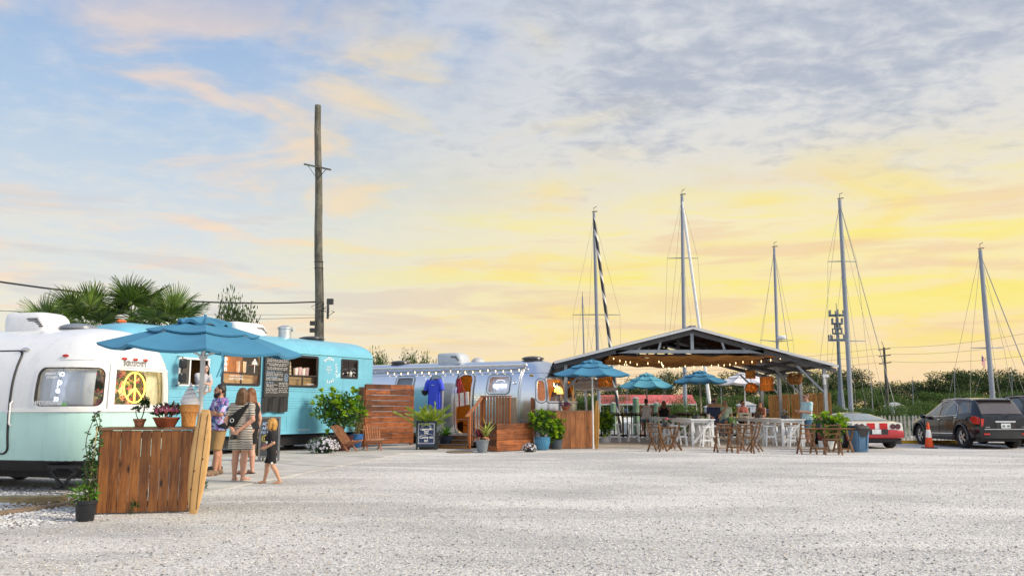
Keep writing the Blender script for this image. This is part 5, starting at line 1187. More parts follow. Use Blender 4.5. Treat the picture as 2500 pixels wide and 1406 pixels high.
# wooden steps with railing, in the silver trailer's frame
SW = WOOD('step_wood', (.13, .055, .018), (.42, .20, .07), 'x', .2, .5); RW = WOOD('rail_wood', (.26, .075, .022), (.50, .17, .055), 'z', .18, .5); RWX = WOOD('rail_wood_flat', (.30, .10, .035), (.56, .22, .08), 'x', .15, .5); TREAD = WOOD('tread_dark', (.07, .05, .04), (.20, .15, .12), 'x', .1, .6, False)
xr = float(T3.S(hd[0], 1., 0.)[0]); wl = V(T3.world(np.array([xr, -1.2, 0.]))) * S3 + V(u3) * 1.45; stp = thing('wooden_steps', 'stained wooden steps with a slanted handrail leading up to the silver trailer door', 'steps', (wl.x, wl.y, 0), rz3)
for i, (y0, y1, z, xl) in enumerate(((-2.75, -2.37, .16, -1.24), (-2.37, -1.99, .29, -1.06), (-1.99, -.02, .42, -1.4))):
    b = MB(); b.box(((xl + .06) / 2, (y0 + y1) / 2 - .015, z - .018), (.06 - xl + .03, y1 - y0 + .03, .036)); b.build('tread', TREAD, stp, bevel=.004)
    b = MB(); b.box(((xl + .06) / 2, y0 + .012, z - .09), (.06 - xl, .024, .105)); b.build('riser', SW, stp)
    b = MB(); b.box((xl + .015, (y0 + y1) / 2 + .02, (z - .04) / 2), (.03, y1 - y0 - .03, z - .045)); b.build('side_board', SW, stp)
b = MB(); b.box((.62, -.95, .40), (1.12, 1.7, .05)); b.build('landing', SW, stp)
def post(x, y, z0, z1, w=.085, nm='post'): b = MB(); b.box((0, 0, 0), (w, w, z1 - z0)); return b.build(nm, RW, stp, (x, y, (z0 + z1) / 2), bevel=.004)
post(.10, -2.66, 0, 1.14); post(.10, -1.80, 0, 1.70); post(1.12, -1.80, 0, 1.70); post(1.12, -.12, 0, 1.70)
b = MB(); b.bar((.10, -2.84, 1.06), (.10, -1.78, 1.74), .12, .036, (0, 0, 1)); b.build('handrail', RWX, stp, bevel=.004)
b = MB(); b.box((.61, -1.80, 1.735), (1.16, .14, .036)); b.build('top_rail', RWX, stp, bevel=.004); b = MB(); b.box((.61, -1.78, .58), (.96, .03, .08)); b.build('bottom_rail', RWX, stp)
for i in range(8): x = .21 + i * .114; b = MB(); b.box((0, 0, 0), (.042, .03, 1.14)); b.build('baluster', RW, stp, (x, -1.835, 1.15))
for i in range(4): t_ = (i + .6) / 4.2; y = lerp(-2.60, -1.84, t_); z = lerp(1.14, 1.68, t_); b = MB(); b.box((0, 0, 0), (.03, .038, z - lerp(.25, .55, t_))); b.build('baluster', RW, stp, (.10, y, (z + lerp(.25, .55, t_)) / 2))
b = MB(); b.box((.62, -1.1, 1.1), (.8, .05, 1.2)); b.build('back_board', WOOD('pale_board', (.36, .27, .17), (.55, .44, .30), 'z', .1, .7), stp)
pb0, pb1 = G(1212, 1103), G(1298, 1098); d = pb1 - pb0; PL = d.length; bx = thing('planter_box', 'reddish wooden planter box of horizontal planks in front of the silver trailer', 'planter', (pb0.x, pb0.y, 0), atan2(d.y, d.x))
for i in range(5): b = MB(); b.box((0, 0, 0), (PL, .03, .158)); b.build('plank', FW, bx, (PL / 2, 0, .02 + .083 + i * .168), bevel=.004)
for x in (.015, PL - .015):
    for i in range(5): b = MB(); b.box((0, 0, 0), (.03, .60, .158)); b.build('plank', FW, bx, (x, .32, .02 + .083 + i * .168))
for x in (.05, PL - .05): b = MB(); b.box((x, .045, .42), (.05, .05, .84)); b.build('corner_post', FW, bx)
b = MB(); b.box((PL / 2, .31, .80), (PL - .06, .56, .03)); b.build('lid', M('lid_dark', (.03, .028, .03), .6), bx)
p = G(1122, 1104); dm_ = thing('door_mat', 'thin round brown mat at the foot of the wooden steps', 'mat', (p.x, p.y - .05, 0)); b = MB(); b.lathe([(.40, .0), (.42, .024), (.40, .034), (.02, .036)], 28); b.build('mat', M('coir', (.24, .17, .10), .95, var=.3, sc=60), dm_)
# pots right of the steps
GP = M('pot_grey', (.19, .22, .25), .55, var=.12, sc=7, bump=.2, bsc=30)
p = G(1177, 1105); q = thing('potted_cordyline', 'grey tapered pot with dark red and yellow green strap leaves beside the steps', 'potted plant', (p.x, p.y + .1, 0))
pot('pot', q, [(.13, 0), (.14, .02), (.20, .34), (.225, .35), (.225, .39)], GP)
straps(q, (-.08, 0, .40), 24, .52, .075, L_RED, up=(.3, 1.4), droop=.25); straps(q, (.12, -.04, .40), 16, .50, .085, LEAF('lime_strap', (.22, .32, .03), (.55, .55, .14)), up=(.5, 1.45), droop=.22, z0=.3); flowers(q, (0, -.08, .41), (.24, .16, .08), 40, F_ORG, .02, 60)
p = G(1292, 1103); q = thing('flower_clump', 'low mound of white flowers beside the reddish planter box', 'flowers', (p.x, p.y - .02, 0)); pot('pot', q, [(.12, 0), (.15, .1), (.15, .11)], BLK); flowers(q, (0, -.03, .11), (.25, .20, .19), 70, F_WHITE, .024, 260, L_DK)
BP = M('pot_teal', (.05, .22, .38), .35, var=.2, sc=5, coat=.3)
p = G(1325, 1099); q = thing('potted_clusia', 'round leaved plant with dark red top in a textured bright blue pot', 'potted plant', (p.x, p.y + .25, 0))
o = pot('pot', q, [(.16, 0), (.19, .03), (.245, .22), (.25, .34), (.26, .36), (.26, .42)], BP)
for k in range(22):
    for s in (-1, 1):
        b = MB(); b.tube([((.185 + .06 * min(1, t / .22) + .002) * cos(2 * pi * k / 22 + s * t * 1.7), (.185 + .06 * min(1, t / .22) + .002) * sin(2 * pi * k / 22 + s * t * 1.7), t + .03) for t in np.linspace(0, .31, 6)], .008, 4); b.build('lattice_ridge', M('pot_teal_light', (.10, .36, .55), .35, coat=.3), q, smooth=True)
clusia(q, (0, -.05, .86), (.45, .36, .40), 30, CLUS, 7, 500, 5, (0, 0, .4), .5); straps(q, (.02, .02, .95), 18, .40, .07, L_RED, up=(.4, 1.4), droop=.2, z0=.15)
p = G(1360, 1097); q = thing('potted_clusia', 'round leaved green plant in a dark grey pot beside the second wooden counter', 'potted plant', (p.x, p.y + .2, 0))
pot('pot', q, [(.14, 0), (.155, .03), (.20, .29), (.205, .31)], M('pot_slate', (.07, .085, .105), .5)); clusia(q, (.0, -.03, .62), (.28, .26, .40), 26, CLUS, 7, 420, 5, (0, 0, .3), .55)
# second counter, board, bowl, plant
c2A, c2B = G(1358, 1096), G(1450, 1094); c2 = counter('smaller stained wooden counter right of the silver trailer under a blue parasol', c2A, c2B, 1.26, .6, 8, wm=WOOD('counter_wood_red', (.15, .05, .016), (.42, .165, .05), 'z', .25, .45))
surfboard('orange wooden surfboard standing at the right end of the second counter', G(1456, 1096) + V((0, -.03, 0)), 1.60, .24, rad(-42), .05, WOOD('surfboard_orange', (.68, .30, .06), (.82, .44, .12), 'z', .06, .35, True))
q = thing('flower_bowl', 'red bowl of dark purple flowers on the second counter', 'flower bowl', (P(1381, 1000, c2A.y + .2).x, c2A.y + .22, 1.26)); pot('bowl', q, [(.09, 0), (.10, .01), (.15, .12), (.16, .13)], TERR); flowers(q, (0, 0, .18), (.19, .16, .09), 50, F_MIX, .022, 120, L_RED)
p = G(1478, 1082); q = thing('potted_clusia', 'round leaved green plant in a pale pot right of the orange surfboard', 'potted plant', (p.x, p.y, .0)); pot('pot', q, [(.14, 0), (.16, .25), (.17, .27)], WHITE); clusia(q, (.0, 0, .78), (.36, .3, .52), 34, CLUS, 7, 500, 5, (0, 0, .3), .6)
parasol('blue parasol over the second counter beside the silver trailer', (P(1447, 1000, 27.9).x, 27.9, 0), 1.36, 2.47, 2.92, UB, rad(12), (0, .02), .03, False, 1.)
# ================================================================= open gabled pavilion
DF, DB = 29.2, 36.6
pk = P(1688, 800, DF); eL = P(1352, 884, DF); eR = P(2040, 893, DF); CX = pk.x
GAL = M('painted_steel', (.25, .28, .32), .5, var=.12, sc=3); RAF = WOOD('grey_rafter', (.045, .045, .05), (.13, .13, .135), 'y', .12, .7, False); POSTM = M('post_grey', (.30, .32, .34), .6, var=.2, sc=5)
pv = thing('pavilion', 'open sided pavilion with a low gabled metal roof over the white tables', 'pavilion', (CX, DF, 0))
def lp_(p): return V(p) - V((CX, DF, 0))
RM = M('roof_metal', (.30, .31, .33), .45, metal=.6, var=.15, sc=4)
for side, e in ((-1, eL), (1, eR)):
    n_ = 9
    for i in range(n_):
        y0, y1 = -.25 + i * (DB - DF + .5) / n_, -.25 + (i + 1) * (DB - DF + .5) / n_; b = MB(); a = lp_(pk) + V((0, 0, .02)); c = lp_(e); rows = []
        for k in range(13):
            y = lerp(y0, y1, k / 12) + (.004 if k == 12 else 0); z = .022 if k % 4 in (1, 2) else 0.; rows.append([(a.x, y, a.z + z), (c.x, y, c.z + z)])
        top = rows; b.grid(top); b.grid([[(x, y, z - .012) for x, y, z in r] for r in top]); b.build('roof_sheet', RM, pv)
    d = (lp_(e) - lp_(pk)); L = d.length
    b = MB(); b.bar(lp_(pk) + V((0, -.27, -.03)), lp_(e) + V((0, -.27, -.03)), .03, .085, (0, 0, 1)); b.build('fascia', M('fascia_grey', (.56, .58, .61), .45, var=.05), pv)
    for k in range(7):
        t = .06 + k * .15; q = lp_(pk) + d * t - V((0, 0, .06)); b = MB(); b.bar(q + V((0, -.2, 0)), q + V((0, DB - DF + .2, 0)), .06, .09, (1, 0, 0)); b.build('purlin', RAF, pv)
    for fi in range(4):
        y = fi * (DB - DF) / 3; b = MB(); b.bar(lp_(pk) + V((0, y, -.17)), lp_(e) + V((0, y, -.17)), .09, .15, (0, 0, 1)); b.build('rafter', RAF, pv)
        px_ = lp_(e).x - side * .42; zt = lp_(e).z - .12
        b = MB(); b.box((px_, y, zt / 2 + .02), (.11, .11, zt)); b.build('post', POSTM, pv)
        b = MB(); b.bar((px_, y, zt - .85), (px_ - side * .95, y, zt + .12), .06, .08, (0, 1, 0)); b.build('knee_brace', GAL, pv)
        if side > 0:
            ztb = P(1690, 858, DF).z; t0 = (lp_(pk).z - .17 - ztb) / (lp_(pk).z - lp_(eR).z); t1 = (lp_(pk).z - .17 - ztb) / (lp_(pk).z - lp_(eL).z)
            xa, xb = lp_(eL).x * t1, lp_(eR).x * t0; b = MB(); b.bar((xa, y, ztb), (xb, y, ztb), .09, .12, (0, 0, 1)); b.build('tie_beam', GAL, pv)
            for xx, w in ((0, .11), (-1.2, .07), (1.15, .07), (-1.95, .05), (1.9, .05)):
                zr = lerp(lp_(pk).z, lp_(eR if xx > 0 else eL).z, abs(xx) / abs((lp_(eR) if xx > 0 else lp_(eL)).x)) - .2; b = MB(); b.bar((xx, y, ztb + .05), (xx * .93, y, zr), w, w, (0, 1, 0)); b.build('king_post' if xx == 0 else 'truss_web', GAL, pv)
b = MB(); b.bar(lp_(pk) + V((0, -.28, .04)), lp_(pk) + V((0, DB - DF + .28, .04)), .22, .03, (0, 0, 1)); b.build('ridge_cap', RM, pv)
q = lp_(eR) + V((-.42, -.1, -.35)); b = MB(); b.box(q, (.22, .12, .10)); b.cyl(q + V((-.05, 0, -.05)), q + V((-.05, 0, -.30)), .045, .045, 10); b.build('flood_light', M('flood_white', (.62, .63, .64), .4), pv)
# slab
s0, s1 = G(1385, 1092), G(2042, 1092)
b = MB(); b.prism([(s0.x, 28.25), (s1.x, 28.25), (12.4, DB + .6), (s0.x - .6, DB + .6)], -.05, .035, lambda u, v, d: (u, v, d)); tag(b.build('pavilion_slab', M('slab', (.42, .38, .33), .9, var=.16, sc=1.5, bump=.2, bsc=40)), kind='structure')
# reed mats hung flat under the tie beams
REED = bpy.data.materials.new('reed_mat'); REED.use_nodes = True; t = NT(REED.node_tree); bb = REED.node_tree.nodes['Principled BSDF']
co = t.n('ShaderNodeTexCoord').outputs['Object']
g_ = t.noise(t.n('ShaderNodeVectorMath', dict(operation='MULTIPLY'), i0=co, i1=(1.2, 30., 30.)).outputs[0], 1.5, 4, .6)
g2_ = t.noise(co, 1.4, 4, .6)
cc = t.mix(t.sm(t.m('ADD', t.m('MULTIPLY', g_, .6), t.m('MULTIPLY', g2_, .4)), .36, .64), (.48, .20, .045), (.90, .50, .15)); t.set(bb.inputs['Base Color'], cc); bb.inputs['Roughness'].default_value = .8
tl = t.n('ShaderNodeBsdfTranslucent', Color=cc); mx = t.n('ShaderNodeMixShader', i0=.45, i1=bb.outputs[0], i2=tl); t.set(REED.node_tree.nodes['Material Output'].inputs[0], mx.outputs[0])
for i in range(5):
    y0 = DF + .15 + i * 1.22; z0 = P(1690, 866, DF).z; o = thing('reed_mat', ('frontmost', 'second', 'middle', 'fourth', 'rearmost')[i] + ' brown reed mat hung flat as a ceiling under the pavilion trusses', 'reed mat', (CX, y0, z0), 0, 'reed mats under the pavilion roof')
    xs = np.linspace(-2.95 + R.uniform(-.2, .2), 3.05 + R.uniform(-.2, .3), 40); rows = []
    for k in range(6):
        y = k / 5 * 1.24; rows.append([(x, y + (.05 * sin(x * 9 + i) if k in (0, 5) else 0), -.05 * abs(sin(x * 2.1 + i)) - .16 * sin(pi * k / 5) * (.5 + .5 * sin(x * 1.3 + i * 2)) + .02 * sin(x * 7)) for x in xs])
    b = MB(); b.grid(rows); b.grid([[(x, y, z + .012) for x, y, z in r] for r in rows]); b.build('reed_sheet', REED, o, smooth=True)
    b = MB()
    for k in range(30): x = R.uniform(-2.8, 2.9); b.bar((x, R.uniform(0, 1.2), -.06), (x + R.uniform(.2, .8), R.uniform(0, 1.2), -.14), .008, .008)
    tag(b.build('loose_reeds', REED, o), kind='stuff')
zc_ = P(1690, 872, DF).z
string_lights('string of lit bulbs zigzagging under the left half of the pavilion ceiling', [V((CX - 2.9, DF + .1, zc_ + .08)), V((CX - 1.9, DF + 2, zc_ + .0)), V((CX - 2.2, DF + 3.4, zc_)), V((CX - .9, DF + 1.2, zc_ - .02)), V((CX - .2, DF + 4.5, zc_ - .03))], 15, .06, .015)
string_lights('string of lit bulbs along the right half of the pavilion ceiling', [V((CX + 3.3, DF + .0, zc_ + .06)), V((CX + 2.1, DF + 1.6, zc_ - .02)), V((CX + 1.6, DF + 3.2, zc_ - .05)), V((CX + .6, DF + 4.2, zc_ - .05)), V((CX + .1, DF + 5.5, zc_ - .05))], 16, .06, .015)
string_lights('unlit string of bulbs sagging below the ceiling mats of the pavilion', [V((CX - 3.2, DB - .2, zc_ - .1)), V((CX - .6, DB, zc_ - .35)), V((CX + 1.8, DB, zc_ - .1))], 14, .12, .018, mat=M('bulb_off', (.35, .30, .22), .3))
# woven lampshades
RAT = LEAF('rattan', (.42, .17, .03), (.62, .30, .07), .2, .7, .5)
def rattan(label, px, py, D, w, h, prof=None, lit=1., kind=0):
    p = P(px, py, D); o = thing('woven_lampshade', label, 'lampshade', p, R.uniform(0, 1)); prof = prof or [(1, 1), (1, -1)]; n_ = 20
    for k in range(n_):
        b = MB(); a0 = 2 * pi * k / n_; pts = [(r * w / 2 * cos(a0 + .15 * j), r * w / 2 * sin(a0 + .15 * j), z * h / 2) for j, (r, z) in enumerate(prof)]; b.tube(pts, .014, 4); b.build('weave_strip', RAT, o)
    for k in range(11):
        t = k / 10 * (len(prof) - 1); j = min(int(t), len(prof) - 2); r = lerp(prof[j][0], prof[j + 1][0], t - j); z = lerp(prof[j][1], prof[j + 1][1], t - j); b = MB()
        b.tube([(r * w / 2 * cos(2 * pi * q / 18), r * w / 2 * sin(2 * pi * q / 18), z * h / 2 + R.uniform(-.01, .01)) for q in range(18)], .018 if k in (0, 10) else .013, 4, closed=True); b.build('hoop', RAT, o)
    if kind == 0:
        b = MB(); b.lathe([(r * w / 2 * .96, z * h / 2) for r, z in prof], 18); b.f = [f for f in b.f if len(f) == 4]; b.build('paper_liner', LEAF('liner', (.62, .24, .04), (.68, .32, .08), .1, .8, .6), o, smooth=True)
    b = MB(); b.cyl((0, 0, h / 2), (0, 0, 3.22 - p.z), .008, .008, 5); b.build('cord', BLACK, o)
    if lit: b = MB(); b.lathe([(.015, .08), (.045, .02), (.04, -.04), (.01, -.07)], 10); b.build('bulb', BULB, o, smooth=True); lamp('bulb_light', (0, 0, -.02), 22 * lit, (1., .55, .18), .05, o)
    return o
rattan('orange lit woven drum lampshade left of the dark striped rope', 1478, 930, 31., .52, .40)
rattan('dark brown woven lampshade partly hidden above the white parasol at the left', 1397, 922, 31.5, .42, .30, lit=0)
rattan('small brown tilted woven lampshade highest of the hanging cluster', 1832, 914, 30.5, .34, .28, lit=.5)
rattan('large glowing orange woven drum lampshade in the hanging cluster', 1872, 937, 30.2, .46, .47)
rattan('bell shaped orange lampshade lowest of the hanging cluster', 1834, 946, 31., .44, .34, [(.25, 1), (.75, .75), (.9, .2), (1.1, -.5), (.7, -1)])
rattan('pale open rope basket lampshade at the right of the pavilion', 1941, 924, 31.5, .50, .40, [(.75, 1), (1.1, .2), (.95, -.6), (.7, -1)], lit=0, kind=1)
# reed screens between the right hand posts
SCR = WOOD('reed_screen', (.22, .09, .025), (.58, .33, .11), 'z', .15, .8, False)
for i, (xa, xb, ya, yb, lab) in enumerate(((2030, 1998, 29.5, 31.0, 'pale reed screen nearest the front right post of the pavilion'), (1996, 1968, 31.1, 32.5, 'reed screen just behind the man in the pale blue shirt'), (1966, 1932, 32.6, 34.1, 'reed screen second from the back on the right side of the pavilion'), (1928, 1906, 34.2, 35.3, 'dark reed screen next to the rearmost one in the pavilion'), (1904, 1877, 35.4, 36.6, 'rearmost reed screen at the right back corner of the pavilion'))):
    a, c = P(xa, 1000, ya), P(xb, 1000, yb); d = c - a; L = Vector_len = V((d.x, d.y)).length; o = thing('reed_screen', lab, 'reed screen', (a.x, a.y, .55), atan2(d.y, d.x), 'reed screens of the pavilion')
    b = MB(); n_ = int(L / .022)
    for k in range(n_): x = (k + .5) * L / n_; b.cyl((x, R.uniform(-.008, .008), R.uniform(0, .03)), (x + R.uniform(-.008, .008), R.uniform(-.008, .008), 1.33 + R.uniform(-.04, .04)), .010, .009, 4, False)
    tag(b.build('reeds', SCR, o), kind='stuff')
    for k in range(9): b = MB(); b.tube([(x, -.014, .08 + k * .15 + .008 * sin(x * 30)) for x in np.linspace(0, L, 9)], .006, 4); b.build('wire_row', M('wire_brown', (.12, .06, .02), .7), o)
for px in (2010, 1965, 1925): a = P(px, 1010, 30.5 + (2010 - px) * .06)
# dark bar railing at the back
RB = WOOD('rail_dark', (.05, .018, .008), (.22, .085, .03), 'x', .2, .5); RBZ = WOOD('rail_dark_z', (.022, .012, .008), (.07, .035, .02), 'z', .2, .6)
r0, r1 = P(1462, 1003, DB + .2), P(1885, 1004, DB + .3); d = r1 - r0; o = thing('bar_railing', 'long dark brown bar railing along the water side of the pavilion', 'railing', (r0.x, r0.y, 0), atan2(d.y, d.x)); L = V((d.x, d.y)).length
for k in range(4):
    for j in range(2): b = MB(); b.box(((k + .5) * L / 4, -.16 + j * .17, 1.13), (L / 4 - .01, .16, .04)); b.build('top_plank', RB, o)
n_ = 40
for k in range(n_): b = MB(); b.box(((k + .5) * L / n_, 0, .58), (.075 if k % 5 == 0 else .045, .05, 1.05)); b.build('baluster', RBZ, o)
for z in (.14, 1.04): b = MB(); b.box((L / 2, .045, z), (L, .04, .09)); b.build('rail', RBZ, o)
# ---------------------------------------------------------------- white tables and stools
WP = M('white_wood', (.80, .81, .81), .5, var=.07, sc=5, bump=.1, bsc=20); WPD = M('white_wood_worn', (.62, .60, .56), .6, var=.12, sc=6)
def bar_table(label, x, y, rz, L=3.1, Wd=.86, h=.93):
    o = thing('bar_table', label, 'table', (x, y, .035), rz, 'long white bar tables in the pavilion')
    for k in range(5): b = MB(); b.box(((k - 2) * Wd / 5, 0, h - .02), (Wd / 5 - .006, L, .04)); b.build('top_plank', WP, o, bevel=.003)
    for s in (-1, 1):
        b = MB(); b.box((s * (Wd / 2 - .06), 0, h - .09), (.035, L - .1, .10)); b.build('apron', WP, o)
        ye = s * (L / 2 - .16); b = MB(); b.box((0, ye, h - .09), (Wd - .16, .035, .10)); b.build('apron', WP, o)
        for t in (-1, 1): b = MB(); b.box((t * (Wd / 2 - .08), ye + .06 * s, (h - .04) / 2), (.085, .085, h - .04)); b.build('leg', WP, o)
        b = MB(); b.bar((-(Wd / 2 - .12), ye + .06 * s, .12), (Wd / 2 - .12, ye + .06 * s, h - .10), .07, .04, (0, 1, 0)); b.build('brace', WP, o)
    b = MB(); b.box((0, 0, .14), (.08, L - .4, .06)); b.build('stretcher', WP, o); return o
TAx, TBx = P(1712, 1010, 29.).x, P(1926, 1010, 29.).x
bar_table('white bar table nearest the camera in the left row of the pavilion', TAx - .08, 30.2, rad(2)); bar_table('white bar table behind another in the left row by the railing', TAx - .30, 33.9, rad(3))
bar_table('white bar table nearest the camera in the right row of the pavilion', TBx, 30.2, rad(1)); bar_table('white bar table behind another in the right row by the reed screens', TBx - .12, 33.9, rad(1))
def stool():
    o = thing('bar_stool', 'white wooden bar stool', 'stool', (0, 0, 0), 0, 'white wooden bar stools in the pavilion'); h = .70
    b = MB()
    rows = [[(x, y, h - .02 + .02 * (x / .19) ** 2) for x in np.linspace(-.19, .19, 7)] for y in np.linspace(-.16, .16, 3)]
    b.grid(rows); b.grid([[(x, y, z - .035) for x, y, z in r] for r in rows]); e = []
    for (a, c) in ((rows[0], 1), (rows[-1], 1)): b.grid([a, [(x, y, z - .035) for x, y, z in a]])
    for k in (0, -1): a = [r[k] for r in rows]; b.grid([a, [(x, y, z - .035) for x, y, z in a]])
    b.build('seat', WP, o)
    for sx_ in (-1, 1):
        for sy in (-1, 1): b = MB(); b.bar((sx_ * .13, sy * .11, h - .03), (sx_ * .21, sy * .18, 0), .045, .045, (0, 1, 0)); b.build('leg', WP, o)
    for sy in (-1, 1): b = MB(); b.box((0, sy * .158, .22), (.36, .022, .05)); b.build('stretcher', WP, o)
    for sx_ in (-1, 1): b = MB(); b.box((sx_ * .178, 0, .32), (.022, .29, .05)); b.build('stretcher', WP, o)
    return o
st0 = stool(); first = True
def put_stool(x, y, rz, label):
    global first
    if first: st0.location = (x, y, .035); st0.rotation_euler = (0, 0, rz); st0['label'] = label; first = False; return st0
    return dup(st0, (x, y, .035), rz, label)
od = ('nearest the camera', 'second from the camera', 'third from the camera', 'fourth from the camera', 'fifth from the camera', 'rearmost')
for nm, tx in (('left', TAx - .1), ('right', TBx)):
    for sd_, sx_ in (('left', -1), ('right', 1)):
        for i in range(6):
            y = 29.15 + i * 1.05 + R.uniform(-.12, .12); put_stool(tx + sx_ * (.62 + R.uniform(-.06, .06)) - (y - 29) * .03, y, pi / 2 + R.uniform(-.2, .2), f'white bar stool {od[i]}, {sd_} of the {nm} table row')
put_stool(TAx + .05, 28.45, rad(4), 'white bar stool at the front end of the left row of white tables'); put_stool(TBx - .02, 28.45, rad(-6), 'white bar stool at the front end of the right row of white tables')
for px, py, lab in ((1547, 1078, 'lone white bar stool standing at the front left of the pavilion slab'), (1500, 1079, 'white bar stool half hidden by the plant right of the orange surfboard'), (1566, 1064, 'white bar stool near the dark railing left of the woman with long hair'), (1594, 1066, 'white bar stool at the dark railing below the man in white')):
    p = G(px, py, .035); put_stool(p.x, p.y, R.uniform(-.3, .3), lab)
# planters, caddies and things on tables
def table_planter(label, x, y, z, mat_leaf, fl=None, w=.22):
    o = thing('table_planter', label, 'planter', (x, y, z)); b = MB(); b.lathe([(w * .46, 0), (w * .5, .01), (w * .5, .12), (w * .46, .12), (w * .45, .10)], 4); b.build('box', M('caddy_dark', (.05, .05, .055), .6), o)
    C, D = ellcloud(90, (0, 0, .2), (.11, .11, .11), .2); stuffleaves('leaves', o, C, D + np.array([0, 0, .3]), .07, .03, mat_leaf)
    if fl: flowers(o, (0, 0, .24), (.10, .10, .10), 12, fl, .018, 6)
    return o
zT = .035 + .93
for lab, px, D, lf, fl in (('dark table planter at the front end of the left white table row', 1700, 29.3, L_DK, None), ('dark table planter midway along the left white table row', 1641, 31.6, L_MID, None), ('dark table planter near the front of the right white table row with white flowers', 1917, 29.6, L_DK, F_WHITE), ('dark table planter midway on the right white table row beside a girl', 1852, 31.5, L_DK, None)):
    q = P(px, 1015, D); table_planter(lab, q.x, D, zT, lf, fl, .30)
q = P(1817, 1010, 32.6); o = thing('serving_basket', 'pale woven basket standing on the right white table row', 'basket', (q.x, 32.6, zT)); b = MB(); b.prism([(-.22, 0), (.22, 0), (.27, .2), (-.27, .2)], -.12, .12); b.build('basket', M('basket_pale', (.62, .56, .45), .8, var=.2, sc=30), o, bevel=.01); b = MB(); b.box((0, -.125, .1), (.2, .012, .05)); b.build('slot', BLACK, o)
for lab, px, D, c in (('tall yellow drink cup on the right white table row', 1800, 32.2, (.75, .62, .12)), ('clear drink cup beside the pale basket on the right white table row', 1832, 32.2, (.72, .70, .66)), ('small white cup on the left white table row', 1731, 30.2, (.75, .75, .75))):
    q = P(px, 1015, D); o = thing('drink_cup', lab, 'cup', (q.x, D, zT)); b = MB(); b.lathe([(.032, 0), (.042, .14), (.038, .14), (.03, .02)], 12); b.build('cup', M('cup_%d' % px, c, .3), o, smooth=True); b = MB(); b.cyl((.01, 0, .05), (.03, 0, .2), .004); b.build('straw', PRINTW, o)
# ---------------------------------------------------------------- brown folding chairs and bistro tables on the gravel
AC = WOOD('acacia', (.07, .03, .012), (.26, .12, .042), 'z', .2, .5, False); ACX = WOOD('acacia_flat', (.09, .04, .015), (.30, .15, .055), 'x', .2, .5, False)
def folding_chair():
    o = thing('folding_chair', 'brown folding chair', 'chair', (0, 0, 0), 0, 'brown wooden folding chairs on the gravel')
    for s in (-1, 1):
        b = MB(); b.bar((s * .205, .26, .0), (s * .205, -.0, .44), .036, .046, (1, 0, 0)); b.bar((s * .205, .0, .44), (s * .205, -.0 + .0, .44), .026, .042, (1, 0, 0)) if False else None; b.build('front_leg', AC, o)
        b = MB(); b.bar((s * .228, -.16, .0), (s * .228, .0, .26), .032, .046, (1, 0, 0)); b.build('rear_leg', AC, o); b = MB(); b.bar((s * .228, .0, .26), (s * .228, .20, .44), .024, .04, (1, 0, 0)); b.build('seat_strut', AC, o)
        b = MB(); b.bar((s * .205, -.0, .42), (s * .205, -.13, .88), .036, .046, (1, 0, 0)); b.build('back_stile', AC, o)
    for i in range(6): b = MB(); b.box((0, -.06 + i * .062, .445), (.40, .048, .018)); b.build('seat_slat', ACX, o)
    for z, y, hh in ((.845, -.118, .075), (.745, -.09, .10), (.60, -.05, .055)): b = MB(); b.bar((-.20, y, z), (.20, y, z), hh, .018, (0, .28, 1)); b.build('back_slat', ACX, o)
    for z, y in ((.09, -.105), (.12, .19)): b = MB(); b.bar((-.22, y, z), (.22, y, z), .055, .018, (0, 0, 1)); b.build('stretcher', ACX, o)
    return o
fc0 = folding_chair(); ff = True
def put_fc(px, py, rz, lab):
    global ff
    p = G(px, py)
    if ff: fc0.location = (p.x, p.y, 0); fc0.rotation_euler = (0, 0, rz); fc0['label'] = lab; ff = False
    else: dup(fc0, (p.x, p.y, 0), rz, lab)
def bistro():
    o = thing('bistro_table', 'brown bistro table', 'table', (0, 0, 0), 0, 'small brown bistro tables on the gravel')
    for i in range(7): b = MB(); b.box((0, -.24 + i * .08, .72), (.58, .07, .02)); b.build('top_slat', ACX, o)
    for s in (-1, 1):
        for k in (-1, 1): b = MB(); b.bar((s * .23 - (.03 if k > 0 else 0) * s, -.22 * k, .0), (s * .23 - (.03 if k > 0 else 0) * s, .22 * k, .70), .034, .048, (1, 0, 0)); b.build('leg', AC, o)
    for y in (-.2, .2): b = MB(); b.box((0, y, .10), (.44, .02, .045)); b.build('stretcher', ACX, o)
    b = MB(); b.box((0, 0, .69), (.5, .05, .03)); b.build('apron', ACX, o); return o
bt0 = bistro()
def put_bt(i, px, py, rz, lab):
    p = G(px, py)
    if i == 0: bt0.location = (p.x, p.y, 0); bt0.rotation_euler = (0, 0, rz); bt0['label'] = lab; return p
    dup(bt0, (p.x, p.y, 0), rz, lab); return p
put_fc(1603, 1102, rad(-48), 'brown folding chair leftmost on the gravel, left of the first bistro table'); put_fc(1652, 1099, rad(75), 'brown folding chair facing left at the first bistro table'); p = put_bt(0, 1628, 1096, rad(8), 'leftmost small brown bistro table with a grey planter on it')
table_planter('grey planter with pink flowers on the leftmost bistro table', p.x, p.y, .73, L_DK, F_PINK, .22)
put_fc(1766, 1104, rad(6), 'brown folding chair with its back to us left of the middle bistro table'); put_fc(1820, 1106, rad(-8), 'brown folding chair with its back to us right of the middle bistro table'); put_fc(1846, 1102, rad(60), 'brown folding chair turned sideways right of the middle pair of chairs'); p = put_bt(1, 1797, 1099, rad(4), 'middle small brown bistro table between two folding chairs')
table_planter('small planter on the middle bistro table', p.x - .08, p.y, .73, L_MID, None, .18)
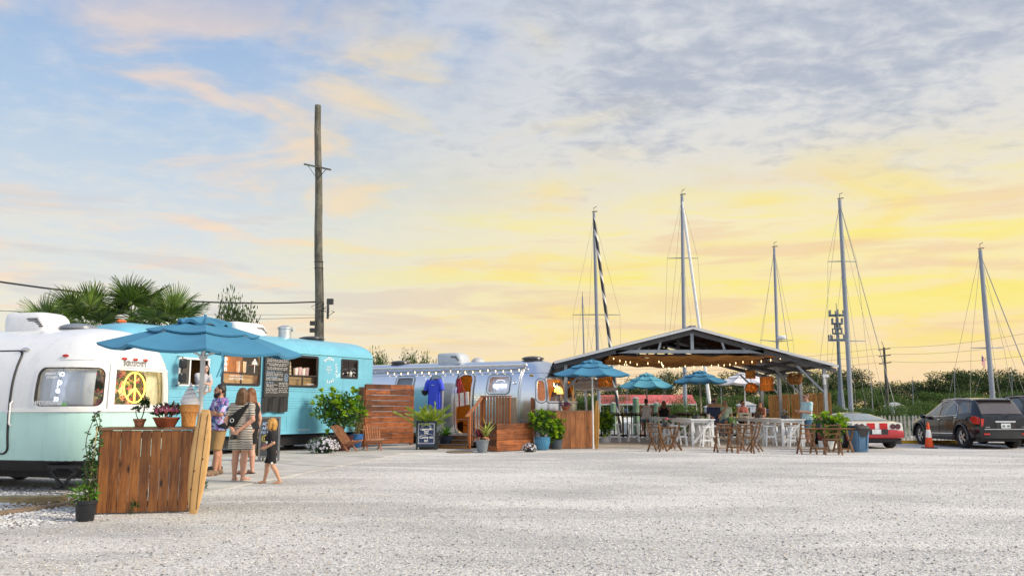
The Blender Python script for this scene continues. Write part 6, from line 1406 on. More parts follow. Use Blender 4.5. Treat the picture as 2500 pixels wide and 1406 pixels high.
put_fc(1971, 1108, rad(4), 'brown folding chair with its back to us in front of the man in pale blue'); put_fc(2034, 1110, rad(-10), 'brown folding chair rightmost on the gravel in front of the leafy bush'); p = put_bt(2, 2003, 1103, rad(2), 'rightmost small brown bistro table between two folding chairs'); q = put_bt(3, 2060, 1104, rad(4), 'small brown bistro table at the far right beside the leafy bush')
table_planter('dark planter on the rightmost bistro table', p.x, p.y, .73, L_DK, F_PINK, .2)
# parasols further back, and white tent canopies
TU = (.10, .36, .47)
for lab, px, D, zr, zt, r, c, w_ in (('turquoise parasol behind the pavilion above the red roofed boathouse', 1580, 39.5, 2.36, 2.97, 1.38, TU, 0), ('blue parasol in the middle behind the white tables', 1711, 38.2, 2.54, 3.02, 1.32, UB, 0), ('white parasol at the right behind the hanging lampshades', 1820, 40.5, 2.55, 3.05, 1.5, (.72, .70, .72), 1), ('white parasol at the left behind the second counter', 1432, 33.5, 2.12, 2.62, 1.35, (.76, .70, .68), 1)):
    q = P(px, 1000, D); zb = -1.6 if D > 38 else 0; parasol(lab, (q.x, D, 0), r, zr, zt, c, rad(10), (0, 0), .035, False, 1., pole_col=M('pole_tan', (.45, .38, .28), .6) if not w_ else None, zbase=zb)
# wooden deck over the water behind the pavilion that carries the parasols
b = MB(); b.prism([(1.5, DB + .62), (12.2, DB + .62), (12.6, 43.5), (2.2, 43.5)], -.14, -.02, lambda u, v, d: (u, v, d)); tag(b.build('dock_deck', WOOD('dock', (.16, .13, .10), (.36, .31, .26), 'x', .1, .8, False)), kind='structure')
# ================================================================= vehicles
class Car:
    """local +Y forward, rear at y=0, x = side"""
    def __init__(s, L, top, belt, wb, wl, wr, sill, wheels, Rw, bulge=.04):
        s.L, s.sill, s.wh, s.Rw, s.bulge = L, sill, wheels, Rw, bulge; s.yy = np.unique(np.concatenate([np.linspace(0, L, 90)] + [np.linspace(w - Rw - .075, w + Rw + .075, 30) for w in wheels]))
        def f(c):
            xs, ys = zip(*c); y = np.interp(np.linspace(-.3, L + .3, 400), xs, ys); k = np.ones(13) / 13; yp = np.pad(y, 6, mode='edge'); return np.convolve(yp, k, 'valid')
        s.g = np.linspace(-.3, L + .3, 400); s.top, s.belt, s.wb, s.wl, s.wr = f(top), f(belt), f(wb), f(wl), f(wr); s.top = np.maximum(s.top, s.belt + .02)
        s.sl = sill
    def bottom(s, y):
        z = np.interp(y, *zip(*s.sl)); R_ = s.Rw + .065
        for w in s.wh: d = R_ ** 2 - (y - w) ** 2; z = np.where(d > 0, np.maximum(z, s.Rw + np.sqrt(np.maximum(d, 0))), z)
        return z
    def S(s, y, t, side, off=0.):
        y = np.asarray(y, float); t = np.asarray(t, float); y, t = np.broadcast_arrays(y, t)
        def base(y, t):
            q = lambda a: np.interp(y, s.g, a); zb = s.bottom(y); bl, tp, wb, wl, wr = q(s.belt), q(s.top), q(s.wb), q(s.wl), q(s.wr); zb = np.minimum(zb, bl - .03)
            u = np.clip(t / 2, 0, 1); x = wl + (wb - wl) * u + s.bulge * np.sin(pi * np.clip(u * 1.05, 0, 1)); z = zb + (bl - zb) * u
            v = np.clip(t - 2, 0, 1); zt3 = bl + (tp - bl) * .86; x = np.where(t > 2, wb + (wr - wb) * v, x); z = np.where(t > 2, bl + (zt3 - bl) * v, z)
            w = np.clip(t - 3, 0, 1); x = np.where(t > 3, wr * np.cos(w * pi / 2) ** .8, x); z = np.where(t > 3, zt3 + (tp - zt3) * np.sin(w * pi / 2) ** .8, z)
            return np.stack([x, y, z], -1)
        p = base(y, t)
        if np.any(off):
            h = .03; n_ = np.cross(base(np.clip(y + h, 0, s.L), t) - base(np.clip(y - h, 0, s.L), t), base(y, np.clip(t + h, 0, 4)) - base(y, np.clip(t - h, 0, 4))); n_ /= np.linalg.norm(n_, axis=-1, keepdims=True) + 1e-9; n_ = np.where(n_[..., :1] * 1. + n_[..., 2:] * .5 < 0, -n_, n_); p = p + n_ * off
        return p * np.array([side, 1, 1])
    TS = np.array([0, .25, .5, .75, 1, 1.25, 1.5, 1.75, 2, 2.33, 2.66, 3, 3.2, 3.45, 3.7, 4.])
    def body(s, b, two=None, bul=0.):
        for side in (-1, 1):
            Yg, Tg = np.meshgrid(s.yy, s.TS); p = s.S(Yg, Tg, side); b.grid([[tuple(x) for x in r] for r in p])
        for y in (0, s.L):
            if y == 0 and bul:
                l = np.concatenate([s.S(np.zeros(len(s.TS)), s.TS, -1), s.S(np.zeros(len(s.TS)), s.TS, 1)[::-1]]); c0 = np.array([0, 0, l[:, 2].mean()]); b.grid([[tuple(c0 + (q - c0) * k + np.array([0, -bul * (1 - k * k), 0])) for q in l] for k in (1, .97, .9, .75, .5, .25, .02)], cu=True); continue
            l = [tuple(x) for x in s.S(np.full(len(s.TS), y), s.TS, -1)] + [tuple(x) for x in s.S(np.full(len(s.TS), y), s.TS, 1)][::-1]; b.add(l, [tuple(range(len(l)))])
        if two: b.m = [1 if sum(b.v[i][2] for i in f) / len(f) < two else 0 for f in b.f]
        return b
    def patch(s, b, poly, side, off=.006, n=9):
        """polygon in (y,t) filled as rings"""
        pts = []
        for i, p in enumerate(poly):
            q = poly[(i + 1) % len(poly)]
            for k in range(6): pts.append((lerp(p[0], q[0], k / 6), lerp(p[1], q[1], k / 6)))
        pts = np.array(pts); c = pts.mean(0); rows = []
        for k in range(6): q = c + (pts - c) * max(.02, k / 5); rows.append([tuple(x) for x in s.S(q[:, 0], q[:, 1], side, off)])
        return b.grid(rows, cu=True)
    def rim(s, b, poly, side, r=.012, off=.008):
        pts = []
        for i, p in enumerate(poly):
            q = poly[(i + 1) % len(poly)]
            for k in range(6): pts.append((lerp(p[0], q[0], k / 6), lerp(p[1], q[1], k / 6)))
        pts = np.array(pts); return b.tube([tuple(x) for x in s.S(pts[:, 0], pts[:, 1], side, off)], r, 5, closed=True)
TYRE = M('tyre', (.018, .018, .019), .85, var=.2, sc=20); RIMM = M('alloy', (.62, .63, .65), .28, metal=.9, var=.05); CHR = M('chrome', (.80, .80, .82), .12, metal=1., var=0); DARKG = M('tinted_glass', (.012, .018, .022), .05, var=0, spec=.8, coat=1.); TRIM = M('black_plastic', (.022, .023, .025), .6)
def wheel(parent, x, y, Rw, side, spokes=5, rimm=None, w=.11):
    b = MB(); b.lathe([(Rw * .62, -w), (Rw * .93, -w), (Rw, -w * .65), (Rw, w * .65), (Rw * .93, w), (Rw * .62, w)], 28); b.f = [f for f in b.f if len(f) == 4]; b.m = b.m[:len(b.f)]; b.v = [(x + side * p[2], y + p[0], Rw + p[1]) for p in b.v]; o = b.build('wheel', TYRE, parent, smooth=True)
    b = MB(); b.lathe([(Rw * .60, w * .9), (Rw * .655, w * .95), (Rw * .66, w * .6), (Rw * .6, w * .3)], 28); b.f = [f for f in b.f if len(f) == 4]; b.lathe([(.02, w * .75), (Rw * .16, w * .72), (Rw * .17, w * .5)], 14)
    for k in range(spokes):
        for da in (-.13, .13): a = 2 * pi * k / spokes; b.bar((Rw * .12 * cos(a), Rw * .12 * sin(a), w * .66), (Rw * .62 * cos(a + da), Rw * .62 * sin(a + da), w * .74), .032, .03)
    b.v = [(x + side * p[2], y + p[0], Rw + p[1]) for p in b.v]; b.build('rim', rimm or RIMM, o)
    b = MB(); b.lathe([(.01, w * .1), (Rw * .6, w * .1)], 20); b.v = [(x + side * p[2], y + p[0], Rw + p[1]) for p in b.v]; b.build('brake_disc', M('disc_dark', (.03, .03, .032), .5), o); return o
def liner(parent, car, x, mat=None):
    for w in car.wh:
        for sd_ in (-1, 1):
            b = MB(); R_ = car.Rw + .06; rows = [[(sd_ * xx, w + R_ * cos(a), car.Rw + R_ * sin(a)) for a in np.linspace(-.3, pi + .3, 18)] for xx in (x - .42, x - .015)]; b.grid(rows); b.add(rows[0], [tuple(range(18))]); b.build('wheel_well', M('well_black', (.008, .008, .009), .9), parent)
PAINTB = M('suv_black', (.006, .008, .013), .20, var=.05, coat=.45, spec=.4)
def make_suv(label, loc, rz, paint, boxy=False, plate='W40 LT'):
    top = [(-.3, 1.0), (0, 1.04), (.08, 1.12), (.42, 1.58), (.62, 1.66), (1.5, 1.70), (2.35, 1.67), (2.8, 1.55), (3.5, 1.16), (3.75, 1.09), (4.35, .99), (4.68, .82), (4.77, .66), (5.1, .6)]
    if boxy: top = [(-.3, 1.1), (0, 1.15), (.05, 1.3), (.20, 1.70), (.35, 1.80), (1.5, 1.83), (2.6, 1.80), (2.9, 1.70), (3.4, 1.22), (3.6, 1.15), (4.5, 1.06), (4.7, .9), (4.77, .75), (5.1, .7)]
    c = Car(4.77, top, [(0, 1.0), (.3, 1.09), (1.0, 1.08), (3.0, 1.01), (3.6, .98), (4.4, .88), (4.77, .62)], [(-.3, .7), (0, .76), (.15, .83), (.5, .875), (2, .90), (3.8, .88), (4.5, .80), (4.77, .6)], [(-.3, .75), (0, .80), (.2, .90), (4.4, .90), (4.77, .66)], [(0, .70), (.45, .63), (1.5, .67), (2.8, .65), (3.5, .74), (3.8, .72), (4.77, .45)], [(0, .42), (.35, .36), (.6, .30), (4.2, .26), (4.77, .30)], (.98, 3.84), .365)
    o = thing('parked_car', label, 'car', loc, rz, None); b = MB(); c.body(b, bul=.06); b.build('body', paint, o, smooth=True); liner(o, c, .90)
    b = MB(); b.box((0, 2.4, .32), (1.5, 4.0, .16)); b.build('underbody', TRIM, o)
    for sd_ in (-1, 1):
        A = [(3.42, 2.08), (3.28, 2.16), (2.80, 2.72), (2.48, 2.92), (2.40, 2.10)]; B_ = [(2.32, 2.10), (2.36, 2.92), (1.75, 2.94), (1.42, 2.62), (1.32, 2.10)]; Cq = [(1.16, 2.12), (1.30, 2.62), (1.15, 2.90), (.62, 2.86), (.42, 2.2)]
        for q in (A, B_, Cq): b = MB(); c.patch(b, q, sd_); w = b.build('side_window', DARKG, o, smooth=True)
        ou = [(3.50, 2.04), (3.30, 2.18), (2.80, 2.78), (2.45, 2.98), (1.75, 2.99), (1.34, 2.66), (1.24, 2.04)]; b = MB(); c.rim(b, ou, sd_, .013); b.build('window_trim', CHR if not boxy else TRIM, o, smooth=True)
        for y in (2.36, 1.22, 3.42): b = MB(); tt = np.linspace(.25, 1.98, 10); b.tube([tuple(x) for x in c.S(np.full(10, y), tt, sd_, .002)], .006, 4); b.build('door_seam', TRIM, o)
        for y in (2.25, 1.15): b = MB(); p = V(c.S(y + .1, 1.74, sd_, .03)); b.sph(p, (.02, .11, .022), 10, 6); b.build('door_handle', CHR if not boxy else TRIM, o, smooth=True)
        b = MB(); yy = np.linspace(1.45, 3.35, 12); b.tube([tuple(x) for x in c.S(yy, np.full(12, .48), sd_, .006)], .018, 5); b.build('side_moulding', CHR if not boxy else TRIM, o, smooth=True)
        b = MB(); yy = np.linspace(1.42, 3.38, 12); b.tube([tuple(x) for x in c.S(yy, np.full(12, .06), sd_, .01)], .045, 6); b.build('sill_trim', TRIM, o, smooth=True)
        for w in c.wh: b = MB(); b.tube([tuple(np.array([sd_ * (np.interp(w + (c.Rw + .085) * cos(a), c.g, c.wl) + .035), w + (c.Rw + .085) * cos(a), c.Rw + (c.Rw + .085) * sin(a)])) for a in np.linspace(-.15, pi + .15, 20)], .035, 6); b.build('arch_flare', paint, o, smooth=True)
        b = MB(); p = V(c.S(3.32, 2.0, sd_)); b.sph(p + V((sd_ * .14, -.02, .05)), (.11, .06, .085), 12, 8); b.bar(p, p + V((sd_ * .1, 0, .03)), .05, .05); b.build('wing_mirror', paint, o, smooth=True)
        b = MB(); p0, p1 = V(c.S(.75, 3.15, sd_, .05)), V(c.S(2.45, 3.15, sd_, .05)); b.tube([V(c.S(.62, 3.15, sd_)), p0, p0.lerp(p1, .5) + V((0, 0, .03)), p1, V(c.S(2.62, 3.15, sd_))], .02, 6); b.build('roof_rail', RIMM if not boxy else TRIM, o, smooth=True)
        for w in c.wh: wheel(o, sd_ * .80, w, c.Rw, sd_)
        tl = [(.0, 1.98), (.10, 2.12), (.36, 1.92), (.42, 1.62), (.20, 1.30), (.0, 1.34)] if not boxy else [(.0, 2.0), (.12, 2.0), (.12, 1.3), (.0, 1.3)]
        b = MB(); c.patch(b, tl, sd_, .014); x0 = c.S(0, 1.9, sd_)[0]; b.prism([(x0, 1.0), (x0, .74), (x0 - sd_ * .16, .84), (x0 - sd_ * .20, .97)], -.015, .03); b.build('tail_light', REDL, o, smooth=True)
        b = MB(); c.patch(b, [(4.70, 1.9), (4.40, 1.96), (4.30, 1.72), (4.62, 1.5)], sd_, .01); b.build('headlight', M('headlamp', (.7, .72, .74), .1, coat=1.), o, smooth=True)
        b = MB(); b.box((sd_ * .62, -.035, .50), (.20, .02, .05)); b.build('reflector', REDL, o)
    rg = []
    b = MB(); ya, yb = (.10, .46) if not boxy else (.06, .28); rows = []
    for k in range(7):
        y = lerp(ya, yb, k / 6); q = [tuple(x) for x in c.S(np.full(6, y), np.linspace(3.12, 4, 6), -1, .008)]; rows.append(q + [(-x, y_, z) for x, y_, z in q[::-1][1:]])
    b.grid(rows); b.build('rear_window', M('rear_glass', (.10, .085, .085), .06, var=0, spec=.8, coat=1.), o, smooth=True)
    b = MB(); z_ = c.S(.62, 4, 1)[2]; b.box((0, .44, z_ - .045), (1.18, .22, .03)); b.build('roof_spoiler', paint, o, bevel=.012)
    b = MB(); b.bar((-.1, -.0, 1.12), (.22, .03, 1.16), .02, .03); b.build('rear_wiper', TRIM, o)
    b = MB(); b.box((0, -.058, .90), (.66, .03, .055)); b.build('chrome_strip', CHR, o, bevel=.008)
    b = MB(); b.box((0, -.052, .76), (.62, .03, .20)); b.build('plate_recess', TRIM, o)
    b = MB(); b.box((0, -.072, .765), (.31, .012, .155)); pl_ = b.build('licence_plate', M('plate_white', (.70, .72, .74), .4), o); b = MB(); [b.box((x, -.080, .76), (.018, .004, .06)) for x in (-.10, -.07, -.04, .05, .08, .11)]; tag(b.build('plate_marks', M('plate_ink', (.05, .12, .07), .5), pl_), kind='stuff')
    b = MB(); rows = [[(x, -.05 + .10 * (abs(x) / .80) ** 4, z) for x in np.linspace(-.80, .80, 14)] for z in (.36, .44, .58, .64)]; b.grid(rows); b.grid([rows[-1], [(x, .05, .645) for x in np.linspace(-.78, .78, 14)]]); b.build('rear_bumper', TRIM, o, smooth=True)
    b = MB(); b.box((0, -.062, .655), (1.4, .02, .02)); b.build('bumper_strip', CHR if not boxy else TRIM, o)
    if not boxy:
        for x, s_ in ((-.58, 'AWD'), (.56, 'LT')): text(s_, .06, 'badge', CHR, o, loc=(x, -.050, .72), ext=.002)
    return o, c
p = G(2365, 1094); xs = P(2392, 1000, 27.2).x + .80
suv, cs = make_suv('black SUV parked at the right with red tail lights and chrome window trim', (xs, 27.25, 0), 0, PAINTB)
s2, c2s = make_suv('dark grey SUV cut by the right edge of the picture behind the black SUV', (xs + 2.75, 27.9, 0), rad(3), M('suv_grey', (.035, .036, .038), .25, var=.05, coat=.6), True, None)
# low two-tone sports car
CW_ = M('car_white', (.78, .77, .74), .22, var=.03, coat=.8); CR_ = M('car_red', (.42, .012, .014), .22, var=.08, coat=.8)
c = Car(4.45, [(-.3, .84), (0, .855), (.35, .885), (.58, .91), (1.65, 1.165), (2.05, 1.19), (2.45, 1.155), (3.15, .88), (3.5, .82), (4.2, .68), (4.45, .52)], [(0, .84), (.6, .885), (1.5, .86), (3, .82), (4.2, .64), (4.45, .49)], [(-.3, .80), (0, .835), (.2, .87), (1, .88), (3, .86), (4.2, .80), (4.45, .66)], [(-.3, .8), (0, .82), (.3, .87), (4, .86), (4.45, .7)], [(0, .78), (.5, .77), (.8, .68), (1.7, .52), (2.4, .53), (3.1, .70), (4.45, .5)], [(0, .36), (.4, .24), (4.0, .17), (4.45, .2)], (.80, 3.24), .325, .035)
vt = thing('parked_car', 'low white over red two tone sports car parked beside the pavilion', 'car', (P(2139, 1000, 27.6).x, 27.6, 0), rad(1.5)); b = MB(); c.body(b, .62); b.build('body', [CW_, CR_], vt, smooth=True); liner(vt, c, .86)
b = MB(); b.box((0, 2.2, .25), (1.4, 3.6, .14)); b.build('underbody', TRIM, vt)
b = MB(); rows = []
for k in range(9): y = lerp(.60, 1.62, k / 8); q = [tuple(x) for x in c.S(np.full(7, y), np.linspace(2.55, 4, 7), -1, .006)]; rows.append(q + [(-x, y_, z) for x, y_, z in q[::-1][1:]])
b.grid(rows); hg = b.build('rear_window', M('hatch_glass', (.16, .21, .21), .05, var=0, spec=.8, coat=1.), vt, smooth=True)
pts = [rows[0][0]] + [r[0] for r in rows[1:]] + rows[-1][1:] + [r[-1] for r in rows[::-1][1:]] + rows[0][::-1][1:-1]; b = MB(); b.tube(pts, .010, 5, closed=True); b.build('window_seal', TRIM, hg, smooth=True)
for sd_ in (-1, 1):
    b = MB(); c.patch(b, [(2.85, 2.1), (2.35, 2.9), (1.85, 2.9), (1.62, 2.1)], sd_); b.build('side_window', M('tint_light', (.10, .13, .13), .05, var=0, coat=1.), vt, smooth=True)
    for w in c.wh: wheel(vt, sd_ * .76, w, c.Rw, sd_, 7, w=.125)
    for x in (.52, .69):
        b = MB(); b.lathe([(.083, 0), (.083, .012), (.06, .02), (.055, .008)], 20); b.v = [(sd_ * x + p_[0], -.006 - p_[2], .735 + p_[1]) for p_ in b.v]; tl = b.build('tail_light', M('lens_dark_red', (.10, .006, .01), .2, coat=1.), vt, smooth=True); b = MB(); b.tube([(sd_ * x + .085 * cos(a), -.018, .735 + .085 * sin(a)) for a in np.linspace(0, 2 * pi, 20)[:-1]], .006, 5, closed=True); b.build('lamp_ring', TRIM, tl)
    b = MB(); b.box((sd_ * .21, -.006, .745), (.26, .014, .20)); b.build('red_panel', M('panel_red', (.55, .012, .014), .35), vt)
b = MB(); b.box((0, -.045, .56), (.66, .03, .17)); b.build('plate_recess', TRIM, vt); b = MB(); b.box((-.06, -.066, .565), (.30, .012, .15)); b.build('licence_plate', M('plate_white', (.70, .72, .74), .4), vt)
b = MB(); rows = [[(x, yy_ + .03 * (abs(x) / .86) ** 5, z) for x in np.linspace(-.875, .875, 16)] for z, yy_ in ((.34, .06), (.37, -.035), (.44, -.055), (.60, -.03), (.625, -.004))]; b.grid(rows); b.build('rear_bumper', CR_, vt, smooth=True)
b = MB(); b.tube([(x, .0 + .03 * (abs(x) / .82) ** 4, .622) for x in np.linspace(-.83, .83, 14)], .010, 5); b.build('body_strip', CR_, vt, smooth=True)
b = MB(); b.box((0, .25, .30), (1.3, .3, .12)); b.build('rear_valance', TRIM, vt); b = MB(); b.box((.78, .22, .26), (.22, .02, .22)); b.build('mud_flap', TRIM, vt)
# bin and cone
p = G(2107, 1103.5); o = thing('trash_bin', 'blue grey plastic trash bin with a black lid near the sports car', 'trash bin', (p.x, p.y + .25, 0), rad(8))
b = MB(); rows = []
for z, w in ((0, .205), (.02, .215), (.45, .25), (.60, .262), (.66, .275), (.70, .275), (.70, .25)):
    rows.append([(w * math.copysign(abs(cos(a)) ** .55, cos(a)), w * math.copysign(abs(sin(a)) ** .55, sin(a)), z) for a in [2 * pi * k / 32 for k in range(32)]])
b.grid(rows, cu=True); b.add(rows[0], [tuple(range(32))]); b.build('body', M('bin_blue', (.095, .20, .33), .5, var=.12, sc=4, bump=.05), o, smooth=True)
for x in (-.12, .12): b = MB(); b.bar((x, -.235, .1), (x * 1.1, -.268, .58), .03, .02); b.build('rib', M('bin_blue', (.1, .2, .3)), o, bevel=.005)
for s in (-1, 1): b = MB(); b.box((s * .29, 0, .56), (.05, .16, .05)); b.build('handle', M('bin_blue', (.1, .2, .3)), o, bevel=.01)
lidm = M('lid_black', (.014, .014, .016), .55); b = MB(); rows = []
for z, w in ((.66, .285), (.72, .295), (.735, .29), (.78, .27), (.80, .25), (.80, .02)): rows.append([(w * math.copysign(abs(cos(a)) ** .5, cos(a)), w * math.copysign(abs(sin(a)) ** .5, sin(a)), z) for a in [2 * pi * k / 32 for k in range(32)]])
b.grid(rows, cu=True); b.build('lid', lidm, o, smooth=True); b = MB(); b.prism([(.17 * cos(a), .66 + .2 * sin(a)) for a in np.linspace(pi, 2 * pi, 14)], -.29, -.26); b.build('lid_flap', lidm, o)
p = G(2273, 1094); o = thing('traffic_cone', 'orange traffic cone with a white reflective band in front of the black SUV', 'cone', (p.x, p.y + .1, 0), rad(10)); ORG = M('cone_orange', (.78, .085, .012), .55, var=.06)
def ring_(z0, z1): f = lambda z: lerp(.145, .03, z / .86); return [(f(z0), z0), (f(z1), z1)]
b = MB(); b.lathe(ring_(.03, .36), 22); b.lathe(ring_(.62, .84) + [(.02, .86), (.018, .85)], 22); b.build('cone', ORG, o, smooth=True); b = MB(); b.lathe([(r + .002, z) for r, z in ring_(.36, .62)], 22); b.build('reflective_band', M('band_white', (.80, .80, .80), .4), o, smooth=True)
b = MB(); b.box((0, 0, .02), (.37, .37, .035)); b.build('base', TRIM, o, bevel=.012)
for px, w, lab in ((2232, 1.0, 'yellow concrete wheel stop left of the black SUV front wheel'), (2300, 1.5, 'yellow concrete wheel stop under the black SUV')):
    q = P(px, 1078, 31.9); o = thing('wheel_stop', lab, 'wheel stop', (q.x, 31.9, 0)); b = MB(); b.prism([(-.09, 0), (.09, 0), (.06, .12), (-.06, .12)], -w / 2, w / 2, lambda u, v, d: (d, u, v)); b.build('stop_block', M('stop_yellow', (.68, .38, .02), .7, var=.15, sc=8), o, bevel=.008)
# leafy bush in white tub beside the car
p = G(2022, 1097); q = thing('potted_bush', 'leafy bright green bush in a white tub between the bistro tables and the sports car', 'bush', (p.x, p.y, 0)); pot('pot', q, [(.22, 0), (.27, .04), (.30, .27), (.31, .28)], WHITE); clusia(q, (.05, 0, .72), (.62, .5, .42), 42, CLU, 7, 700, 7, (0, 0, .3), .4)
# picket fence behind the cars
PK = M('picket_grey', (.36, .36, .34), .85, var=.25, sc=6); a, c_ = P(2090, 1000, 33.4), P(2640, 1000, 33.4); L = (c_ - a).length; o = thing('picket_fence', 'weathered white picket fence behind the parked cars', 'fence', (a.x, a.y, 0)); n_ = int(L / .155)
pm = None
for k in range(n_):
    if pm is None: b = MB(); b.prism([(-.045, .06), (.045, .06), (.045, .92), (.03, .95), (.045, .98), (0, 1.06), (-.045, .98), (-.03, .95), (-.045, .92)], -.01, .01); pm = b.build('picket', PK, o); pm.location = (.08, 0, 0)
    else: z = pm.copy(); COL.objects.link(z); z.location = (.08 + k * .155, R.uniform(-.006, .006), R.uniform(-.015, .015)); z.rotation_euler = (0, R.uniform(-.02, .02), 0)
for z in (.28, .78): b = MB(); b.box((L / 2, .035, z), (L, .035, .08)); b.build('rail', PK, o)
for k in range(int(L / 2.3) + 1): b = MB(); b.box((k * 2.3 + .1, .07, .5), (.09, .09, 1.)); b.build('post', PK, o)
# ================================================================= background: trees, masts, poles, boathouse
F1 = LEAF('oak_foliage', (.020, .050, .014), (.075, .125, .030), .35, .8, .08); F2 = LEAF('mangrove_foliage', (.045, .10, .016), (.13, .21, .04), .3, .8, .10)
TRK = M('trunk', (.10, .08, .06), .9, var=.3, sc=3)
def tree_proto(name, seed, H, Wd, nclump, nleaf, lf, mat, open_=.5):
    """tapered trunk with limbs; a crown of leaf clumps with gaps"""
    rs = np.random.default_rng(seed); b = MB(); tips = []; tr = H * .42; b.tube([(0, 0, -.6), (.02 * H, 0, tr * .5), (.0, .01 * H, tr)], [.035 * H, .026 * H, .02 * H], 7)
    for k in range(nclump):
        a = rs.uniform(0, 6.28); e = rs.uniform(-.05, 1.) ** 1.; r = Wd / 2 * (.35 + .65 * rs.uniform() ** .5) * (1 - .35 * e); p = np.array([r * cos(a), r * sin(a), H * (.36 + .56 * e)])
        tips.append(p); 
        if k % 2 == 0: b.tube([(0, 0, tr * rs.uniform(.6, 1)), tuple(p * np.array([.5, .5, .75])), tuple(p)], [.012 * H, .008 * H, .003 * H], 5)
    C = []; D = []
    for p in tips:
        m = max(4, int(nleaf / nclump * rs.uniform(.6, 1.4))); s = Wd * .108 * rs.uniform(.65, 1.5); g = rs.normal(size=(m, 3)); g = g / np.linalg.norm(g, axis=1, keepdims=True) * rs.uniform(0, 1, (m, 1)) ** .4 * np.array([s, s, s * .62]) * 1.75; C.append(p + g); D.append(g * np.array([1, 1, .6]) + rs.normal(size=(m, 3)) * s * .7 + np.array([0, 0, s * .4]))
    C = np.concatenate(C); D = np.concatenate(D); vs, fs = leafquads(C, D, lf * NR.uniform(.6, 1.3, len(C)), lf * .55); me = fastmesh('crown', vs, fs, mat)
    t = bpy.data.meshes.new('trunk'); t.from_pydata(b.v, [], b.f); t.materials.append(TRK); return me, t
PRO = [tree_proto('a', 1, 9, 11, 34, 8000, .36, F1), tree_proto('b', 2, 9, 9, 28, 6500, .34, F1), tree_proto('c', 3, 8, 12, 40, 8000, .36, F2), tree_proto('d', 4, 9.5, 8, 24, 5000, .34, F1)]
def tree(label, px, D, ytop, wpx, k, cat='tree', name='tree', group=None, zb=-.2, mats=None):
    q = P(px, 1000, D); top = P(px, ytop, D).z - zb; o = thing(name, label, cat, (q.x, D, zb), R.uniform(0, 6.3), group); cr, tr = PRO[k]; h0 = (9, 9, 8, 9.5)[k] * .99; w0 = (11, 9, 12, 8)[k]; sw = (wpx * D / 2000) / w0; sz = top / h0
    link('crown', cr, o, sc=(sw, sw, sz)); link('trunk', tr, o, sc=(sw * .8, sw * .8, sz)); return o
far = [(1395, 948, 'behind the left white parasol'), (1470, 944, 'above the left end of the red roof'), (1556, 936, 'above the middle of the red roof'), (1640, 930, 'above the right end of the red roof'), (1725, 932, 'behind the middle blue parasol'), (1795, 926, 'under the right white parasol'), (1862, 934, 'behind the glowing lampshade'), (1935, 930, 'above the reed screens'), (2010, 926, 'beside the front right pavilion post'), (2078, 914, 'at the foot of the antenna tower'), (2135, 944, 'above the sports car roof'), (2200, 946, 'at the foot of the far utility pole'), (2262, 938, 'above the bonnet of the black SUV'), (2318, 926, 'above the windscreen of the black SUV'), (2375, 928, 'above the middle of the black SUV'), (2432, 910, 'behind the rightmost mast'), (2500, 918, 'at the right edge of the picture'), (2590, 915, 'beyond the right edge of the picture')]
for i, (px, y, lab) in enumerate(far):
    tree(f'tall dark green oak on the far bank, {lab}', px, R.uniform(188, 205), y - R.choice((6, 12, 20)), R.uniform(90, 130), (0, 1, 3, 0)[i % 4], 'tree', 'oak_tree', 'tall trees on the far bank')
for i, (px, y, lab) in enumerate(far):
    if i % 1 == 0: tree(f'lower paler mangrove on the far shore, {lab}', px + 32, R.uniform(181, 185), lerp(y, 995, .52) + R.uniform(-8, 8), R.uniform(85, 120), 2, 'tree', 'mangrove', 'low mangroves along the far shore')
N_ = 9000; x = NR.uniform(-10, 130, N_); C = np.stack([x, NR.uniform(179, 190, N_), NR.uniform(-.6, 1.2, N_) + .5 * np.sin(x * .7)], 1)
vs, fs = leafquads(C, NR.normal(size=(N_, 3)) * .6 + np.array([0, 0, .9]), .8, .4); tag(link('shore_grass', fastmesh('shore_grass', vs, fs, LEAF('marsh_grass', (.05, .11, .015), (.22, .28, .06), .3, .8, .2))), kind='stuff')
# shrubs behind the picket fence and the pavilion
for px, D, y, w, lab in ((2068, 36.5, 1000, 60, 'bright green shrub behind the sports car roof'), (2120, 36.8, 998, 66, 'bright green shrub behind the middle of the sports car'), (2185, 36.5, 990, 70, 'bright green shrub behind the picket fence beside the green piling'), (2250, 37., 986, 80, 'bright green shrub behind the picket fence left of the black SUV'), (2030, 37.5, 992, 55, 'bright green shrub right of the reed screens'), (1655, 44.5, 985, 70, 'tall reedy shrub behind the white tables in the middle'), (1420, 36.5, 985, 70, 'dark green shrub behind the second counter')):
    tree(lab, px, D, y, w, 2, 'shrub', 'shrub', 'shrubs near the water', 0. if D < 41 else -1.2)
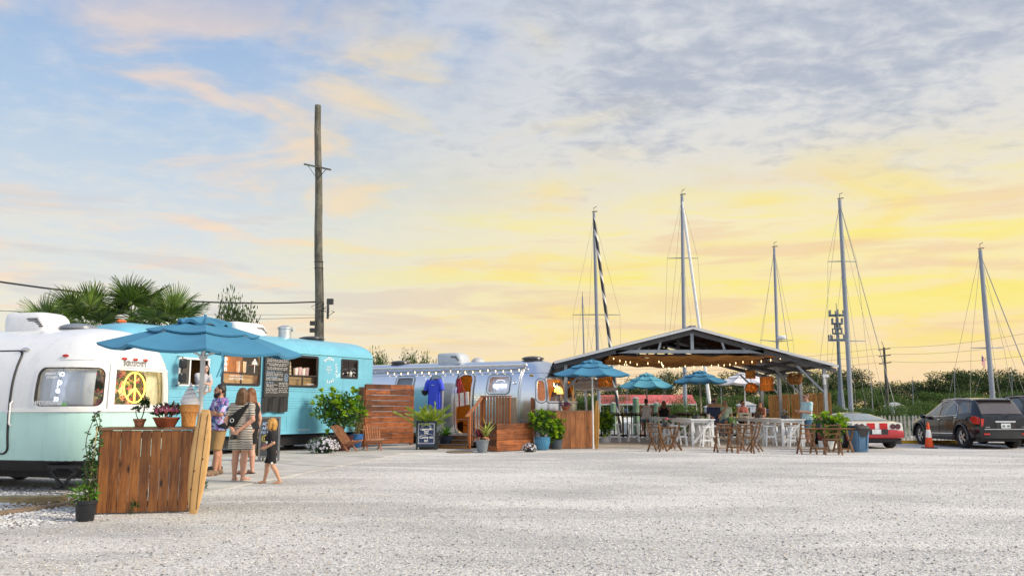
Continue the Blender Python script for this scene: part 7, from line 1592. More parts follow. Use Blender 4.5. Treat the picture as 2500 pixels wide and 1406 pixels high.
# left: fan palms, small tree, bushes
fm1, fm2 = fanmesh(.95, 38, L_PALM, .75), fanmesh(.8, 34, L_PALM, .6, droop=.22)
for px, py, D, lab, n_, sc_ in ((205, 770, 26.5, 'leftmost fan palm rising behind the white and mint trailer', 15, .95), (322, 748, 27.5, 'tallest fan palm, in the middle of the three behind the trailers', 17, 1.0), (418, 768, 27., 'rightmost fan palm above the front of the blue bus', 15, .95), (120, 790, 25., 'low fan palm beside the roof unit of the white trailer', 9, .8)):
    c0 = P(px, py + 24, D); o = thing('fan_palm', lab, 'palm tree', (c0.x, D, 0), R.uniform(0, 6), 'fan palms behind the trailers'); b = MB(); b.tube([(0, 0, 0), (.04, 0, c0.z * .5), (0, 0, c0.z - .1)], [.2, .17, .15], 10); b.build('trunk', BARK, o, smooth=True)
    for i in range(n_):
        a = i * 2.4; e = lerp(1.4, -.15, (i / n_) ** .9); link('frond', (fm1, fm2)[i % 2], o, M_=aim((0, 0, c0.z - .1), (cos(a) * cos(e), sin(a) * cos(e), sin(e)), R.uniform(-.4, .4), sc_ * R.uniform(.85, 1.12)))
F3 = LEAF('bush_foliage', (.02, .055, .010), (.10, .17, .03), .35, .6, .2)
PRO.append(tree_proto('e', 9, 8, 7, 46, 3200, .38, F3))
def ltree(label, px, D, ytop, wpx):
    q = P(px, 1000, D); top = P(px, ytop, D).z; o = thing('broadleaf_tree', label, 'tree', (q.x, D, 0), R.uniform(0, 6)); cr, tr = PRO[4]; link('crown', cr, o, sc=((wpx * D / 2000) / 8, (wpx * D / 2000) / 8, top / 8)); link('trunk', tr, o, sc=(.5, .5, top / 8))
ltree('small dark round crowned tree behind the roof of the blue bus', 567, 36., 722, 112); ltree('dark bushy tree top just right of the end of the blue bus', 922, 46., 856, 66); ltree('dark spiky tree top behind the vents of the silver trailer', 1000, 48., 858, 54); ltree('low tree top left of the roof unit of the silver trailer', 1044, 48., 868, 60)
# main utility pole
PW = WOOD('pole_wood', (.035, .035, .03), (.19, .18, .14), 'z', .05, .85, True, .35); DP = 35.; p0, p1 = P(784, 995, DP), P(776, 258, DP); up_ = thing('utility_pole', 'tall weathered wooden utility pole with a small crossarm behind the blue bus', 'utility pole', (p0.x, DP, 0)); dx = p1.x - p0.x
H = p1.z; b = MB(); zz = np.linspace(0, H, 14); b.tube([(dx * z / H + .02 * sin(z * 1.3), 0, z) for z in zz], [lerp(.225, .135, z / H) for z in zz], 14); b.build('shaft', PW, up_, smooth=True)
za = P(783, 411, DP).z; xa = dx * za / H; b = MB(); b.bar((xa - .58, -.22, za + .12), (xa + .60, -.16, za - .12), .075, .06); b.build('crossarm', PW, up_)
for s in (-1, 1): b = MB(); b.bar((xa + s * .42, -.2, za - s * .08), (xa + .02, -.16, za - .55), .03, .02); b.build('arm_brace', M('iron', (.05, .05, .05), .6), up_)
zb = P(795, 737, DP).z; b = MB(); b.box((.26, -.1, zb), (.26, .2, .24)); b.cyl((.2, -.2, zb - .1), (.2, -.2, zb - .75), .05, .05, 8); b.build('service_box', M('iron', (.05, .05, .05), .6), up_)
b = MB()
for k in range(5): a = k * 1.3; b.tube([(-.05 + .1 * k, -.22, zb - .1 * k), (-.5 + .25 * k, -.3, zb - .25 - .06 * k), (-.3 + .2 * k, -.3, zb - .45), (.15, -.22, zb - .3 - .1 * k)], .012, 4)
tag(b.build('loose_cables', BLACK, up_), kind='stuff')
zc = P(767, 790, DP).z
for dz in (0, -.3): b = MB(); b.box((-.42, -.15, zc + dz), (.26, .16, .18)); b.bar((-.3, -.1, zc + dz), (0, -.05, zc + dz - .05), .04, .04); b.build('flood_light', M('iron', (.05, .05, .05), .6), up_)
b = MB(); b.tube([(.21, -.08, .5), (.19 + dx * .35, -.08, H * .35), (.18 + dx * .52, -.08, H * .52)], .014, 5); b.build('conduit', M('iron', (.05, .05, .05), .6), up_)
for z in (P(783, 640, DP).z, P(783, 655, DP).z): b = MB(); b.tube([(dx * z / H + .2 * cos(a), .2 * sin(a), z) for a in np.linspace(0, 2 * pi, 14)[:-1]], .012, 4, closed=True); b.build('steel_band', M('iron', (.05, .05, .05), .6), up_)
def cable(label, pts, r=.02, cat='cable'):
    b = MB(); path = []
    for i in range(len(pts) - 1):
        for k in range(12): path.append(V(pts[i]).lerp(V(pts[i + 1]), k / 12))
    path.append(V(pts[-1])); a, c = path[0], path[-1]; b.tube(path, r, 5); return tag(b.build('power_cable', BLACK, None), label, cat)
def sagline(A, B_, s, n=14): return [V(A).lerp(V(B_), k / n) - V((0, 0, 4 * s * (k / n) * (1 - k / n))) for k in range(n + 1)]
PB = P(770, 737, DP); cable('thick twisted black cable running from the left edge to the utility pole', sagline(P(-420, 612, 24.), PB, .55), .032); cable('thin black cable below the thick one at the left', sagline(P(-420, 722, 24.), P(772, 775, DP), .30), .009); cable('thinnest black cable lowest of the three at the left behind the palms', sagline(P(-420, 745, 26.), P(776, 768, DP), .1), .007)
# far utility pole with three crossarms, its lines, and the antenna tower
D2 = 82.; q = P(2168, 1000, D2); o = thing('utility_pole', 'thin far utility pole with three crossarms right of the antenna tower', 'utility pole', (q.x, D2, -1.3)); tp = P(2158, 848, D2); b = MB(); b.tube([(0, 0, 0), (tp.x - q.x, 0, tp.z + 1.3)], [.21, .11], 8); b.build('shaft', PW, o)
ARMS = []
for py in (852, 868, 886):
    c = P(2158.5 + (py - 848) * .065, py, D2); b = MB(); b.bar((c.x - q.x - .62, -.1, c.z + 1.3 - .08), (c.x - q.x + .62, .1, c.z + 1.3 + .08), .14, .12); b.build('crossarm', BARK, o); ARMS.append((c + V((-.55, 0, .05)), c + V((.55, 0, .15))))
b = MB(); b.tube([(tp.x - q.x, 0, tp.z + 1.3), (tp.x - q.x - .2, 0, tp.z + 1.9)], .03, 4); b.build('top_pin', BARK, o)
for i, nm in enumerate(('highest', 'middle', 'lowest')):
    cable(f'{nm} thin power line running right from the far utility pole', sagline(ARMS[i][1], P(2620, (788, 815, 850)[i], 70.), .5), .012); cable(f'{nm} thin power line running left from the far utility pole', sagline(ARMS[i][0], P(1380, (905, 915, 925)[i], 130.), .6), .012)
D3 = 125.; q = P(2054, 1000, D3); tp = P(2043, 770, D3); o = thing('antenna_tower', 'slim grey blue antenna tower with clustered antennas behind the pavilion', 'tower', (q.x, D3, -1.3)); TW = M('tower_steel', (.16, .20, .24), .6, var=.2); b = MB(); b.tube([(0, 0, 0), (lerp(0, tp.x - q.x, .35), 0, lerp(0, tp.z + 1.3, .35)), (tp.x - q.x, 0, tp.z + 1.3)], [.75, .34, .16], 10); b.build('shaft', TW, o)
for py, n_, w in ((770, 6, 1.15), (790, 6, .8), (803, 4, .5), (814, 5, .7), (830, 8, 1.3)):
    c = P(2043 + (py - 770) * .05, py, D3); cx, cz = c.x - q.x, c.z + 1.3; b = MB(); b.tube([(cx + w * cos(a), w * sin(a), cz) for a in np.linspace(0, 2 * pi, 10)[:-1]], .10, 4, closed=True); b.box((cx, 0, cz), (w * 2, .12, .12)); b.build('platform', TW, o)
    for k in range(n_): a = 2 * pi * k / n_ + .3; b = MB(); b.box((cx + w * cos(a), w * sin(a), cz + .35), (.17, .15, .95)); b.build('antenna', TW, o)
b = MB(); b.cyl((tp.x - q.x, 0, tp.z + 1.3), (tp.x - q.x, 0, tp.z + 3.2), .05); b.build('lightning_rod', TW, o)
# sailboats: hull, cabin, mast, spreaders, stays
MASTM = M('mast_alu', (.27, .30, .35), .4, var=.06, sc=1.); WIRE = M('stay_wire', (.30, .29, .26), .5); HULL = M('hull_white', (.76, .77, .78), .3, var=.05, coat=.3); STRP = bpy.data.materials.new('furled_sail_stripe'); STRP.use_nodes = True; t = NT(STRP.node_tree); bb = STRP.node_tree.nodes['Principled BSDF']; cx_ = t.n('ShaderNodeSeparateXYZ', i0=t.n('ShaderNodeTexCoord').outputs['Object']); wv = t.m('SINE', t.m('ADD', t.m('MULTIPLY', cx_.outputs[2], 5.5), t.m('MULTIPLY', cx_.outputs[0], 14.))); t.set(bb.inputs['Base Color'], t.mix(t.sm(wv, .45, .6), (.012, .012, .015), (.62, .60, .55)))
def sailboat(label, top, base, D, r, spr=(), stay=None, stay_r=.012, stay_m=None, hull=True, radar=None, name='sailboat', nst=2, zdeck=.0):
    T_, B_ = P(*top, D), P(*base, D); dz = T_.z - zdeck; k = (T_.x - B_.x) / (T_.z - B_.z); xb = B_.x + k * (zdeck - B_.z); o = thing(name, label, 'sailboat', (xb, D, -1.2), 0); off = 1.2
    L = lambda z: V((k * (z - zdeck), 0, z + off))
    b = MB(); b.tube([L(zdeck), L(zdeck + dz * .7), L(T_.z)], [r, r * .95, r * .75], 10); b.build('mast', MASTM, o, smooth=True)
    b = MB(); tp = L(T_.z); b.cyl(tp, tp + V((0, 0, .35)), .02, .012, 5)
    if r > .06: b.bar(tp + V((-.12, 0, .06)), tp + V((.22, 0, .10)), .05, .05); b.bar(tp + V((0, 0, .3)), tp + V((.18, 0, .42)), .03, .03)
    b.build('masthead', M('iron', (.05, .05, .05), .6), o)
    ends = []
    for py, hw_, dy in spr:
        z = P(1250, py, D).z; c = L(z)
        for s in (-1, 1): e = c + V((s * hw_ * D / 2000, .1, dy)); b = MB(); b.tube([c, e], [.035, .02], 5); b.build('spreader', MASTM, o)
        ends.append((c, hw_ * D / 2000, dy))
    for s in (-1, 1):
        pts = [tp - V((0, 0, .25))] + [c + V((s * w, .1, dy)) for c, w, dy in ends] + [V((s * 1.35, .1, zdeck + off))]; b = MB(); b.tube(pts, .009, 4); b.build('shroud', WIRE, o)
        if ends and nst > 1: b = MB(); b.tube([ends[0][0] - V((0, 0, .1)), V((s * 1.3, .8, zdeck + off))], .008, 4); b.build('shroud', WIRE, o)
        if nst > 2: b = MB(); b.tube([tp - V((0, 0, 1.5)), V((s * .9 + .8, -1., zdeck + off))], .008, 4); b.build('shroud', WIRE, o)
    if stay:
        e = P(*stay, D - 3.5); q = V((e.x - xb, -3.5, e.z + off)); s0_ = tp - V((0, 0, .3)); d = (q - s0_); e2 = s0_ + d * ((s0_.z - (zdeck + off)) / max(.1, s0_.z - q.z)); b = MB(); b.tube([s0_, s0_ + (e2 - s0_) * .1, s0_ + (e2 - s0_) * .5, e2], [stay_r * .6, stay_r, stay_r, stay_r * 1.05], 7); b.build('furled_sail' if stay_r > .03 else 'forestay', stay_m or WIRE, o, smooth=True)
        b = MB(); b.tube([tp, V((-.6, 4.5, zdeck + off))], .009, 4); b.build('backstay', WIRE, o)
    if radar: z = P(1250, radar, D).z; c = L(z) + V((.28, -.1, 0)); b = MB(); b.lathe([(.1, -.14), (.30, -.10), (.32, .02), (.24, .10), (.05, .13)], 16, c); b.bar(L(z) - V((0, 0, .16)), c - V((0, 0, .16)), .08, .04); b.build('radar_dome', WHITE, o, smooth=True)
    if hull:
        b = MB(); rows = []
        for i in range(15):
            t_ = i / 14; y = lerp(-4.2, 5.2, t_); w = 1.45 * (sin(pi * (.12 + .80 * (1 - t_) ** .9 if False else .10 + .78 * t_)) ** .7); sh = .15 * (1 - t_) ** 2; rows.append([(0, y, .0), (w * .65, y, .12), (w * .95, y, .6), (w, y, 1.05 + sh), (w * .9, y, 1.12 + sh), (0, y, 1.2 + sh), (-w * .9, y, 1.12 + sh), (-w, y, 1.05 + sh), (-w * .95, y, .6), (-w * .65, y, .12)])
        b.grid(rows, cu=True); b.add(rows[0], [tuple(range(10))]); b.add(rows[-1], [tuple(range(10))]); b.build('hull', HULL, o, smooth=True)
        b = MB(); b.prism([(-.8, 0), (.8, 0), (.62, .42), (-.62, .42)], -1.2, 2.2, lambda u, v, d: (u, d, v + 1.2)); b.build('cabin', HULL, o, bevel=.05)
        b = MB(); b.tube([L(zdeck + .95) , L(zdeck + .95) + V((.2, 3.4, .1))], [.09, .07], 8); b.tube([L(zdeck + 1.05) + V((0, .1, 0)), L(zdeck + 1.05) + V((.2, 3.3, .1))], [.16, .12], 8); b.build('boom', M('sail_cover', (.03, .06, .12), .8), o, smooth=True)
    return o
sailboat('sailboat mast left of the pavilion with a black and white striped furled sail', (1450, 520), (1459, 860), 50., .11, ((768, 58, 0),), (1497, 900), .10, STRP, nst=2)
sailboat('short thin dark mast beside the striped sail mast', (1422, 725), (1426, 870), 52., .055, (), None, hull=False, nst=1)
sailboat('tallest sailboat mast, rising behind the pavilion ridge with a pale furled sail', (1665, 478), (1673, 1000), 48., .12, ((630, 38, 0),), (1707, 795), .085, M('furled_white', (.68, .68, .66), .6), nst=2)
sailboat('sailboat mast with a white radar dome behind the right slope of the pavilion roof', (1890, 605), (1898, 850), 52., .10, ((834, 40, .12),), (1926, 862), .02, radar=824, nst=2)
sailboat('tall sailboat mast with two pairs of spreaders beside the antenna tower', (2050, 488), (2078, 1000), 45., .125, ((638, 36, 0), (832, 46, 0)), (2152, 870), .02, nst=3)
sailboat('rightmost sailboat mast, rising behind the black SUV', (2393, 610), (2424, 975), 45., .13, ((849, 40, 0),), (2496, 880), .025, nst=3)
fl = P(2401, 882, 44.2); o = thing('flag', 'small stars and stripes flag hanging beside the rightmost mast', 'flag', fl, rad(15)); FR_, FW_, FB_ = M('flag_red', (.42, .04, .05), .8), M('flag_white', (.62, .58, .56), .8), M('flag_blue', (.04, .05, .16), .8)
for k in range(7):
    b = MB(); rows = [[(x + .1 * z_, .03 * sin(x * 9), z_ - x * .75) for x in np.linspace(-.14, .14, 7)] for z_ in (.22 - k * .066, .22 - (k + 1) * .066)]; b.grid(rows); b.build('stripe', FR_ if k % 2 == 0 else FW_, o, smooth=True)
b = MB(); b.grid([[(x + .1 * z_, .03 * sin(x * 9) - .006, z_ - x * .75) for x in np.linspace(-.14, -.02, 5)] for z_ in (.22, -.04)]); b.build('canton', FB_, o)
for px, yt, D, lab in ((2128, 930, 90, 'thin far mast left of the far utility pole'), (2330, 905, 95, 'thin far mast above the black SUV'), (2228, 925, 100, 'thin far mast left of the black SUV'), (1530, 940, 80, 'thin far mast under the turquoise parasol'), (1985, 925, 80, 'thin far mast behind the reed screens'), (1760, 945, 85, 'thin far mast between the blue and white parasols'), (2470, 900, 90, 'thin far mast at the right edge')):
    sailboat(lab, (px, yt), (px + 2, 1000), D, .028, (), None, hull=True, nst=1)
# red roofed boathouse and sheds on the far bank
D4 = 180.; a, c = P(1462, 985, D4), P(1700, 985, D4); Lr = c.x - a.x; o = thing('boathouse', 'long low boathouse with a faded red metal roof across the water', 'boathouse', (a.x, D4, -.3)); zr, ze = P(1500, 963, D4).z + .3, P(1500, 985, D4).z + .3
RR = M('roof_red', (.62, .13, .13), .6, var=.10, sc=.3); nb = 16
for k in range(nb): b = MB(); x0, x1 = k * Lr / nb, (k + 1) * Lr / nb - .03; b.grid([[(x0, -.4, ze), (x1, -.4, ze)], [(x0, 4., zr), (x1, 4., zr)], [(x0, 8.4, ze), (x1, 8.4, ze)]]); b.build('roof_panel', RR, o)
for k in range(9): b = MB(); b.box((k * Lr / 8, 0, ze / 2), (.22, .22, ze)); b.build('post', WHITE, o)
b = MB(); b.box((Lr * .62, 3, ze / 2), (Lr * .7, .2, ze - .3)); b.build('wall', M('wall_pale', (.55, .60, .68), .7), o); b = MB(); b.box((Lr / 2, -.35, ze - .15), (Lr, .06, .3)); b.build('fascia', WHITE, o)
for px, py, w, h, lab in ((1822, 993, 3.4, 2.2, 'small white shed on the far bank behind the seated people'), (2183, 992, 3.2, 2.0, 'small pale roofed shed on the far bank beside the far utility pole'), (1740, 996, 3., 1.8, 'small white shed on the far bank behind the middle blue parasol')):
    q = P(px, py, 176); o = thing('shed', lab, 'shed', (q.x, 176, -.3)); b = MB(); b.box((0, 0, h / 2), (w, 2.4, h)); b.build('wall', M('wall_pale', (.55, .60, .68), .7), o); b = MB(); b.prism([(-w / 2 - .3, h), (w / 2 + .3, h), (0, h + .8)], -1.4, 1.4); b.build('roof', WHITE, o); b = MB(); b.box((0, -1.22, h * .4), (.8, .05, h * .75)); b.build('door', TRIM, o)
# pilings in the water
PG = M('piling_green', (.16, .26, .17), .8, var=.25, sc=3)
for px, D, yt, r, lab in ((1552, 46, 973, .19, 'green topped piling in the water left of the man in the white tank top'), (2203, 38.5, 998, .20, 'green topped piling behind the picket fence'), (2062, 45, 1000, .18, 'green piling behind the roof of the sports car'), (1497, 48, 985, .16, 'green piling beside the striped furled sail'), (1602, 50, 985, .16, 'green piling behind the man in the white tank top')):
    q = P(px, yt, D); o = thing('piling', lab, 'piling', (q.x, D, -1.6)); b = MB(); b.tube([(0, 0, 0), (0, 0, q.z + 1.6)], [r, r * .93], 12); b.build('post', PG, o, smooth=True); b = MB(); b.lathe([(r * 1.02, 0), (r * 1.02, .04), (.02, .10)], 12, (0, 0, q.z + 1.6)); b.build('cap', M('cap_grey', (.4, .42, .4), .6), o)
# ================================================================= people: one continuous body each, grown from a smooth distance field
def surfnet(D, org, h):
    nx, ny, nz = D.shape; S = np.zeros((nx - 1, ny - 1, nz - 1, 3), np.float32); cnt = np.zeros((nx - 1, ny - 1, nz - 1), np.float32)
    sl = lambda o: D[o[0]:nx - 1 + o[0], o[1]:ny - 1 + o[1], o[2]:nz - 1 + o[2]]
    for ax in range(3):
        for u in (0, 1):
            for v in (0, 1):
                o = [0, 0, 0]; oth = [i for i in range(3) if i != ax]; o[oth[0]] = u; o[oth[1]] = v; o2 = list(o); o2[ax] = 1
                a, c = sl(o), sl(o2); m = (a < 0) != (c < 0); t = np.where(m, a / np.where(m, a - c, 1), 0); cnt += m
                for k in range(3): S[..., k] += m * (o[k] + (t if k == ax else 0))
    act = cnt > 0; idx = np.full(act.shape, -1, np.int64); idx[act] = np.arange(act.sum()); I = np.argwhere(act); vs = (I + S[act] / cnt[act][:, None]) * h + org; fs = []
    for ax in range(3):
        o1, o2 = [i for i in range(3) if i != ax]; s1 = [slice(1, -1)] * 3; s1[ax] = slice(0, -1); s2 = [slice(1, -1)] * 3; s2[ax] = slice(1, None)
        a, c = D[tuple(s1)], D[tuple(s2)]; e = np.argwhere((a < 0) != (c < 0))
        if not len(e): continue
        pos = a[tuple(e.T)] < 0; base = e.copy(); base[:, o1] += 1; base[:, o2] += 1
        def g(d1, d2): q = base.copy(); q[:, o1] -= d1; q[:, o2] -= d2; return idx[tuple(q.T)]
        f = np.stack([g(1, 1), g(0, 1), g(0, 0), g(1, 0)], 1); flip = pos if ax != 1 else ~pos; f[~flip] = f[~flip][:, ::-1]; fs.append(f)
    return vs, np.concatenate(fs)
def sdf(prims, res, cuts=()):
    """prims: ('c', a, b, ra, rb, sy, k, tag) cone-capsule or ('e', c, (rx,ry,rz), k, tag); cuts: fn(x,y,z)->distance to intersect"""
    lo = np.full(3, 9.); hi = np.full(3, -9.)
    for p in prims:
        if p[0] == 'c': r = max(p[3], p[4]); pts = np.array([p[1], p[2]]); lo = np.minimum(lo, pts.min(0) - r); hi = np.maximum(hi, pts.max(0) + r)
        else: lo = np.minimum(lo, np.array(p[1]) - max(p[2])); hi = np.maximum(hi, np.array(p[1]) + max(p[2]))
    lo -= 3 * res; hi += 3 * res; n_ = np.ceil((hi - lo) / res).astype(int) + 1; D = np.full(n_, .5, np.float32); T = np.zeros(n_, np.int8); ax = [lo[i] + np.arange(n_[i]) * res for i in range(3)]
    for p in prims:
        if p[0] == 'c': _, a, c, ra, rb, sy, k, tg = p; a, c = np.array(a, float), np.array(c, float); m = max(ra, rb) + max(.06, 2 * k); l, h_ = np.minimum(a, c) - m, np.maximum(a, c) + m
        else: _, a, r, k, tg = p; a = np.array(a, float); m = max(r) + max(.06, 2 * k); l, h_ = a - m, a + m
        i0 = np.maximum(((l - lo) / res).astype(int), 0); i1 = np.minimum(((h_ - lo) / res).astype(int) + 2, n_); s = tuple(slice(i0[i], i1[i]) for i in range(3)); x, y, z = ax[0][s[0]][:, None, None], ax[1][s[1]][None, :, None], ax[2][s[2]][None, None, :]
        if p[0] == 'c':
            d = c - a; L2 = max(1e-9, d @ d); h = np.clip(((x - a[0]) * d[0] + (y - a[1]) * d[1] + (z - a[2]) * d[2]) / L2, 0, 1); dd = np.sqrt((x - a[0] - h * d[0]) ** 2 + ((y - a[1] - h * d[1]) / sy) ** 2 + (z - a[2] - h * d[2]) ** 2) - (ra + (rb - ra) * h)
        else:
            u, v, w = (x - a[0]) / r[0], (y - a[1]) / r[1], (z - a[2]) / r[2]; k0 = np.sqrt(u * u + v * v + w * w); k1 = np.sqrt((u / r[0]) ** 2 + (v / r[1]) ** 2 + (w / r[2]) ** 2) + 1e-6; dd = k0 * (k0 - 1) / k1
        cur_ = D[s]; T[s] = np.where(dd < cur_, tg, T[s]); hh = np.clip(.5 + .5 * (cur_ - dd) / max(k, 1e-4), 0, 1); D[s] = cur_ * (1 - hh) + dd * hh - k * hh * (1 - hh)
    x, y, z = ax[0][:, None, None], ax[1][None, :, None], ax[2][None, None, :]
    for c in cuts: D = np.maximum(D, c(x, y, z))
    vs, fs = surfnet(D, lo, res); q = np.clip(np.round((vs - lo) / res).astype(int), 0, n_ - 1); return vs, fs, T[tuple(q.T)]
SKIN = {}
def skin(nm, c): return M('skin_' + nm, c, .5, var=.06, sc=8, sub=.15)
LIPS = M('lips', (.42, .14, .11), .45, var=.05); EYE = M('eye_dark', (.03, .02, .02), .2); 
def person(label, loc, yaw, h, pose=None, sk=(.55, .30, .20), hair=None, wear=(), res=.011, fem=False, beard=None, hat=None, glasses=False, heavy=1., skn='a', group=None, lower=True):
    """local axes: x = the person's left, -y = forward"""
    o = thing('person', label, 'person', loc, yaw, group); J = dict(hip=(.053, 0, .52), knee=(.058, .012, .285), ank=(.060, -.012, .045), toe=(.072, .085, .018), sho=(.106 if fem else .120, 0, .803), elb=(.145, -.015, .64), wri=(.150, .03, .49), hand=None, neck=(0, -.004, .845), head=(0, .012, .932), chest=(0, .0, .745), waist=(0, .0, .63), pel=(0, 0, .535)); pose = pose or {}
    def g(n_, s=1):
        k = n_ + ('L' if s > 0 else 'R')
        if k in pose: v = pose[k]
        elif n_ in pose: v = pose[n_]; v = (v[0] * s, v[1], v[2]) if n_ in ('hip', 'knee', 'ank', 'toe', 'sho', 'elb', 'wri') else v
        else: v = J[n_]; v = (v[0] * s, v[1], v[2]) if v is not None and n_ in ('hip', 'knee', 'ank', 'toe', 'sho', 'elb', 'wri') else v
        return None if v is None else np.array([v[0] * h, -v[1] * h, v[2] * h])
    w = heavy; P_ = []
    def c_(a, b, ra, rb, sy=1., k=.02, tg=0): P_.append(('c', a, b, ra * h, rb * h, sy, k * h / 1.7, tg))
    pel, wai, che, nek, hed = g('pel'), g('waist'), g('chest'), g('neck'), g('head'); hx = np.array([1, 0, 0.]) * h
    TOR = [(pel - hx * .045, pel + hx * .045, .072 * w, .072 * w, .82), (wai - hx * .035, wai + hx * .035, .064 * w, .064 * w, .84), (che - hx * .055, che + hx * .055, .070 * w, .070 * w, .82), (g('sho', 1), g('sho', -1), .040, .040, .95), (wai, che, .08 * w, .085 * w, .8), (wai, pel, .08 * w, .085 * w, .82)]
    if fem: TOR += [(che + np.array([s * .045 * h, -.055 * h, -.01 * h]), che + np.array([s * .046 * h, -.05 * h, -.015 * h]), .036, .036, 1.) for s in (1, -1)]
    else: TOR += [(wai + np.array([0, -.025 * h * w, -.01 * h]), wai + np.array([0, -.02 * h * w, .03 * h]), .058 * w, .055 * w, .9)]
    for a, b_, ra, rb, sy in TOR: c_(a, b_, ra, rb, sy, .03)
    for s in (1, -1): c_(nek - np.array([0, -.004 * h, .012 * h]), g('sho', s) * np.array([.62, 1, 1]) + np.array([0, 0, .008 * h]), .028, .030, 1., .02)
    c_(nek - np.array([0, 0, .02 * h]), hed - np.array([0, 0, .03 * h]), .035 if not fem else .030, .031, 1., .02)
    fy = pose.get('turn', 0.); cf, sf = cos(fy), sin(fy); rot = lambda v: np.array([v[0] * cf - v[1] * sf, v[0] * sf + v[1] * cf, v[2]]) * h + hed
    hs = pose.get('hs', 1.); E = lambda v, r, k=.012, tg=0: P_.append(('e', rot(np.array(v) * hs), tuple(np.array(r) * h * hs), k * h, tg))
    E((0, .008, .012), (.046, .056, .060), .012); E((0, -.018, -.034), (.035, .036, .034), .014); E((0, -.054, -.012), (.008, .014, .016), .006); E((0, -.047, .014), (.030, .012, .010), .008)
    for s in (1, -1): E((s * .046, .008, -.004), (.006, .012, .018), .004); E((s * .019, -.047, .004), (.009, .008, .0065), .002, 2)
    E((0, -.051, -.036), (.016, .008, .006), .003, 3)
    LIM = {}
    for s in (1, -1):
        S_, E_, W_ = g('sho', s), g('elb', s), g('wri', s); hd = pose.get('hand' + ('L' if s > 0 else 'R'), pose.get('hand')); d = (W_ - E_) / np.linalg.norm(W_ - E_) if hd is None else np.array([hd[0], -hd[1], hd[2]]) / np.linalg.norm(hd)
        fm_ = .9 if fem else 1.; c_(S_, E_, .034 * fm_ * min(w, 1.1), .026 * fm_, 1., .02); c_(E_, E_ + (W_ - E_) * .35, .026 * fm_, .027 * fm_, 1., .015); c_(E_ + (W_ - E_) * .35, W_, .027 * fm_, .0175, 1., .012)
        sd_ = np.cross(d, np.array([0, 1., .2])); sd_ /= np.linalg.norm(sd_) + 1e-6; pn = np.cross(sd_, d); K = W_ + d * .045 * h; c_(W_, K, .017, .018, 1., .008)
        for q, L in ((-1.5, .036), (-.5, .044), (.5, .046), (1.5, .040)):
            r0 = K + sd_ * q * .0115 * h; m1 = r0 + (d * .95 + pn * .25) * L * .55 * h; c_(r0, m1, .0068, .0062, 1., .003); c_(m1, m1 + (d * .6 + pn * .75) * L * .5 * h, .0062, .0052, 1., .003)
        tb_ = W_ + d * .015 * h + sd_ * .016 * h; m1 = tb_ + (d * .6 + sd_ * .65) * .026 * h; c_(tb_, m1, .0082, .007, 1., .005); c_(m1, m1 + (d * .9 + pn * .4) * .022 * h, .007, .0058, 1., .003)
        H_, N_, A_, T_ = g('hip', s), g('knee', s), g('ank', s), g('toe', s); LIM[s] = (S_, E_, W_, H_, N_, A_, T_)
        if lower:
            c_(H_, N_, .056 * min(w, 1.08), .036, 1., .03); c_(N_, N_ + (A_ - N_) * .32 + np.array([0, .010 * h, 0]), .034, .036, 1., .02); c_(N_ + (A_ - N_) * .32 + np.array([0, .010 * h, 0]), A_, .036, .021, 1., .015)
            hl = A_ + np.array([0, .014 * h, -.022 * h]) ; c_(hl, hl + (T_ - A_) * .55 + np.array([0, 0, .012 * h]), .021, .021, .9, .012); c_(hl + (T_ - A_) * .5, T_, .020, .013, .95, .012)
            for q in range(5): tp = T_ + np.array([(q - 2) * .0095 * h, .006 * h + abs(q - 1.5) * .004 * h, -.004 * h]); c_(tp, tp + (T_ - A_) / np.linalg.norm(T_ - A_) * .014 * h * np.array([1, 1, 0]), .0075, .0065, 1., .004)
    sm = skin(skn, sk); vs, fs, tg = sdf(P_, res); mi = np.array([0, 0, 1, 2])[np.max(tg[fs], 1)]; me = fastmesh('body', vs, fs, [sm, EYE, LIPS], mi, True); link('body', me, o)
    def part(nm, pr, mat, cuts=(), r=None):
        vs, fs, _ = sdf(pr, r or res * 1.1, cuts); return link(nm, fastmesh(nm, vs, fs, mat, None, True), o)
    for it in wear:
        kd = it[0]; mat = it[1]; pr = []; f = lambda a, b_, ra, rb, sy=1., k=.02: pr.append(('c', a, b_, ra * h, rb * h, sy, k, 0))
        if kd in ('shirt', 'tank', 'dress'):
            inf = .010; 
            for a, b_, ra, rb, sy in TOR: f(a, b_, ra + inf, rb + inf, sy, .035)
            if kd != 'tank':
                sl = it[3] if len(it) > 3 else .62
                for s in (1, -1): S_, E_, W_ = LIM[s][:3]; e = S_ + (E_ - S_) * min(1, sl); f(S_, e, .039 if not fem else .036, .040 if not fem else .034, 1., .02); f(nek - np.array([0, 0, .03 * h]), S_ * np.array([.65, 1, 1]) + np.array([0, 0, .004 * h]), .036, .036, 1., .02)
                if sl > 1:
                    for s in (1, -1): S_, E_, W_ = LIM[s][:3]; f(E_, E_ + (W_ - E_) * (sl - 1), .034, .03)
            hem = it[2] * h
            if kd == 'dress': f(pel - hx * .05, pel + hx * .05, .085, .085, .85); f(pel + np.array([0, 0, -.02 * h]) - hx * .04, np.array([-.055 * h, pel[1], hem]), .085, .088, .9); f(pel + np.array([0, 0, -.02 * h]) + hx * .04, np.array([.055 * h, pel[1], hem]), .085, .088, .9)
            elif hem < pel[2]: f(pel - hx * .05, pel + hx * .05, .083 * w, .083 * w, .84); f(np.array([-.05 * h, pel[1], hem]), np.array([.05 * h, pel[1], hem]), .085 * w, .085 * w, .84)
            ct = [lambda x, y, z: hem - z, lambda x, y, z: z - (nek[2] + .004 * h) + 0 * x]
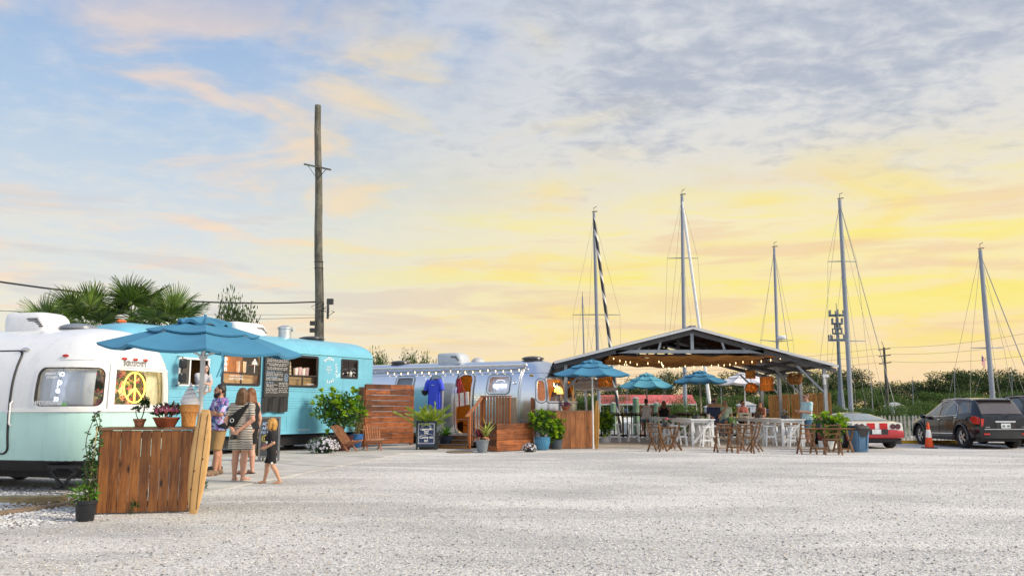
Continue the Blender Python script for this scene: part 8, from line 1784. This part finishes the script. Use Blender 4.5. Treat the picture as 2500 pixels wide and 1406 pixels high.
            if kd == 'tank':
                for s in (1, -1): S_ = LIM[s][0]; ct.append(lambda x, y, z, S_=S_: .052 * h - np.sqrt((x - S_[0]) ** 2 + (y - S_[1]) ** 2 + (z - S_[2]) ** 2))
            part('dress' if kd == 'dress' else 'tank_top' if kd == 'tank' else 'shirt', pr, mat, ct)
        elif kd == 'shorts':
            hem = it[2]; f(pel - hx * .045, pel + hx * .045, .080 * w, .080 * w, .85)
            for s in (1, -1): H_, N_, A_ = LIM[s][3:6]; e = H_ + (N_ - H_) * min(hem, 1); f(H_, e, .064 * min(w, 1.1), .058, 1., .02); (f(N_, N_ + (A_ - N_) * (hem - 1), .056, .052) if hem > 1 else None)
            zt = (wai[2] + pel[2]) / 2 + .01 * h; cs = [lambda x, y, z: z - zt]
            if pose.get('stand', True): zb = min((LIM[1][3] + (LIM[1][4] - LIM[1][3]) * hem)[2], (LIM[-1][3] + (LIM[-1][4] - LIM[-1][3]) * hem)[2]); cs.append(lambda x, y, z: zb - z)
            part('shorts', pr, mat, cs)
        elif kd == 'shoes':
            for s in (1, -1):
                A_, T_ = LIM[s][5:7]; pr = []; hl = A_ + np.array([0, .016 * h, -.020 * h]); f(hl, T_ + np.array([0, -.012 * h, .006 * h]), .027, .024, .95, .012); f(A_ + np.array([0, 0, -.01 * h]), hl, .027, .028); part('shoe', pr, mat, [lambda x, y, z: .002 - z, lambda x, y, z, q=A_[2] + .004 * h: z - q], res * .9)
        elif kd == 'sandals':
            for s in (1, -1): A_, T_ = LIM[s][5:7]; b = MB(); d = (T_ - A_); hl = A_ + np.array([0, .03 * h, 0]); b.bar((hl[0], hl[1], .008), (T_[0] + d[0] * .2, T_[1] - .02 * h, .008), .052 * h, .014, (0, 0, 1)); b.tube([(A_[0] - .02 * h, A_[1] - .02 * h, .03 * h), (T_[0], T_[1] + .01 * h, .038 * h), (A_[0] + .022 * h, A_[1] - .02 * h, .03 * h)], .006, 5); b.build('sandal', mat, o)
    if hair:
        kd, mat = hair[0], hair[1]; pr = []; e = lambda v, r, k=.01: pr.append(('e', rot(np.array(v) * hs), tuple(np.array(r) * h * hs), k * h, 0)); hc = lambda a, b_, ra, rb, sy=1., k=.012: pr.append(('c', rot(np.array(a) * hs), rot(np.array(b_) * hs), ra * h * hs, rb * h * hs, sy, k * h, 0))
        e((0, .014, .022), (.0490, .0565, .0565) if kd in ('short', 'bun') else (.0515, .058, .060)); L = hair[2] if len(hair) > 2 else 0
        if kd == 'short': e((0, .030, .0), (.046, .038, .042))
        if kd == 'long':
            for i_, x in enumerate((-.040, -.028, -.016, -.004, .008, .020, .032, .042)): hc((x * .85, .034, .015), (x * 1.12, .046 + .012 * (1 - abs(x) / .044), -.04 - L * .5), .022, .019, 1., .004); hc((x * 1.12, .046 + .012 * (1 - abs(x) / .044), -.04 - L * .5), (x * .9 + .004 * (i_ % 3 - 1), .056, -.03 - L * (.86 + .2 * (i_ % 3) / 2)), .017, .006, 1., .004)
            for s in (1, -1): hc((s * .045, .006, .012), (s * .052, .022, -.02 - L * .8), .018, .012)
        if kd == 'bob':
            for s in (1, -1): hc((s * .042, -.004, .02), (s * .050, -.006, -.045), .022, .016); hc((s * .03, .035, .0), (s * .036, .036, -.052), .030, .020)
            hc((0, .045, .0), (0, .044, -.05), .032, .022); hc((-.026, -.032, .050), (.026, -.032, .050), .010, .010)
        if kd == 'bun': e((0, .07, .035), (.022, .022, .022)); e((0, .03, -.005), (.049, .042, .045))
        fc = rot(np.array([0, -.055, -.012]) * hs); fr = (.060 if kd in ('short', 'bun') else .056) * h * hs; fn = rot(np.array([0, -1., 0])) - hed; fn = fn / np.linalg.norm(fn); zlim = hed[2] + (-.028 * h * hs if kd in ('short', 'bun') else -9)
        cuts = [lambda x, y, z: fr - np.sqrt(((x - fc[0]) / 1.0) ** 2 + ((y - fc[1]) / 1.05) ** 2 + ((z - fc[2]) / 1.05) ** 2)]
        if zlim > 0: cuts.append(lambda x, y, z: zlim - z)
        part('hair', pr, mat, cuts, res * .85)
    if beard:
        pr = []; e = lambda v, r, k=.01: pr.append(('e', rot(np.array(v) * hs), tuple(np.array(r) * h * hs), k * h, 0)); e((0, -.030, -.048), (.037, .032, .032)); e((0, -.044, -.060), (.026, .02, .026)); e((.03, -.006, -.03), (.014, .02, .03)); e((-.03, -.006, -.03), (.014, .02, .03)); ml = rot(np.array([0, -.062, -.034]) * hs)
        part('beard', pr, beard, [lambda x, y, z: z - (hed[2] - .022 * h * hs), lambda x, y, z: .014 * h - np.sqrt((x - ml[0]) ** 2 + (y - ml[1]) ** 2 + (z - ml[2]) ** 2)], res * .8)
    if glasses:
        b = MB(); R3 = [rot(np.array(v) * hs) for v in ((-.044, -.02, .006), (-.042, -.052, .006), (0, -.062, .007), (.042, -.052, .006), (.044, -.02, .006))]; b.tube(R3, .004, 5)
        for s in (1, -1): b.sph(rot(np.array([s * .021, -.056, .003]) * hs), (.017 * h, .006 * h, .012 * h), 8, 6)
        b.build('sunglasses', BLACK, o, smooth=True)
    if hat:
        b = MB(); q = rot(np.array([0, .012, .04]) * hs); r = .058 * h * hs; b.lathe([(r, -.01 * h), (r * .98, .015 * h), (r * .8, .034 * h), (r * .3, .042 * h), (.005, .043 * h)], 16, q); br = [rot(np.array([x, -.05 - .04 * (1 - (x / .045) ** 2), .034]) * hs) for x in np.linspace(-.045, .045, 9)]; bi = [rot(np.array([x, -.045, .036]) * hs) for x in np.linspace(-.045, .045, 9)]; b.grid([bi, br]); b.build('cap', hat, o, smooth=True)
    o['_J'] = 0; del o['_J']; return o, LIM
# cloth materials
def clothmat(name, fn, r=.85):
    m = bpy.data.materials.new(name); m.use_nodes = True; t = NT(m.node_tree); bb = m.node_tree.nodes['Principled BSDF']; co = t.n('ShaderNodeTexCoord').outputs['Object']; t.set(bb.inputs['Base Color'], fn(t, co)); bb.inputs['Roughness'].default_value = r
    t.set(bb.inputs['Normal'], t.n('ShaderNodeBump', Strength=.5, Distance=.02, Height=t.noise(co, 14., 3, .6)).outputs[0]); return m
def haw(t, co):
    vo = t.n('ShaderNodeTexVoronoi', Vector=t.n('ShaderNodeVectorMath', dict(operation='ADD'), i0=co, i1=t.n('ShaderNodeVectorMath', dict(operation='SCALE'), i0=t.n('ShaderNodeTexNoise', Vector=co, Scale=12.).outputs[1], Scale=.12).outputs[0]).outputs[0], Scale=19.); r = t.n('ShaderNodeSeparateColor', i0=vo.outputs['Color']).outputs[0]
    return t.ramp(r, [(0, (.02, .03, .12)), (.22, (.10, .14, .42)), (.42, (.45, .52, .78)), (.58, (.42, .20, .50)), (.74, (.62, .36, .62)), (.86, (.06, .22, .32)), (.94, (.70, .74, .84))], 'CONSTANT')
def strp(t, co):
    z = t.n('ShaderNodeSeparateXYZ', i0=co).outputs[2]; zz = t.m('ADD', z, t.m('MULTIPLY', t.noise(co, 6., 2), .03)); w = t.m('FRACT', t.m('MULTIPLY', zz, 17.)); return t.ramp(w, [(0, (.03, .02, .03)), (.30, (.70, .68, .60)), (.52, (.03, .025, .04)), (.66, (.28, .06, .12)), (.76, (.62, .62, .50))], 'CONSTANT')
HAW, STR = clothmat('tropical_print', haw), clothmat('striped_knit', strp); flat = lambda nm, c: clothmat(nm, lambda t, co: t.mix(t.noise(co, 5., 3), tuple(x * .8 for x in c), tuple(min(1, x * 1.15) for x in c)))
KHA, BLK_C, NAVY, GREEN, REDC, LBL, WHT, JEAN, GREYC = flat('khaki', (.36, .22, .09)), flat('black_cloth', (.010, .010, .012)), flat('navy_cloth', (.02, .03, .07)), flat('sage_cloth', (.42, .55, .42)), flat('red_cloth', (.40, .12, .10)), flat('pale_blue_cloth', (.48, .70, .74)), flat('white_cloth', (.70, .68, .66)), flat('denim_cloth', (.10, .22, .34)), flat('grey_pink_cloth', (.52, .44, .42))
H_BR, H_DK, H_BL, H_AU = [clothmat(nm, lambda t, co, c=c: t.mix(t.noise(t.n('ShaderNodeVectorMath', dict(operation='MULTIPLY'), i0=co, i1=(60., 60., 5.)).outputs[0], 1.5, 3), tuple(x * .35 for x in c), tuple(x * 1.5 for x in c)), .5) for nm, c in (('hair_brown', (.12, .055, .02)), ('hair_dark', (.022, .014, .010)), ('hair_blond', (.52, .27, .06)), ('hair_auburn', (.22, .085, .03)))]
SHOE = flat('shoe_tan', (.22, .15, .10)); SBLK = M('shoe_black', (.02, .018, .016), .5)
Z = .022
# man with crossed arms, facing left and slightly toward the bus
p = G(529, 1158, Z); man, LM = person('bearded man with crossed arms in a blue and purple tropical shirt and khaki shorts', (p.x, p.y, Z), rad(-50), 1.80, dict(sho=(.123, .0, .803), elb=(.165, .05, .665), wriL=(-.045, .125, .690), wriR=(.055, .105, .665), handL=(-1, .1, -.1), handR=(1, .15, .15), ankL=(.075, .05, .045), toeL=(.095, .14, .018), ankR=(-.06, -.05, .045), toeR=(-.085, .04, .018), kneeL=(.065, .04, .285), kneeR=(-.06, -.01, .285), turn=rad(-18)), (.50, .25, .16), ('short', H_DK), (('shirt', HAW, .49, .75), ('shorts', KHA, 1.05), ('shoes', SHOE)), .0105, False, H_DK, heavy=1.12, skn='tanned')
q = thing('belt_bag', 'black belt bag at the side of the man in the tropical shirt', 'bag', (p.x, p.y, Z), rad(-62)); b = MB(); b.sph((.20, .05, .535 * 1.8), (.07, .11, .085), 12, 8); b.build('bag', BLK_C, q, smooth=True); b = MB(); b.tube([(.17 * cos(a), .16 * sin(a), .96) for a in np.linspace(0, 2 * pi, 20)[:-1]], .012, 5, closed=True); b.build('strap', BLK_C, q)
p2 = G(527, 1148, Z); person('person half hidden behind the man in the tropical shirt, in grey shorts and dark shoes', (p2.x, p2.y + .1, Z), rad(-75), 1.70, dict(ankL=(.07, .05, .045), toeL=(.08, .14, .018)), (.52, .28, .19), ('short', H_DK), (('shirt', JEAN, .50), ('shorts', GREYC, .9), ('shoes', SBLK)), .013, False, skn='b')
# woman in striped dress, seen from behind, hands behind her back
p = G(583, 1173, Z); person('woman seen from behind in a striped short dress with hands clasped behind her', (p.x, p.y, Z), rad(168), 1.68, dict(elb=(.165, -.05, .66), wriL=(.022, -.105, .525), wriR=(-.022, -.110, .535), handL=(-.6, -.1, -.8), handR=(.6, -.1, -.8), ank=(.05, -.01, .045), knee=(.05, 0, .285), turn=rad(-8)), (.56, .30, .21), ('long', H_BR, .10), (('dress', STR, .335, .6), ('sandals', M('sandal_white', (.6, .56, .5), .6))), .0105, True, skn='fair')
q = thing('sling_bag', 'black sling bag across the back of the woman in the striped dress', 'bag', (p.x, p.y, Z), rad(168)); b = MB(); pts = [(-.17, .13, 1.36), (-.05, .165, 1.24), (.08, .17, 1.10), (.17, .13, .98)]; b.tube(pts, [.03, .07, .10, .06], 10); b.v = [(x, .13 + (y - .13) * .55, z) for x, y, z in b.v]; b.build('bag', BLK_C, q, smooth=True); b = MB(); b.tube([(-.17, .13, 1.36), (-.16, .02, 1.42), (-.08, -.12, 1.3), (.1, -.15, 1.05), (.18, 0, .95), (.17, .13, .98)], .018, 5); b.build('strap', BLK_C, q); b = MB(); b.tube([(.06 + .035 * cos(a), .235, 1.10 + .035 * sin(a)) for a in np.linspace(0, 2 * pi, 14)[:-1]], .005, 4, closed=True); b.build('round_emblem', PRINTW, q)
q = thing('camera', 'small black camera held behind the back of the woman in the striped dress', 'camera', (p.x, p.y, Z), rad(168)); b = MB(); b.box((0, .22, .80), (.12, .06, .08)); b.cyl((.02, .24, .80), (.02, .30, .78), .03, .03, 12); b.build('camera_body', BLACK, q, bevel=.008)
p3 = G(588, 1158, Z); person('second woman with auburn hair mostly hidden behind the woman in the striped dress', (p3.x + .05, p3.y + .25, Z), rad(-120), 1.72, dict(), (.58, .33, .24), ('long', H_AU, .09), (('tank', BLK_C, .52), ('shorts', BLK_C, .75), ('sandals', SBLK)), .013, True, skn='pinkish')
# blond child walking barefoot to the left
p = G(661, 1180, 0); person('small blond child in a black T-shirt and shorts walking barefoot to the left', (p.x, p.y, 0), rad(-84), 1.17, dict(hipL=(.055, .0, .49), hipR=(-.055, .0, .49), kneeR=(-.05, .075, .275), ankR=(-.045, .105, .05), toeR=(-.05, .20, .02), kneeL=(.055, -.03, .27), ankL=(.06, -.14, .055), toeL=(.065, -.055, .02), elbL=(.135, -.04, .62), wriL=(.10, .08, .545), elbR=(-.14, .02, .60), wriR=(-.12, .15, .54), handL=(-.3, .8, -.1), handR=(0, .9, -.4), pel=(0, 0, .50), waist=(0, .0, .60), chest=(0, .012, .70), sho=(.105, .012, .765), neck=(0, .015, .80), head=(0, .028, .895), hs=1.28), (.58, .32, .20), ('bob', H_BL), (('shirt', BLK_C, .50, .75), ('shorts', BLK_C, .82)), .0085, True, skn='child')
ch = bpy.context.scene.objects
kid = [x for x in ch if x.get('label', '').startswith('small blond')][0]
for nm_, c_, r_, n_ in (('round_emblem', (.123, -.075, .735), .024, (.8, -.6, 0)), ('shorts_emblem', (.128, .03, .37), .022, (1, 0, 0)), ('sleeve_patch', (.172, .02, .80), .013, (1, 0, .1)), ('sleeve_patch', (.174, .022, .76), .013, (1, 0, .1))):
    b = MB(); b.lathe([(r_, 0), (r_, .008), (r_ * .6, .01)], 14); m_ = V(n_).to_track_quat('Z', 'Y').to_matrix(); b.v = [tuple(m_ @ V(p_) + V(c_)) for p_ in b.v]; b.build(nm_, PRINTW, kid)
# woman leaning out of the bus window
a, z = T2.find(492, 925); m = T2.world(T2.S(np.array(a), np.array(z), -.10)); wloc = V((0, 0, CAMH)) + (V(m) - V((0, 0, CAMH))) * S2
person('young woman with long dark hair leaning out of the bus window', (wloc.x + .06, wloc.y, wloc.z - 1.24), rz2 + rad(-8), 1.66, dict(head=(0.02, .095, .915), neck=(.01, .06, .84), sho=(.105, .055, .795), chest=(0, .03, .735), elbL=(.10, .15, .69), wriL=(.05, .19, .60), elbR=(-.10, .14, .69), wriR=(-.02, .185, .66), handL=(0, .2, -1), handR=(1, .3, -.2), turn=rad(-30)), (.60, .38, .30), ('long', H_DK, .10), (('shirt', flat('pale_grey_cloth', (.50, .50, .55)), .52, .8),), .0105, False, skn='pale', lower=False)
# people in the pavilion
def seat(zs, yaw_arm=.1): return dict(hip=(.05, .0, .30), knee=(.07, .22, .30), ank=(.07, .20, .06), toe=(.075, .27, .03), pel=(0, 0, .315), waist=(0, 0, .41), chest=(0, .01, .525), sho=(.12, .01, .595), neck=(0, .01, .625), head=(0, .028, .712), elb=(.15, .03, .43), wri=(.09, .17, .40), stand=False)
def at(px, D): return P(px, 1000, D).x
S_z = .035 + .70
def sit(label, px, D, yaw, h, hh, sk, wear, skn, zseat=.74, **k):
    o, _ = person(label, (at(px, D), D, zseat - .255 * h + .0), rad(yaw), h, {**seat(0), **k.pop('pose', {})}, sk, hh, wear, .0155, k.pop('fem', False), skn=skn, **k); return o
sit('man in a white tank top sitting at the railing with his back to us', 1578, 35.5, 180, 1.78, ('short', H_DK), (.42, .22, .14), (('tank', WHT, .30), ('shorts', JEAN, .8)), 'brown', .79)
sit('woman with long brown hair sitting at the railing with her back to us', 1621, 35.6, 172, 1.70, ('long', H_AU, .15), (.52, .28, .18), (('tank', BLK_C, .30), ('shorts', BLK_C, .8)), 'c', .74, fem=True)
person('man in a navy T-shirt and dark cap standing behind the left row of white tables', (at(1742, 31.6), 31.6, .035), rad(8), 1.58, dict(elb=(.16, .02, .66), wri=(.07, .14, .60), hand=(-.2, .9, -.1)), (.50, .27, .18), ('short', H_DK), (('shirt', NAVY, .50), ('shorts', NAVY, .9), ('shoes', SBLK)), .0145, False, None, NAVY, True, skn='d')
sit('man in a tan shirt mostly hidden behind the man in the navy T-shirt', 1745, 34.6, 0, 1.85, ('short', H_BR), (.55, .33, .22), (('shirt', flat('tan_cloth', (.52, .38, .24)), .30), ('shorts', KHA, .8)), 'e', .82)
sit('bald man in a sage green shirt drinking at the right row of white tables', 1769, 33.2, 10, 1.72, None, (.55, .30, .20), (('shirt', GREEN, .30), ('shorts', JEAN, .8)), 'f', .74, pose=dict(wriR=(-.02, .12, .60), elbR=(-.14, .09, .47), handR=(.2, .2, 1)))
sit('woman with dark hair in a red top sitting at the right row of white tables', 1812, 33.8, 20, 1.72, ('bun', H_DK), (.50, .27, .18), (('tank', REDC, .30), ('shorts', BLK_C, .8)), 'g', .74, fem=True)
sit('girl with brown hair tied back sitting at the right row of white tables', 1858, 32.9, -55, 1.52, ('bun', H_BR), (.52, .28, .18), (('tank', REDC, .30), ('shorts', JEAN, .8)), 'h', .78, fem=True)
px_, D_ = 1971, 28.9; person('man in sunglasses and a pale blue T-shirt standing beside the right white table', (at(px_, D_), D_, .035), rad(-78), 1.80, dict(elbL=(.15, .03, .64), wriL=(.10, .17, .655), elbR=(-.15, .03, .64), wriR=(-.06, .18, .66), handL=(-.3, .9, .15), handR=(.3, .9, .15)), (.52, .27, .18), ('short', H_BR), (('shirt', LBL, .50, .75), ('shorts', JEAN, .85), ('shoes', SHOE)), .0135, False, None, None, True, 1.06, skn='i')
